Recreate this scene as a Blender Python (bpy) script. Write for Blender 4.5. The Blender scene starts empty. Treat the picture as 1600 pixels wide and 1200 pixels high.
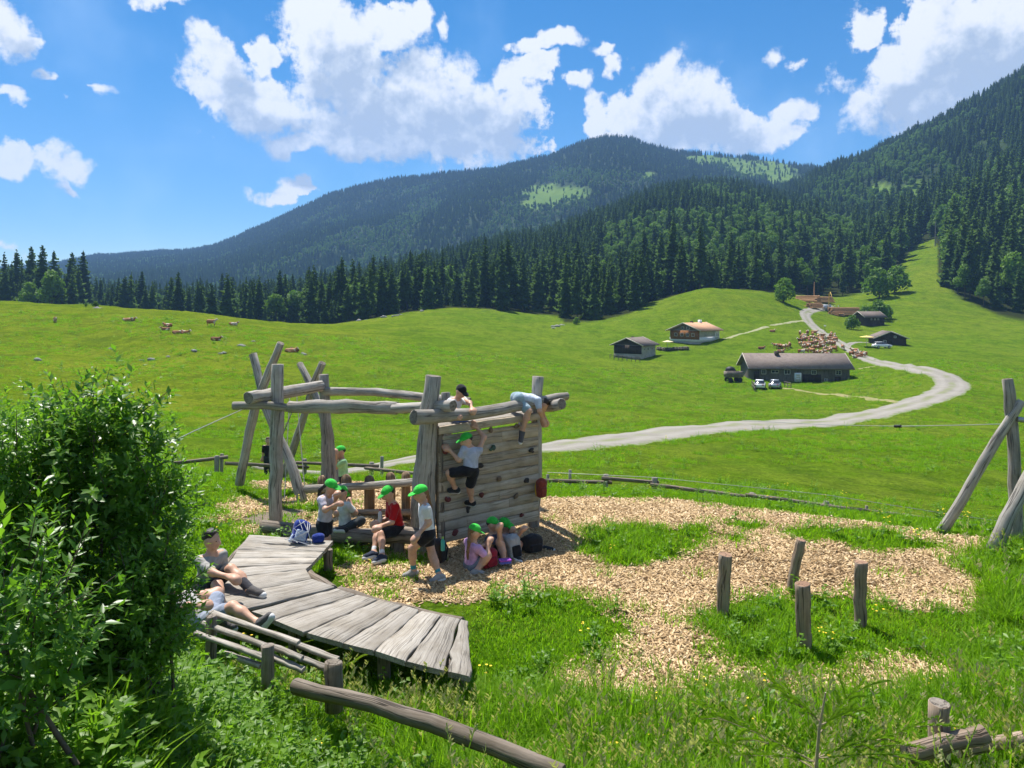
import bpy, bmesh, math, random
import numpy as np
from mathutils import Vector, Matrix, Euler
R = math.radians
rng = np.random.default_rng(7)
random.seed(7)
sc = bpy.context.scene
COL = sc.collection
# ------------------------------------------------------------------ camera
F = 1200.0          # focal length in photo pixels (1600 wide)
CZ = 3.95           # eye height above the playground level (z = 0)
HY = 480.0          # photo row of the horizon
cam_d = bpy.data.cameras.new('camera')
cam = bpy.data.objects.new('camera', cam_d); COL.objects.link(cam)
cam.location = (0, 0, CZ); cam.rotation_euler = (R(90), 0, 0)
cam_d.sensor_width = 36.0; cam_d.lens = 36.0 * F / 1600.0
cam_d.shift_y = -(600 - HY) / 1600.0
cam_d.clip_start = 0.05; cam_d.clip_end = 30000
sc.camera = cam
def P(px, py, d): return Vector(((px - 800) / F * d, d, CZ - (py - HY) / F * d))
def G(px, py, z=0.0):
    d = (CZ - z) * F / (py - HY); return P(px, py, d)
# ------------------------------------------------------------------ exposure
sc.view_settings.view_transform = 'Standard'; sc.view_settings.look = 'None'
sc.view_settings.exposure = EXPOSURE = 1.42; sc.view_settings.gamma = 1.0
sc.view_settings.use_curve_mapping = False
sc.render.engine = 'CYCLES'
sc.cycles.max_bounces = 4; sc.cycles.diffuse_bounces = 3; sc.cycles.glossy_bounces = 2
sc.cycles.transmission_bounces = 4; sc.cycles.transparent_max_bounces = 8; sc.cycles.volume_bounces = 1
sc.cycles.use_denoising = True; sc.cycles.use_adaptive_sampling = True; sc.cycles.adaptive_threshold = 0.02
sc.cycles.caustics_reflective = False; sc.cycles.caustics_refractive = False
sc.cycles.sample_clamp_indirect = 6.0
# ------------------------------------------------------------------ sun
SUN_DIR = Vector((-0.215, 0.395, 0.893)).normalized()      # towards the sun
SUN_EL = math.asin(SUN_DIR.z); SUN_AZ = math.atan2(SUN_DIR.x, SUN_DIR.y)
sl = bpy.data.lights.new('sun', 'SUN'); sl.energy = 3.25; sl.angle = R(0.53); sl.color = (1.0, 0.96, 0.90)
so = bpy.data.objects.new('sun', sl); COL.objects.link(so)
so.rotation_euler = (-SUN_DIR).to_track_quat('-Z', 'Y').to_euler()
so.location = (-20, 30, 80)
# ------------------------------------------------------------------ node helpers
class NT:
    def __init__(s, tree): s.t = tree; s.n = tree.nodes; s.l = tree.links
    def node(s, typ, **kw):
        nd = s.n.new(typ)
        for k, v in kw.items():
            if k in ('ins',):
                for kk, vv in v.items(): s.set(nd, kk, vv)
            else: setattr(nd, k, v)
        return nd
    def set(s, nd, key, v):
        sock = nd.inputs[key]
        if isinstance(v, bpy.types.NodeSocket): s.l.new(v, sock)
        elif isinstance(v, bpy.types.Node): s.l.new(v.outputs[0], sock)
        else: sock.default_value = v
    def math(s, op, a, b=None, c=None, clamp=False):
        nd = s.n.new('ShaderNodeMath'); nd.operation = op; nd.use_clamp = clamp
        for i, v in enumerate((a, b, c)):
            if v is not None: s.set(nd, i, v)
        return nd.outputs[0]
    def vmath(s, op, a, b=None, c=None):
        nd = s.n.new('ShaderNodeVectorMath'); nd.operation = op
        for i, v in enumerate((a, b, c)):
            if v is None: continue
            if op == 'SCALE' and i == 1: s.set(nd, 'Scale', v)
            else: s.set(nd, i, v)
        return nd.outputs['Value'] if op in ('LENGTH', 'DOT_PRODUCT', 'DISTANCE') else nd.outputs[0]
    def noise(s, vec, scale, detail=4, rough=0.5, dim='3D', out=0, dist=0.0):
        nd = s.n.new('ShaderNodeTexNoise'); nd.noise_dimensions = dim
        if vec is not None: s.set(nd, 'Vector', vec)
        s.set(nd, 'Scale', scale); s.set(nd, 'Detail', detail); s.set(nd, 'Roughness', rough); s.set(nd, 'Distortion', dist)
        return nd.outputs[out]
    def mix(s, f, a, b, blend='MIX'):
        nd = s.n.new('ShaderNodeMix'); nd.data_type = 'RGBA'; nd.blend_type = blend; nd.clamp_factor = True
        for k, v in ((0, f), (6, a), (7, b)):
            if isinstance(v, tuple) and len(v) == 3: v = v + (1,)
            s.set(nd, k, v)
        return nd.outputs[2]
    def ramp(s, fac, stops, interp='LINEAR'):
        nd = s.n.new('ShaderNodeValToRGB'); s.set(nd, 0, fac); cr = nd.color_ramp; cr.interpolation = interp
        while len(cr.elements) < len(stops): cr.elements.new(0.5)
        for e, (p, c) in zip(cr.elements, stops):
            e.position = p
            if not isinstance(c, (tuple, list)): c = (c, c, c)
            e.color = tuple(c) + (1,) if len(c) == 3 else c
        return nd.outputs[0]
    def smooth(s, v, a, b):
        nd = s.n.new('ShaderNodeMapRange'); nd.interpolation_type = 'SMOOTHSTEP'
        s.set(nd, 0, v); s.set(nd, 1, a); s.set(nd, 2, b); s.set(nd, 3, 0.0); s.set(nd, 4, 1.0)
        return nd.outputs[0]
    def attr(s, name, out='Fac'):
        nd = s.n.new('ShaderNodeAttribute'); nd.attribute_name = name
        return nd.outputs[out]
# ------------------------------------------------------------------ world: sky with cumulus
def px_dir(px, py):
    a = math.atan((px - 800) / F); e = math.atan((HY - py) / F * math.cos(a)); return a, e
w = bpy.data.worlds.new('World'); sc.world = w; w.use_nodes = True
w.cycles.sampling_method = 'NONE'      # an even sky needs no importance map
T = NT(w.node_tree); T.n.clear()
sky = T.node('ShaderNodeTexSky', sky_type='NISHITA', sun_disc=False, sun_elevation=SUN_EL, sun_rotation=SUN_AZ, altitude=900.0, air_density=1.0, dust_density=0.0, ozone_density=3.0)
geo = T.node('ShaderNodeTexCoord')
sep = T.node('ShaderNodeSeparateXYZ', ins={0: geo.outputs['Generated']})
az = T.math('ARCTAN2', sep.outputs[0], sep.outputs[1])
el = T.math('ARCSINE', sep.outputs[2])
comb = T.node('ShaderNodeCombineXYZ', ins={0: az, 1: el, 2: 0.0}).outputs[0]
# cumulus seen in the photograph, as lobes (photo px): x, y, rx, ry
CLOUDS = [
 (342,100,44,62),(330,140,34,50),(405,170,85,55),(412,90,26,28),(500,70,62,70),(478,28,32,34),(540,110,90,80),(600,45,58,40),
 (650,36,22,22),(650,160,130,84),(720,120,50,46),(775,170,58,66),(590,205,190,52),(720,222,120,40),(462,222,74,26),
 (428,312,44,16),(475,297,36,18),
 (850,60,44,18),(832,106,36,30),(885,125,36,15),(932,78,22,16),(948,108,24,18),(802,118,20,22),(790,150,26,18),
 (1045,165,66,64),(1085,152,60,50),(985,185,56,46),(925,172,26,34),(1130,185,66,48),(1080,208,120,30),(1205,215,84,22),(1240,178,52,22),(1042,108,22,20),
 (1345,40,40,34),(1228,98,15,10),(1199,84,9,9),
 (1490,55,95,80),(1590,60,150,120),(1420,128,110,62),(1340,158,34,28),(1500,140,120,52),(1395,92,46,40),
 (8,45,52,48),(44,80,30,18),(20,245,66,34),(80,264,50,22),(100,293,26,8),(75,132,36,10),(3,145,26,14),(105,160,12,10),(148,152,16,7),(18,385,36,9),
 (258,8,48,18),(560,-26,80,16),(694,55,13,20),
]
def cloud_field(p, lobes, grow, k):
    acc = None
    for (cx, cy, rx, ry) in lobes:
        a, e = px_dir(cx, cy); a2 = rx * grow / F * math.cos(a) ** 2; e2 = ry * grow / F * math.cos(e) ** 2 * math.cos(a)
        q = T.vmath('MULTIPLY_ADD', p, (1 / a2, 1 / e2, 0.0), (-a / a2, -e / e2, 0.0))
        ln = T.vmath('LENGTH', q)
        sz = min(1.0, (rx * ry) ** 0.5 / 26.0)                      # small puffs stay thin
        v = T.math('MULTIPLY_ADD', ln, -sz, sz)
        acc = v if acc is None else (T.math('SMOOTH_MAX', acc, v, k) if k else T.math('MAXIMUM', acc, v))
    return acc
HAZE_DENSITY = 0.00016
CLOUD_GAIN = 0.395
skyk = 0.050
def cloudy(lobed):
    """sky colour with clouds; lobed: with the clouds of the photograph, else only scattered ones of the same kind"""
    gen = T.math('MULTIPLY_ADD', T.noise(geo.outputs['Generated'], 3.2, 2, 0.5), 4.2, -2.18)
    if lobed:
        w1 = T.vmath('SUBTRACT', T.noise(comb, 8.0, 4, 0.6, '2D', out=1), (0.5, 0.5, 0.5))
        pw = T.vmath('MULTIPLY_ADD', w1, (0.085, 0.075, 0.0), comb)
        gen = T.math('SUBTRACT', gen, T.math('MULTIPLY', inframe, 6.0))
        base = T.math('MAXIMUM', T.math('MAXIMUM', cloud_field(pw, CLOUDS, 1.10, 0.06), gen), -1.0)
        big = [c for c in CLOUDS if c[2] * c[3] > 1500]
        inner = T.math('MAXIMUM', cloud_field(T.vmath('ADD', pw, (-0.016, 0.040, 0.0)), big, 1.05, 0.0), gen)   # depth of cloud towards the sun
    else: base = inner = gen
    na = T.noise(comb, 22.0, 9, 0.64, '2D')                                    # puffs
    nb = T.noise(T.vmath('ADD', comb, (-0.009, 0.015, 0.0)), 22.0, 6, 0.60, '2D')      # the same, one step sunwards
    dens = T.math('MULTIPLY_ADD', na, 2.0, T.math('SUBTRACT', base, 0.98))
    alpha = T.math('POWER', T.smooth(dens, 0.0, T.math('MULTIPLY_ADD', T.noise(comb, 11.0, 2, 0.5, '2D'), 0.95, -0.06)), 0.85)
    shade = T.math('ADD', T.math('MULTIPLY', T.smooth(inner, -0.34, 0.90), 1.15), T.math('MULTIPLY', T.math('SUBTRACT', nb, na), 2.1))
    shade = T.math('ADD', shade, T.math('MULTIPLY_ADD', T.noise(comb, 7.0, 3, 0.5, '2D'), 0.9, -0.50))
    ccol = T.ramp(shade, [(0.02, (1.0, 1.0, 1.0)), (0.30, (0.90, 0.92, 0.95)), (0.58, (0.69, 0.75, 0.82)), (1.0, (0.48, 0.56, 0.67))])
    veil = T.math('MULTIPLY', T.smooth(T.noise(comb, 3.2, 5, 0.55, '2D'), 0.50, 0.80), 0.20)
    skyc = T.vmath('SCALE', sky.outputs[0], skyk)
    hs = T.node('ShaderNodeHueSaturation', ins={'Color': skyc, 'Saturation': 1.42, 'Value': 0.90, 'Hue': 0.497})
    skyv = T.mix(veil, hs.outputs[0], (0.34, 0.44, 0.56))
    return T.node('ShaderNodeBackground', ins={'Color': T.mix(alpha, skyv, T.vmath('SCALE', ccol, CLOUD_GAIN)), 'Strength': 1.0})
inframe = T.math('MULTIPLY', T.smooth(T.math('ABSOLUTE', az), 0.95, 0.70), T.smooth(el, 0.52, 0.42))
bg = T.node('ShaderNodeMixShader', ins={0: T.math('GREATER_THAN', inframe, 0.0), 1: cloudy(False), 2: cloudy(True)})
wo = T.node('ShaderNodeOutputWorld', ins={0: bg})
# ------------------------------------------------------------------ utilities
def obj(name, me, parent=None, mat=None, **props):
    o = bpy.data.objects.new(name, me); COL.objects.link(o)
    if parent is not None: o.parent = parent
    if mat is not None and me is not None and not me.materials:
        for m in (mat if isinstance(mat, (list, tuple)) else [mat]): me.materials.append(m)
    for k, v in props.items(): o[k] = v
    return o
def thing(name, label, cat, loc=(0, 0, 0), rz=0.0, group=None):
    o = bpy.data.objects.new(name, None); COL.objects.link(o); o.location = loc; o.rotation_euler = (0, 0, rz)
    o.empty_display_size = 0.1
    o['label'] = label; o['category'] = cat
    if group: o['group'] = group
    return o
def tag(o, label, cat, group=None):
    o['label'] = label; o['category'] = cat
    if group: o['group'] = group
    return o
def copy_tree(o, parent=None):
    c = o.copy(); COL.objects.link(c)
    if parent is not None: c.parent = parent
    for ch in o.children: copy_tree(ch, c)
    return c
def mesh_np(name, V, Fc, smooth=False, attrs=None, mat_idx=None):
    """V (n,3); Fc: array (m,k) of one polygon size, or list of such arrays"""
    me = bpy.data.meshes.new(name); V = np.asarray(V, np.float32)
    Fl = [np.asarray(f, np.int32) for f in (Fc if isinstance(Fc, list) else [Fc]) if len(f)]
    me.vertices.add(len(V)); me.vertices.foreach_set('co', V.ravel())
    tot = sum(f.size for f in Fl); npoly = sum(len(f) for f in Fl)
    me.loops.add(tot); me.loops.foreach_set('vertex_index', np.concatenate([f.ravel() for f in Fl]))
    me.polygons.add(npoly)
    ls = np.concatenate([np.full(len(f), f.shape[1], np.int32) for f in Fl])
    st = np.concatenate([[0], np.cumsum(ls)[:-1]]).astype(np.int32)
    me.polygons.foreach_set('loop_start', st)
    if smooth: me.polygons.foreach_set('use_smooth', np.ones(npoly, bool))
    if mat_idx is not None: me.polygons.foreach_set('material_index', np.asarray(mat_idx, np.int32))
    me.update(calc_edges=True)
    if attrs:
        for k, a in attrs.items():
            a = np.asarray(a, np.float32)
            if a.ndim == 1: at = me.attributes.new(k, 'FLOAT', 'POINT'); at.data.foreach_set('value', a)
            else: at = me.attributes.new(k, 'FLOAT_VECTOR', 'POINT'); at.data.foreach_set('vector', a.ravel())
    return me
class MB:
    """collects pieces of one mesh"""
    def __init__(s): s.V = []; s.Q = []; s.Tq = []; s.n = 0; s.W = []; s.mq = []; s.mt = []; s.ng = []
    def add(s, V, quads=None, tris=None, w=None, mi=0):
        V = np.asarray(V, float)
        if quads is not None and len(quads): s.Q.append(np.asarray(quads) + s.n); s.mq += [mi] * len(quads)
        if tris is not None and len(tris): s.Tq.append(np.asarray(tris) + s.n); s.mt += [mi] * len(tris)
        s.V.append(V); s.W.append(np.asarray(w, float) if w is not None else V.copy()); s.n += len(V)
    def box(s, c, size, rot=None, mi=0, off=None):
        sx, sy, sz = [v / 2 for v in size]
        L = np.array([(x, y, z) for x in (-sx, sx) for y in (-sy, sy) for z in (-sz, sz)])
        M = np.array(rot) if rot is not None else np.eye(3)
        s.add(L @ M.T + np.array(c), [(0,1,3,2),(4,6,7,5),(0,4,5,1),(2,3,7,6),(0,2,6,4),(1,5,7,3)], w=L + (np.array(off) if off is not None else 0), mi=mi)
    def tube(s, pts, rad, seg=8, cap=True, mi=0, off=0.0, wob=0.0, seed=0, mi_cap=None):
        pts = [np.array(p, float) for p in pts]; n = len(pts)
        rad = [rad] * n if np.isscalar(rad) else list(rad)
        tng = [pts[min(i + 1, n - 1)] - pts[max(i - 1, 0)] for i in range(n)]
        tng = [t / (np.linalg.norm(t) + 1e-9) for t in tng]
        up = np.array([0, 0, 1.0]) if abs(tng[0][2]) < 0.9 else np.array([1.0, 0, 0])
        a = np.cross(tng[0], up); a /= np.linalg.norm(a)
        rr = np.random.default_rng(seed + 11)
        V = []; W = []; al = 0.0
        ph = rr.uniform(0, 6.28, 4)
        for i in range(n):
            if i: al += np.linalg.norm(pts[i] - pts[i - 1])
            a = a - tng[i] * np.dot(a, tng[i]); a /= np.linalg.norm(a); b = np.cross(tng[i], a)
            for k in range(seg):
                t = 2 * math.pi * k / seg
                r = rad[i] * (1 + wob * (math.sin(3 * t + ph[0] + al * 1.3) * .35 + math.sin(2 * t + ph[1] - al * 2.1) * .5 + rr.normal() * .22))
                V.append(pts[i] + (a * math.cos(t) + b * math.sin(t)) * r)
                W.append((math.cos(t) * rad[i] + off, math.sin(t) * rad[i] + off * .37, al + off * 3))
        Q = [(i * seg + k, i * seg + (k + 1) % seg, (i + 1) * seg + (k + 1) % seg, (i + 1) * seg + k) for i in range(n - 1) for k in range(seg)]
        s.add(V, Q, w=W, mi=mi)
        if cap:
            for i, sgn in ((0, -1), (n - 1, 1)):
                ring = np.array(V[i * seg:(i + 1) * seg]); c = ring.mean(0) + tng[i] * sgn * rad[i] * 0.05
                VV = np.vstack([ring, c]); wr = np.array(W[i * seg:(i + 1) * seg]); wc = np.vstack([wr, wr.mean(0)])
                tr = [(k, (k + 1) % seg, seg) if sgn > 0 else ((k + 1) % seg, k, seg) for k in range(seg)]
                s.add(VV, None, tr, w=wc, mi=mi if mi_cap is None else mi_cap)
    def build(s, name, mat=None, parent=None, smooth=False, attrs=None, **props):
        if not s.V: return None
        Fl = [np.vstack(a) for a in (s.Q, s.Tq) if a]
        at = {'wc': np.vstack(s.W)}
        if attrs: at.update(attrs)
        me = mesh_np(name, np.vstack(s.V), Fl, smooth, at, (s.mq + s.mt) if (any(s.mq) or any(s.mt)) else None)
        return obj(name, me, parent, mat, **props)
# value noise -------------------------------------------------------
_tab = np.random.default_rng(3).random((256, 256))
def vnoise(x, y):
    xi = np.floor(x).astype(int); yi = np.floor(y).astype(int); fx = x - xi; fy = y - yi
    fx = fx * fx * (3 - 2 * fx); fy = fy * fy * (3 - 2 * fy)
    g = lambda a, b: _tab[a & 255, b & 255]
    return (g(xi, yi) * (1 - fx) + g(xi + 1, yi) * fx) * (1 - fy) + (g(xi, yi + 1) * (1 - fx) + g(xi + 1, yi + 1) * fx) * fy
def fbm(x, y, o=4):
    s = 0; a = 0.5; t = 0
    for k in range(o):
        s = s + a * vnoise(x * 2 ** k + 17.3 * k, y * 2 ** k - 9.1 * k); t += a; a *= 0.5
    return s / t - 0.5
# SDF + surface nets --------------------------------------------------
class SDF:
    def __init__(s, k=0.02): s.pr = []; s.k = k; s.cut = []; s.sub = []
    def cap(s, a, b, ra, rb=None): s.pr.append(('c', np.array(a, float), np.array(b, float), ra, ra if rb is None else rb)); return s
    def ell(s, c, r, M=None): s.pr.append(('e', np.array(c, float), np.array(r, float) * np.ones(3), np.eye(3) if M is None else np.array(M, float), 0)); return s
    def box(s, c, h, rr=0.02, M=None): s.pr.append(('b', np.array(c, float), np.array(h, float), np.eye(3) if M is None else np.array(M, float), rr)); return s
    def plane(s, p, n): n = np.array(n, float); s.cut.append((np.array(p, float), n / np.linalg.norm(n))); return s     # keeps the side away from n
    def hole(s, c, r, M=None): s.sub.append((np.array(c, float), np.array(r, float) * np.ones(3), np.eye(3) if M is None else np.array(M, float))); return s
    @staticmethod
    def _d(p, X):
        if p[0] == 'c':
            a, b, ra, rb = p[1:]; ab = b - a; t = np.clip(((X - a) @ ab) / (ab @ ab + 1e-12), 0, 1)
            return np.linalg.norm(X - a - t[..., None] * ab, axis=-1) - (ra + (rb - ra) * t)
        if p[0] == 'e':
            L = (X - p[1]) @ p[3]; r = p[2]
            k0 = np.linalg.norm(L / r, axis=-1); k1 = np.linalg.norm(L / (r * r), axis=-1) + 1e-9
            return k0 * (k0 - 1) / k1
        L = np.abs((X - p[1]) @ p[3]) - (p[2] - p[4])
        return np.linalg.norm(np.maximum(L, 0), axis=-1) + np.minimum(L.max(-1), 0) - p[4]
    def bounds(s):
        lo = np.full(3, 1e9); hi = -lo
        for p in s.pr:
            if p[0] == 'c':
                r = max(p[3], p[4]); lo = np.minimum(lo, np.minimum(p[1], p[2]) - r); hi = np.maximum(hi, np.maximum(p[1], p[2]) + r)
            else:
                r = np.linalg.norm(p[2]) if p[0] == 'b' else max(p[2]); lo = np.minimum(lo, p[1] - r); hi = np.maximum(hi, p[1] + r)
        return lo, hi
    def mesh(s, h, noise=0.0):
        lo, hi = s.bounds(); lo = lo - 3 * h; hi = hi + 3 * h
        N = np.ceil((hi - lo) / h).astype(int) + 1
        ax = [lo[i] + h * np.arange(N[i]) for i in range(3)]
        D = np.full(N, 1e3, np.float32); S = np.zeros(N, np.float32)
        k = s.k
        for p in s.pr:                      # each primitive only near itself
            q = SDF(); q.pr = [p]; l, u = q.bounds(); m = 6 * k + 2 * h
            i0 = np.maximum(((l - m - lo) / h).astype(int), 0); i1 = np.minimum(((u + m - lo) / h).astype(int) + 2, N)
            X = np.stack(np.meshgrid(*[ax[j][i0[j]:i1[j]] for j in range(3)], indexing='ij'), -1)
            S[i0[0]:i1[0], i0[1]:i1[1], i0[2]:i1[2]] += np.exp(-np.clip(s._d(p, X) / k, -60, 60))
        D = np.where(S > 1e-20, -k * np.log(np.maximum(S, 1e-20)), 1.0)
        if s.cut or s.sub or noise:
            X = np.stack(np.meshgrid(*ax, indexing='ij'), -1)
            for c, n in s.cut: D = np.maximum(D, (X - c) @ n)
            for c, r, M in s.sub: D = np.maximum(D, -s._d(('e', c, r, M, 0), X))
            if noise: D = D + noise * (np.sin(X[..., 0] * 31 + X[..., 2] * 17) * np.sin(X[..., 1] * 27 - X[..., 2] * 21) + .6 * np.sin(X[..., 0] * 61 - X[..., 1] * 47 + 2) * np.sin(X[..., 2] * 53))
        return surface_nets(D, lo, h)
def surface_nets(D, lo, h):
    ins = D < 0
    n = np.array(D.shape)
    c = [ins[i:n[0] - 1 + i, j:n[1] - 1 + j, k:n[2] - 1 + k] for i in (0, 1) for j in (0, 1) for k in (0, 1)]
    cnt = sum(x.astype(np.int8) for x in c); act = (cnt > 0) & (cnt < 8)
    idx = np.full(act.shape, -1, np.int64); cells = np.argwhere(act); idx[act] = np.arange(len(cells))
    pos = np.zeros((len(cells), 3)); wt = np.zeros(len(cells))
    val = [D[cells[:, 0] + i, cells[:, 1] + j, cells[:, 2] + k] for i in (0, 1) for j in (0, 1) for k in (0, 1)]
    cor = np.array([(i, j, k) for i in (0, 1) for j in (0, 1) for k in (0, 1)], float)
    for a in range(8):
        for b in range(a + 1, 8):
            if np.abs(cor[a] - cor[b]).sum() == 1:
                m = (val[a] < 0) != (val[b] < 0); t = val[a] / (val[a] - val[b] + 1e-20)
                pos += np.where(m[:, None], cor[a] + (cor[b] - cor[a]) * t[:, None], 0); wt += m
    V = lo + h * (cells + pos / wt[:, None])
    Fq = []
    for ax in range(3):
        sl0 = [slice(1, -1)] * 3; sl0[ax] = slice(0, -1); sl1 = list(sl0); sl1[ax] = slice(1, None)
        A = ins[tuple(sl0)]; B = ins[tuple(sl1)]
        e = np.argwhere(A != B); off = np.array([1, 1, 1]); off[ax] = 0; e = e + off
        if not len(e): continue
        u, v = [(1, 2), (2, 0), (0, 1)][ax]
        du = np.zeros(3, int); du[u] = 1; dv = np.zeros(3, int); dv[v] = 1
        g = lambda q: idx[q[:, 0], q[:, 1], q[:, 2]]
        q = np.stack([g(e - du - dv), g(e - dv), g(e), g(e - du)], 1)
        fl = ~ins[e[:, 0], e[:, 1], e[:, 2]]
        # direction: inside at lower side -> outward +axis
        q[~fl] = q[~fl][:, ::-1]
        Fq.append(q)
    Fq = np.vstack(Fq); Fq = Fq[(Fq >= 0).all(1)]
    return V, Fq
def sdf_obj(name, sdf, h, mat, parent=None, noise=0.0, inv=None, **props):
    V, Fq = sdf.mesh(h, noise)
    return obj(name, mesh_np(name, V, Fq, True), parent, mat, **props)
def frame_mat(fwd, up=(0, 0, 1)):
    """columns: x = side, y = forward, z = up"""
    f = np.array(fwd, float); f /= np.linalg.norm(f); u = np.array(up, float)
    x = np.cross(f, u); x /= np.linalg.norm(x); u = np.cross(x, f)
    return np.stack([x, f, u], 1)
def instancer(name, pts, rot, scale, idx, protos, kind='stuff', **props):
    """protos: list of meshes, instanced with geometry nodes; for what nobody could count"""
    pc = bpy.data.collections.new(name + '_kinds')
    for i, me in enumerate(protos):
        pc.objects.link(bpy.data.objects.new('%s_kind_%02d' % (name, i), me))
    pts = np.asarray(pts, np.float32); n = len(pts)
    me = bpy.data.meshes.new(name); me.vertices.add(n); me.vertices.foreach_set('co', pts.ravel())
    rot = np.asarray(rot, np.float32)
    if rot.ndim == 1: rot = np.stack([np.zeros(n), np.zeros(n), rot], 1).astype(np.float32)
    scale = np.asarray(scale, np.float32)
    if scale.ndim == 1: scale = np.repeat(scale[:, None], 3, 1)
    for k, a, ty in (('rot', rot, 'FLOAT_VECTOR'), ('scl', scale, 'FLOAT_VECTOR')):
        at = me.attributes.new(k, ty, 'POINT'); at.data.foreach_set('vector', np.ascontiguousarray(a, np.float32).ravel())
    at = me.attributes.new('pick', 'INT', 'POINT'); at.data.foreach_set('value', np.asarray(idx, np.int32))
    o = obj(name, me, kind=kind, **props)
    ng = bpy.data.node_groups.new(name + '_nodes', 'GeometryNodeTree')
    ng.interface.new_socket('Geometry', in_out='INPUT', socket_type='NodeSocketGeometry')
    ng.interface.new_socket('Geometry', in_out='OUTPUT', socket_type='NodeSocketGeometry')
    N = ng.nodes; L = ng.links
    gi = N.new('NodeGroupInput'); go = N.new('NodeGroupOutput')
    ci = N.new('GeometryNodeCollectionInfo'); ci.inputs['Collection'].default_value = pc; ci.inputs['Separate Children'].default_value = True; ci.inputs['Reset Children'].default_value = True
    ip = N.new('GeometryNodeInstanceOnPoints'); ip.inputs['Pick Instance'].default_value = True
    def na(nm, ty):
        a = N.new('GeometryNodeInputNamedAttribute'); a.data_type = ty; a.inputs['Name'].default_value = nm; return a.outputs['Attribute']
    L.new(gi.outputs[0], ip.inputs['Points']); L.new(ci.outputs[0], ip.inputs['Instance'])
    L.new(na('pick', 'INT'), ip.inputs['Instance Index']); L.new(na('rot', 'FLOAT_VECTOR'), ip.inputs['Rotation']); L.new(na('scl', 'FLOAT_VECTOR'), ip.inputs['Scale'])
    L.new(ip.outputs[0], go.inputs[0])
    md = o.modifiers.new('scatter', 'NODES'); md.node_group = ng
    return o
# materials -----------------------------------------------------------
def new_mat(name):
    m = bpy.data.materials.new(name); m.use_nodes = True; t = NT(m.node_tree); t.n.clear()
    out = t.node('ShaderNodeOutputMaterial'); b = t.node('ShaderNodeBsdfPrincipled'); t.l.new(b.outputs[0], out.inputs[0])
    t.b = b; t.out = out; return m, t
def bump(t, h, strength=0.4, dist=0.02):
    nd = t.node('ShaderNodeBump', ins={'Height': h, 'Strength': strength, 'Distance': dist}); t.set(t.b, 'Normal', nd.outputs[0])
def simple(name, col, rough=0.7, var=0.12, scale=6.0, spec=0.3, metal=0.0, bmp=0.0, bscale=40.0, obrand=0.0):
    m, t = new_mat(name)
    tc = t.node('ShaderNodeTexCoord').outputs['Object']
    n = t.noise(tc, scale, 5, 0.6)
    lo = tuple(c * (1 - var) for c in col); hi = tuple(min(1, c * (1 + var)) for c in col)
    c = t.ramp(n, [(0.3, lo), (0.7, hi)])
    if obrand:
        oi = t.node('ShaderNodeObjectInfo'); c = t.mix(1.0, c, t.ramp(oi.outputs['Random'], [(0, 1 - obrand), (1, 1 + obrand)]), 'MULTIPLY')
    t.set(t.b, 'Base Color', c); t.set(t.b, 'Roughness', rough); t.set(t.b, 'Specular IOR Level', spec); t.set(t.b, 'Metallic', metal)
    if bmp: bump(t, t.noise(tc, bscale, 4, 0.6), bmp, 0.01)
    return m
def leafy(name, c1, c2, trans=0.35, rough=0.55, attr='tint', spec=0.25, c3=None):
    """leaves: per-piece tint from an attribute, some light passes through"""
    m, t = new_mat(name)
    oi = t.node('ShaderNodeObjectInfo')
    f = t.math('ADD', t.math('MULTIPLY', t.attr(attr), 0.50), t.math('MULTIPLY', oi.outputs['Random'], 0.48))
    stops = [(0.1, c1), (0.8, c2)] + ([(1.0, c3)] if c3 else [])
    c = t.ramp(f, stops)
    t.set(t.b, 'Base Color', c); t.set(t.b, 'Roughness', rough); t.set(t.b, 'Specular IOR Level', spec)
    if trans:
        tr = t.node('ShaderNodeBsdfTranslucent', ins={'Color': t.mix(1.0, c, (1.25, 1.35, 0.6), 'MULTIPLY')})
        mx = t.node('ShaderNodeMixShader', ins={0: trans, 1: t.b, 2: tr}); t.l.new(mx.outputs[0], t.out.inputs[0])
    return m
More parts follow.
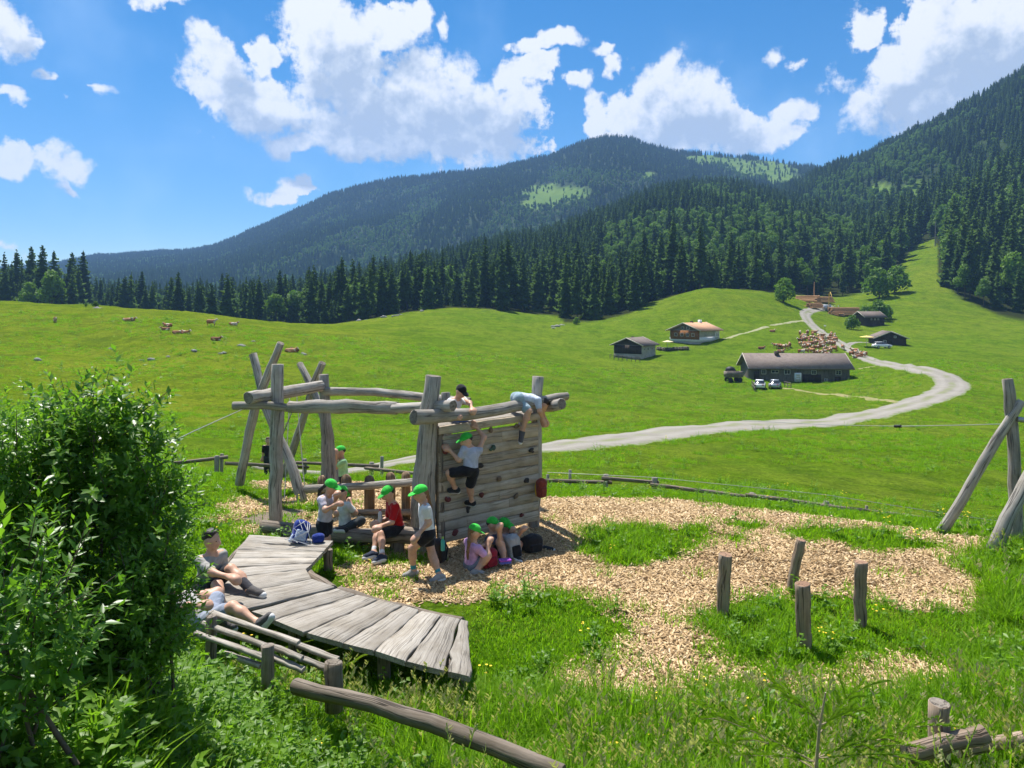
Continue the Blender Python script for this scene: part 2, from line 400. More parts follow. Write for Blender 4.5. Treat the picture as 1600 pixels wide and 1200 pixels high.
def wood(name, light, dark, gscale=(26, 26, 1.4), crack=0.8, rough=0.85, orand=0.16, bst=0.5):
    """weathered timber; grain runs along the z of attribute wc"""
    m, t = new_mat(name)
    oi = t.node('ShaderNodeObjectInfo')
    wc = t.vmath('ADD', t.attr('wc', 'Vector'), t.vmath('SCALE', (7.3, 3.1, 5.7), oi.outputs['Random']))
    q = t.vmath('MULTIPLY', wc, gscale)
    warp = t.vmath('SCALE', t.vmath('SUBTRACT', t.noise(wc, 2.5, 2, 0.5, out=1), (.5, .5, .5)), 1.6)
    q = t.vmath('ADD', q, warp)
    g1 = t.noise(q, 1.0, 6, 0.62); g2 = t.noise(q, 3.2, 4, 0.6)
    blot = t.noise(wc, 3.3, 4, 0.6)
    c = t.ramp(t.math('ADD', t.math('MULTIPLY', g1, .7), t.math('MULTIPLY', g2, .3)), [(0.28, dark), (0.52, tuple((a + b) / 2 for a, b in zip(light, dark))), (0.72, light)])
    c = t.mix(t.smooth(blot, 0.35, 0.75), c, t.mix(1.0, c, (0.74, 0.71, 0.66), 'MULTIPLY'))
    cr = t.smooth(t.math('ABSOLUTE', t.math('SUBTRACT', t.noise(t.vmath('MULTIPLY', wc, tuple(v * .55 for v in gscale[:2]) + (gscale[2] * .35,)), 1.0, 3, 0.5), 0.5)), 0.024, 0.004)
    c = t.mix(t.math('MULTIPLY', cr, crack), c, tuple(v * .22 for v in dark))
    c = t.mix(1.0, c, t.ramp(oi.outputs['Random'], [(0, 1 - orand), (1, 1 + orand)]), 'MULTIPLY')
    t.set(t.b, 'Base Color', c); t.set(t.b, 'Roughness', rough); t.set(t.b, 'Specular IOR Level', 0.2)
    bump(t, t.math('SUBTRACT', t.math('ADD', t.math('MULTIPLY', g1, .6), t.math('MULTIPLY', g2, .35)), cr), bst, 0.012)
    return m
# ------------------------------------------------------------------ terrain
CTRL = []
def C(px, *rows):
    for d, y in rows: CTRL.append((px, y, d))
z0 = lambda d: HY + CZ * F / d
C(-700, (12, z0(12)), (16, 760), (24, 715), (40, 650), (80, 560), (170, 462), (250, 475), (400, 470), (620, 450))
C(0,   (12, z0(12)), (17, z0(17)), (26, 738), (40, 686), (80, 590), (120, 530), (170, 470), (220, 492), (330, 490), (620, 475))
C(150, (12, z0(12)), (17, z0(17)), (80, 600), (120, 542), (168, 477), (220, 500), (330, 497), (620, 480))
C(300, (12, z0(12)), (17, z0(17)), (25, 737), (40, 703), (60, 655), (100, 570), (150, 500), (172, 487), (230, 507), (330, 503), (620, 480))
C(500, (12, z0(12)), (18.2, z0(17.6)), (27, 752), (35, 741), (43, 722), (60, 660), (100, 585), (150, 524), (182, 508), (245, 509), (330, 500), (620, 470))
C(640, (12, z0(12)), (17.2, z0(17.2)), (26, 752), (40, 724), (50, 696))
C(700, (70, 652), (120, 577), (180, 522), (240, 489), (285, 478), (400, 462), (620, 430))
C(900, (11, z0(11)), (15.9, z0(15.9)), (24, 762), (45, 701), (60, 676), (90, 632), (130, 588), (180, 547), (220, 517), (250, 499), (300, 482), (400, 450), (620, 410))
C(1000, (15.6, z0(15.6)), (23.5, 767), (56, 683))
C(1100, (10, z0(10)), (15.1, z0(15.1)), (23, 776), (63, 671), (100, 634), (140, 597), (170, 560), (190, 536), (220, 506), (245, 470), (268, 451), (300, 458), (400, 430), (620, 380))
C(1200, (14.7, z0(14.7)), (22.5, 790), (70, 664), (138, 598), (250, 472), (270, 460))
C(1300, (14.1, z0(14.1)), (22, 802), (80, 655), (110, 624), (140, 597), (165, 562), (190, 537), (212, 521), (240, 503), (262, 489), (290, 474), (330, 460), (400, 432), (620, 370))
C(1450, (10, z0(10)), (13.3, z0(13.3)), (21.5, 820), (50, 715), (95, 628), (112, 607), (125, 585), (145, 567), (190, 540), (230, 511), (260, 490), (300, 452), (350, 415), (400, 388), (500, 350), (620, 320))
C(1600, (10, z0(10)), (13, z0(13)), (21, 836), (60, 700), (90, 642), (130, 592), (180, 551), (230, 514), (258, 500), (300, 455), (350, 400), (420, 340), (500, 298), (620, 255))
C(2300, (10, z0(10)), (13, z0(13)), (30, 800), (60, 690), (130, 570), (230, 480), (300, 385), (400, 285), (620, 170))
_c = np.array(CTRL, float)
KU, KL = 2.6, 1.0
_cu = np.stack([(_c[:, 0] - 800) / F * KU, np.log(_c[:, 2]) * KL], 1); _ce = (HY - _c[:, 1]) / F
def _phi(r2): return 0.5 * r2 * np.log(r2 + 1e-12)
_A = _phi(((_cu[:, None] - _cu[None]) ** 2).sum(-1)) + np.eye(len(_c)) * 2e-4
_Pm = np.hstack([np.ones((len(_c), 1)), _cu]); _n = len(_c)
_M = np.zeros((_n + 3, _n + 3)); _M[:_n, :_n] = _A; _M[:_n, _n:] = _Pm; _M[_n:, :_n] = _Pm.T
_sol = np.linalg.solve(_M, np.concatenate([_ce, np.zeros(3)]))
def tps(u, d):
    q = np.stack([u * KU, np.log(d) * KL], -1); sh = q.shape[:-1]; q = q.reshape(-1, 2); out = np.zeros(len(q))
    for i in range(0, len(q), 20000):
        b = q[i:i + 20000]; r2 = ((b[:, None] - _cu[None]) ** 2).sum(-1)
        out[i:i + 20000] = _phi(r2) @ _sol[:_n] + _sol[_n] + b @ _sol[_n + 1:]
    return out.reshape(sh)
def ss(a, b, x): t = np.clip((x - a) / (b - a), 0, 1); return t * t * (3 - 2 * t)
def zt(x, y, rough=True):
    """height of the land at world x, y"""
    x = np.asarray(x, float); y = np.asarray(y, float); x, y = np.broadcast_arrays(x, y)
    d = np.maximum(y, 0.5); u = np.clip(x / d, -1.6, 1.6)
    dd = np.maximum(d, 9.5)
    far = CZ + dd * tps(u, dd)
    foot = 6.7 - 0.10 * np.clip(x, -4, 6)
    s = np.maximum(foot - y, 0); near = 0.40 * s - 0.40 * 0.6 * (1 - np.exp(-s / 0.6))
    near = near + ss(-1.2, -2.8, x) * ss(8.4, 4.5, y) * 1.0
    near = np.minimum(near, 2.35)
    k = ss(10.5, 13.0, d)
    z = near * (1 - k) + far * k
    if rough:
        z = z + fbm(x * .25, y * .25, 4) * np.clip(d / 60, 0.05, 1.2) * .55 + fbm(x * 1.4 + 5, y * 1.4, 3) * np.where(d < 40, .05, .10)
    return z
def zt1(x, y): return float(zt(np.array([x]), np.array([y]))[0])
def on_ground(px, d):
    x = (px - 800) / F * d; return Vector((x, d, zt1(x, d)))
# wood chip area and grass islands, outlined on the flat of the playground
CHIP = np.array([(340,812),(352,797),(400,762),(405,748),(480,750),(560,752),(640,756),(760,765),(860,775),(1000,783),(1150,795),(1300,812),(1420,831),(1545,850),
  (1520,866),(1490,872),(1480,888),(1520,905),(1555,925),(1540,948),(1440,952),(1400,968),(1400,1000),(1440,1030),(1505,1035),(1520,1080),(1440,1095),(1330,1082),(1230,1075),(1120,1085),
  (1040,1108),(960,1110),(880,1092),(850,1060),(930,1038),(985,1012),(1000,975),(960,945),(880,930),(760,925),(690,936),(620,950),(560,930),(540,900),(500,860),(440,835),(380,835)], float)
ISL = [(1000,858,102,27),(960,840,66,10),(1080,838,40,9),(1155,828,46,9),(1150,851,22,10),(1108,850,16,5),(1325,842,105,15),(1370,858,52,12),(1440,856,40,10),(1255,958,165,34),(1160,985,60,22),(1240,1008,100,26),(1330,1020,70,16),
       (470,795,46,8),(540,868,50,18),(600,905,40,9),(640,878,40,9),(560,790,14,5),(1380,985,60,40),(420,770,70,12),(1240,1045,90,10)]
def chip_mask(x, y):
    d = np.maximum(y, 3.0); px = 800 + F * x / d; py = HY + CZ * F / d
    jx = fbm(x * 1.9, y * 1.9, 4); jy = fbm(x * 1.9 + 31, y * 1.9 - 12, 4)
    qx = px + jx * 60 * 10 / d; qy = py + jy * 26 * (10 / d) ** 2
    ins = np.zeros(px.shape, bool); n = len(CHIP); j = n - 1
    for i in range(n):
        xi, yi = CHIP[i]; xj, yj = CHIP[j]
        c = ((yi > qy) != (yj > qy)) & (qx < (xj - xi) * (qy - yi) / (yj - yi + 1e-9) + xi); ins ^= c; j = i
    for (cx, cy, rx, ry) in ISL:
        ins &= ~((((qx - cx) / rx) ** 2 + ((qy - cy) / ry) ** 2) < 1)
    gv = np.exp(-(((px - 425) / 72) ** 2 + ((py - 814) / 20) ** 2) * 1.2) + .5 * jx
    return ins & (y > 6) & (y < 19) & ~(gv > .45)
# forest edge: photo column -> distance where the trees begin
EDGE = np.array([(-400,300),(0,290),(250,275),(420,262),(520,250),(600,255),(700,268),(800,270),(872,262),(882,238),(930,242),(985,250),(1010,268),(1100,276),(1200,280),(1230,305),(1300,322),(1385,318),(1388,330),(1430,425),(1462,425),(1468,312),(1500,285),(1560,262),(1640,248),(1800,232),(2100,225)], float)
def d_edge(px): return np.interp(px, EDGE[:, 0], EDGE[:, 1])
uu = np.concatenate([np.linspace(-2.6, -0.8, 40, endpoint=False), np.linspace(-0.8, 0.8, 440, endpoint=False), np.linspace(0.8, 2.6, 41)])
ld = np.exp(np.concatenate([np.linspace(math.log(0.6), math.log(4.5), 26, endpoint=False), np.linspace(math.log(4.5), math.log(22), 210, endpoint=False), np.linspace(math.log(22), math.log(640), 220)]))
UU, DD = np.meshgrid(uu, ld, indexing='ij')
GX = UU * DD; GY = DD.copy()
GZ = zt(GX, GY)
nu, nv = UU.shape
ii = (np.arange(nu - 1)[:, None] * nv + np.arange(nv - 1)[None]).ravel()
GQ = np.stack([ii, ii + nv, ii + nv + 1, ii + 1], 1)
cm = chip_mask(GX, GY).astype(float)
pxg = 800 + F * UU
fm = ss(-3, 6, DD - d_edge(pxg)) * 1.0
grv = np.exp(-(((pxg - 430) / 75) ** 2 + ((HY + CZ * F / np.maximum(DD, 5) - 812) / 22) ** 2) * 1.2)
m_ground, t = new_mat('meadow_ground')
ob = t.node('ShaderNodeTexCoord').outputs['Object']
nb = t.noise(ob, 0.035, 5, 0.6); nm = t.noise(ob, 0.32, 6, 0.65); nf = t.noise(ob, 3.0, 6, 0.7); nff = t.noise(ob, 22.0, 4, 0.65)
stretch = t.noise(t.vmath('MULTIPLY', ob, (0.16, 0.5, 0.5)), 1.0, 5, 0.65)
gcol = t.ramp(t.math('ADD', t.math('MULTIPLY', nm, 0.6), t.math('MULTIPLY', nf, 0.4)), [(0.34, (0.052, 0.108, 0.006)), (0.50, (0.102, 0.182, 0.009)), (0.66, (0.165, 0.255, 0.017))])
gcol = t.mix(t.smooth(nb, 0.46, 0.66), gcol, t.mix(0.6, gcol, (0.175, 0.235, 0.020)))
gcol = t.mix(t.math('MULTIPLY', t.smooth(stretch, 0.50, 0.70), 0.55), gcol, (0.060, 0.120, 0.018))
clump = t.smooth(t.noise(ob, 1.15, 3, 0.6), 0.60, 0.70)
gcol = t.mix(t.math('MULTIPLY', clump, 0.55), gcol, (0.040, 0.090, 0.010))
gcol = t.mix(t.math('MULTIPLY', t.smooth(t.noise(ob, 0.11, 6, 0.7), 0.46, 0.60), 0.5), gcol, (0.170, 0.225, 0.024))
gcol = t.mix(t.math('MULTIPLY', t.smooth(t.noise(t.vmath('MULTIPLY', ob, (1.0, 0.45, 1.0)), 0.42, 6, 0.8), 0.49, 0.60), 0.55), gcol, (0.058, 0.104, 0.010))
gcol = t.mix(t.math('MULTIPLY', t.smooth(t.noise(ob, 1.7, 5, 0.75), 0.53, 0.62), 0.55), gcol, (0.042, 0.078, 0.007))
zc_ = t.node('ShaderNodeSeparateXYZ', ins={0: ob}).outputs[2]
trk = t.math('ABSOLUTE', t.math('SUBTRACT', t.math('FRACT', t.math('ADD', t.math('MULTIPLY', zc_, 0.85), t.math('MULTIPLY', t.noise(ob, 0.05, 4, 0.6), 5.0))), 0.5))
trk = t.math('MULTIPLY', t.smooth(trk, 0.07, 0.01), t.smooth(t.noise(ob, 0.09, 4, 0.65), 0.46, 0.60))
gcol = t.mix(t.math('MULTIPLY', trk, 0.55), gcol, (0.050, 0.080, 0.014))
gcol = t.mix(t.math('MULTIPLY', t.smooth(t.noise(ob, 5.5, 4, 0.7), 0.52, 0.60), 0.60), gcol, (0.030, 0.056, 0.005))
gcol = t.mix(t.math('MULTIPLY', t.smooth(t.noise(ob, 4.1, 4, 0.7), 0.56, 0.64), 0.35), gcol, (0.24, 0.30, 0.05))
gcol = t.mix(t.math('MULTIPLY', t.attr('dry'), 0.62), gcol, t.mix(1.0, gcol, (1.34, 1.08, 0.9), 'MULTIPLY'))
gcol = t.mix(1.0, gcol, t.ramp(nff, [(0.3, 0.62), (0.7, 1.32)]), 'MULTIPLY')
chipc = t.ramp(t.noise(ob, 60.0, 4, 0.7), [(0.3, (0.22, 0.135, 0.055)), (0.55, (0.47, 0.325, 0.155)), (0.75, (0.66, 0.50, 0.29))])
chipc = t.mix(t.smooth(nm, .45, .7), chipc, t.mix(1.0, chipc, (0.80, 0.75, 0.72), 'MULTIPLY'))
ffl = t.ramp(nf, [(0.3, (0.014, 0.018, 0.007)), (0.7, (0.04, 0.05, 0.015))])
grc = t.ramp(t.noise(ob, 45.0, 4, 0.7), [(0.3, (0.16, 0.125, 0.09)), (0.7, (0.36, 0.30, 0.23))])
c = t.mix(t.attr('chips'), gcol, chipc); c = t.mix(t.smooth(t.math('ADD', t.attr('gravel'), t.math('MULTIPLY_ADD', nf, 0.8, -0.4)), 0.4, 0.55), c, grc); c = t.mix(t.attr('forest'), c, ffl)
t.set(t.b, 'Base Color', c); t.set(t.b, 'Roughness', 1.0); t.set(t.b, 'Specular IOR Level', 0.0)
bump(t, t.math('ADD', t.math('MULTIPLY', nf, 1.0), t.math('ADD', t.math('MULTIPLY', nff, .22), t.math('MULTIPLY', nm, 1.6))), 0.75, 0.4)
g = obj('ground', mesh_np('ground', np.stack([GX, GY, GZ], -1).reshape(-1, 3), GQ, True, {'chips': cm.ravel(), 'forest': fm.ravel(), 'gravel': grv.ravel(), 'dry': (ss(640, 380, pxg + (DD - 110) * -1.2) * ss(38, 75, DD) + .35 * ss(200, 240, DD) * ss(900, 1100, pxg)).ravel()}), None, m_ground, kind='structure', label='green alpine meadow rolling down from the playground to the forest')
# ground behind the viewer
xs = np.linspace(-40, 40, 21); ys = np.linspace(-30, 0.6, 12); XX, YY = np.meshgrid(xs, ys, indexing='ij')
ZZ = np.full(XX.shape, 2.2)
ZZ[:, -1] = zt(XX[:, -1], np.full(21, 0.6)) - 0.02
i2 = (np.arange(20)[:, None] * 12 + np.arange(11)[None]).ravel()
obj('terrain', mesh_np('terrain', np.stack([XX, YY, ZZ], -1).reshape(-1, 3), np.stack([i2, i2 + 12, i2 + 13, i2 + 1], 1), True), None, m_ground, kind='structure')
# ------------------------------------------------------------------ road and tracks, draped over the land
def pchip_path(pts, n):
    p = np.array(pts, float); t = np.concatenate([[0], np.cumsum(np.linalg.norm(np.diff(p[:, :2], axis=0), axis=1))]); q = np.linspace(0, t[-1], n)
    out = np.zeros((n, p.shape[1]))
    m = np.gradient(p, t, axis=0)
    k = np.clip(np.searchsorted(t, q) - 1, 0, len(t) - 2); h = (t[k + 1] - t[k])[:, None]; s = ((q - t[k])[:, None]) / h
    return (2*s**3-3*s**2+1)*p[k] + (s**3-2*s**2+s)*h*m[k] + (-2*s**3+3*s**2)*p[k+1] + (s**3-s**2)*h*m[k+1]
def strip(name, pts, width, mat, n=200, lift=0.05, across=7, crown=0.0, wj=0.1, **props):
    p = np.array([((a - 800) / F * d, d) for a, d in pts]); p = pchip_path(p, n)
    tn = np.gradient(p, axis=0); tn /= np.linalg.norm(tn, axis=1)[:, None]; nr = np.stack([tn[:, 1], -tn[:, 0]], 1)
    wv = np.interp(np.linspace(0, 1, n), np.linspace(0, 1, len(width)), width) if not np.isscalar(width) else np.full(n, width)
    s = np.linspace(-.5, .5, across)
    e = 1 + wj * fbm(np.arange(n) * .35, np.zeros(n) + 3, 3)
    XY = p[:, None] + nr[:, None] * (s[None, :, None] * (wv * e)[:, None, None])
    Z = zt(XY[..., 0], XY[..., 1], True) + lift + crown * (1 - (2 * s[None]) ** 2)
    Z[:, 0] -= lift * 1.6; Z[:, -1] -= lift * 1.6
    V = np.concatenate([XY, Z[..., None]], -1).reshape(-1, 3); W = np.stack([np.repeat(s[None], n, 0), np.repeat(np.arange(n)[:, None], across, 1) * .1, np.zeros((n, across))], -1).reshape(-1, 3)
    i = (np.arange(n - 1)[:, None] * across + np.arange(across - 1)[None]).ravel()
    return obj(name, mesh_np(name, V, np.stack([i, i + 1, i + across + 1, i + across], 1), True, {'wc': W}), None, mat, kind='structure', **props)
m_road, t = new_mat('gravel_road')
ob = t.node('ShaderNodeTexCoord').outputs['Object']; sx = t.node('ShaderNodeSeparateXYZ', ins={0: t.attr('wc', 'Vector')}).outputs[0]
n1 = t.noise(ob, 0.5, 5, 0.6); n2 = t.noise(ob, 14, 5, 0.7)
c = t.ramp(t.math('ADD', t.math('MULTIPLY', n1, .6), t.math('MULTIPLY', n2, .4)), [(0.3, (0.20, 0.182, 0.152)), (0.7, (0.30, 0.28, 0.24))])
mid = t.smooth(t.math('ABSOLUTE', t.math('ADD', sx, t.math('MULTIPLY_ADD', n1, .1, -.05))), 0.13, 0.03)
c = t.mix(t.math('MULTIPLY', mid, t.math('MULTIPLY', t.smooth(t.noise(ob, .25, 3), .38, .58), .75)), c, (0.17, 0.19, 0.08))
edg = t.smooth(t.math('ADD', t.math('ABSOLUTE', sx), t.math('ADD', t.math('MULTIPLY_ADD', n2, .22, -.11), t.math('MULTIPLY_ADD', t.noise(ob, 1.6, 4, .7), .30, -.15))), 0.36, 0.48)
rut = t.smooth(t.math('ABSOLUTE', t.math('SUBTRACT', t.math('ABSOLUTE', sx), 0.22)), .10, .02)
c = t.mix(t.math('MULTIPLY', rut, .30), c, (0.34, 0.32, 0.28))
c = t.mix(t.math('MULTIPLY', edg, .92), c, (0.11, 0.17, 0.02))
t.set(t.b, 'Base Color', c); t.set(t.b, 'Roughness', .95); t.set(t.b, 'Specular IOR Level', .15); bump(t, n2, .3, .03)
ROAD = [(392,34.5),(440,35.2),(500,36.5),(560,38.5),(620,40.5),(700,42.5),(780,44),(860,46),(940,51),(1000,56),(1100,63),(1200,70),(1300,77),(1360,84),(1420,93),(1465,103),(1488,113),(1478,122),(1445,131),(1400,147),(1360,162),(1328,180),(1305,197),(1280,215),(1262,232),(1258,245),(1268,258),(1282,268),(1290,282)]
strip('road', ROAD, [0.5, 5.0, 6.2, 6.6, 6.2, 5.6, 5.4, 5.4, 4.2, 3.7, 3.5, 3.5, 3.8, 3.8, 4.0, 4.8, 6.5], m_road, 420, 0.07, 9, 0.04, label='pale gravel road curving across the meadow to the log yard')
m_track, t = new_mat('dirt_track'); ob = t.node('ShaderNodeTexCoord').outputs['Object']
c = t.ramp(t.noise(ob, 1.2, 6, .7), [(0.3, (0.14, 0.17, 0.03)), (0.55, (0.24, 0.21, 0.08)), (0.75, (0.33, 0.28, 0.13))]); t.set(t.b, 'Base Color', c); t.set(t.b, 'Roughness', .95)
strip('path', [(1210,133),(1270,124),(1330,112),(1380,101),(1415,95)], [1.5, 1.3, 1.6], m_track, 60, 0.05, 5, label='narrow earth track from the parked cars down to the road')
strip('path', [(1340,152),(1375,152),(1400,150)], 1.3, m_track, 30, 0.05, 5, label='short worn track between long barn and road')
m_trk2 = simple('pale_path', (0.27, 0.27, 0.15), .95, .2, 1.0, .1)
strip('path', [(1130,196),(1170,204),(1210,215),(1245,226),(1262,232)], 1.5, m_trk2, 60, 0.06, 5, label='thin pale path leading to the plastered farmhouse')
strip('path', [(1322,186),(1340,194),(1365,196),(1385,193)], 2.0, m_road, 30, 0.06, 5, label='gravel drive to the hut with the parked car')
# ------------------------------------------------------------------ mountains (sheets lofted from a foot line to a ridge line)
m_mtn, t = new_mat('mountain_slope'); ob = t.node('ShaderNodeTexCoord').outputs['Object']
c1 = t.ramp(t.noise(ob, 0.02, 6, .65), [(0.3, (0.07, 0.13, 0.02)), (0.7, (0.13, 0.20, 0.035))])
c2 = t.ramp(t.noise(ob, 0.05, 5, .7), [(0.3, (0.012, 0.022, 0.008)), (0.7, (0.035, 0.06, 0.016))])
c = t.mix(t.attr('clear'), c2, c1); t.set(t.b, 'Base Color', c); t.set(t.b, 'Roughness', .95); t.set(t.b, 'Specular IOR Level', .05)
CLEAR = [(1098,250,26,9),(1190,264,54,17),(1218,280,34,14),(1140,254,30,9),(862,306,54,16),(845,318,36,12),(1372,300,22,14),(1440,297,34,12),(1580,258,22,10),(1418,305,14,9),(1550,262,12,6),(1010,275,14,6)]
def sheet(name, ridge, foot, back, prof=1.25, amp=0.05, seed=0, nu=170, nv=60, **props):
    px = np.linspace(ridge[0][0], ridge[-1][0], nu)
    r = np.array(ridge, float); f = np.array(foot, float)
    ry, rd = np.interp(px, r[:, 0], r[:, 1]), np.interp(px, r[:, 0], r[:, 2]); fy, fd = np.interp(px, f[:, 0], f[:, 1]), np.interp(px, f[:, 0], f[:, 2])
    ker = np.ones(7) / 7
    sm = lambda a: np.convolve(np.pad(a, 3, mode='edge'), ker, 'valid')
    ry, rd, fy, fd = sm(ry), sm(rd), sm(fy), sm(fd)
    ry = ry + 7.0 * fbm(px / 26 + seed, px * 0 + seed, 4) * (1 if name == 'mountain' else .4)
    u = (px - 800) / F
    rz = CZ - (ry - HY) / F * rd; fz = CZ - (fy - HY) / F * fd
    s = np.linspace(0, 1.35, nv)
    S, U = np.meshgrid(s, u); D = fd[:, None] + (rd - fd)[:, None] * S
    up = np.clip(S, 0, 1) ** prof
    X = U * D
    hgt = (rz - fz)[:, None]
    Z = fz[:, None] + hgt * np.where(S <= 1, up, 1 - (S - 1) * back)
    spur = fbm(X / 260 + seed, D / 420, 4) * 2
    Z = Z + hgt * amp * spur * np.clip(4 * np.clip(S, 0, 1) * (1 - np.clip(S, 0, 1)), 0, 1) * 2 + fbm(X / 60 + seed, D / 60, 3) * hgt * .02 * np.clip(S * 4, 0, 1)
    pxx = 800 + F * X / D; pyy = HY - (Z - CZ) / D * F
    cl = np.zeros(X.shape)
    for (cx, cy, a, b) in CLEAR:
        j = fbm(X / 40, D / 40, 3) * .9
        cl = np.maximum(cl, ss(1.15, .85, np.sqrt(((pxx - cx) / a) ** 2 + ((pyy - cy) / b) ** 2) + j))
    ii = (np.arange(nu - 1)[:, None] * nv + np.arange(nv - 1)[None]).ravel()
    obj(name, mesh_np(name, np.stack([X, D, Z], -1).reshape(-1, 3), np.stack([ii, ii + nv, ii + nv + 1, ii + 1], 1), True, {'clear': cl.ravel()}), None, m_mtn, kind='structure', **props)
    return dict(X=X, D=D, Z=Z, cl=cl, nu=nu, nv=nv)
M1 = sheet('mountain', [(-500,452,2600),(-100,432,2500),(60,418,2400),(140,402,2350),(220,396,2300),(300,396,2250),(345,382,2200),(400,361,2150),(460,330,2100),(520,303,2050),(560,291,2050),(620,280,2000),(700,272,1950),(760,268,1900),(830,253,1850),(880,240,1800),(905,222,1750),(935,213,1750),(975,216,1750),(1010,226,1750),(1060,238,1750),(1120,243,1750),(1180,247,1750),(1240,258,1700),(1300,272,1650),(1360,280,1600),(1480,300,1600),(1700,320,1600)],
   [(-500,500,700),(300,490,800),(560,470,900),(800,430,900),(1000,390,950),(1240,330,1000),(1700,400,900)], 1.2, 1.0, .05, 1, 220, 80, label='long forested mountain ridge rising behind the valley')
M3 = sheet('mountain', [(1180,330,1500),(1240,300,1450),(1300,276,1400),(1340,268,1350),(1380,246,1300),(1440,220,1250),(1500,192,1200),(1560,158,1150),(1600,128,1120),(1700,76,1050),(1900,-60,950),(2300,-200,900)],
   [(1180,400,700),(1300,372,660),(1440,340,640),(1600,290,600),(1900,250,560),(2300,220,520)], 1.0, 0.6, .05, 5, 120, 70, label='steep forested mountainside climbing out of the frame')
M2 = sheet('hill', [(380,486,560),(480,470,570),(560,448,590),(640,428,620),(720,406,660),(800,384,710),(860,376,760),(900,358,790),(950,340,820),(1000,318,850),(1040,304,880),(1080,296,900),(1130,297,900),(1180,306,880),(1220,318,860),(1280,332,800),(1340,344,760),(1400,350,720),(1460,350,690),(1560,345,640)],
   [(380,500,420),(560,490,400),(800,462,390),(1000,440,390),(1200,424,390),(1400,410,430),(1460,400,480),(1560,345,520)], 0.95, 0.8, .035, 9, 150, 50, label='wooded foothill in front of the mountain ridge')
# ------------------------------------------------------------------ trees
m_spruce = leafy('spruce_needles', (0.026, 0.052, 0.014), (0.070, 0.122, 0.026), 0.16, 0.95, spec=0.0, c3=(0.110, 0.170, 0.036))
m_leaf = leafy('broad_leaves', (0.070, 0.145, 0.020), (0.145, 0.255, 0.032), 0.36, 0.6, spec=0.2, c3=(0.20, 0.32, 0.042))
m_bark = simple('bark', (0.085, 0.065, 0.05), .95, .35, 3.0, .1)
def spruce_mesh(seed, h=26.0, wd=3.6, nw=24, bare=0.10, shape=.82):
    r = np.random.default_rng(seed); V = []; Q = []; tint = []
    n = 0; lean = r.normal(0, .012, 2); lop = r.uniform(0, 6.28)
    for i in range(nw):
        t = (i + r.uniform(-.35, .35)) / nw; t = min(max(t, 0), .985)
        z = h * (bare + (1 - bare) * t)
        Rm = wd * (1 - t) ** shape * (0.72 + .28 * min(1, t * 4)) * r.uniform(.72, 1.18) + .16
        nb = int(11 - 5 * t) + r.integers(0, 3)
        a0 = r.uniform(0, 6.28)
        for k in range(nb):
            if r.random() < .07: continue
            zb_ = z; z = z + r.uniform(-.8, .8) * h / nw; a = a0 + 6.283 * k / nb + r.normal() * .28; L = Rm * r.uniform(.62, 1.18) * (1 + .14 * math.cos(a - lop)); dr = (-.06 - .36 * (1 - t)) + r.normal() * .09
            dx, dy = math.cos(a), math.sin(a); sx, sy = -dy, dx
            pts = [(0.03, .10), (.42, dr * .40 + .02), (.78, dr * 1.0), (1.0, dr * .92 + .05)]
            wd_ = [.08, .30, .22, .02]
            fold = r.uniform(.35, .75); tn = np.clip(r.normal(.42, .24), 0, 1)
            for (s, e), ww in zip(pts, wd_):
                ww = ww * L * r.uniform(.7, 1.3); cx, cy, cz = dx * L * s + lean[0] * z, dy * L * s + lean[1] * z, z + e * L
                V += [(cx - sx * ww, cy - sy * ww, cz - ww * fold - r.uniform(.1, .6)), (cx, cy, cz), (cx + sx * ww, cy + sy * ww, cz - ww * fold - r.uniform(.1, .6))]
                tint += [tn * .7, min(1, tn + .10), tn * .7]
            for j in range(3):
                b = n + 3 * j; Q += [(b, b + 1, b + 4, b + 3), (b + 1, b + 2, b + 5, b + 4)]
            n += 12; z = zb_
    me = mesh_np('spruce_crown', V, np.array(Q), False, {'tint': tint}); me.materials.append(m_spruce)
    mb = MB(); mb.tube([(0, 0, -1.5), (lean[0] * h * .4, lean[1] * h * .4, h * .4), (lean[0] * h, lean[1] * h, h * .98)], [.34, .24, .03], 6, False)
    tm = mesh_np('spruce_trunk', np.vstack(mb.V), np.vstack(mb.Q), True, {'wc': np.vstack(mb.W)}); tm.materials.append(m_bark)
    return me, tm
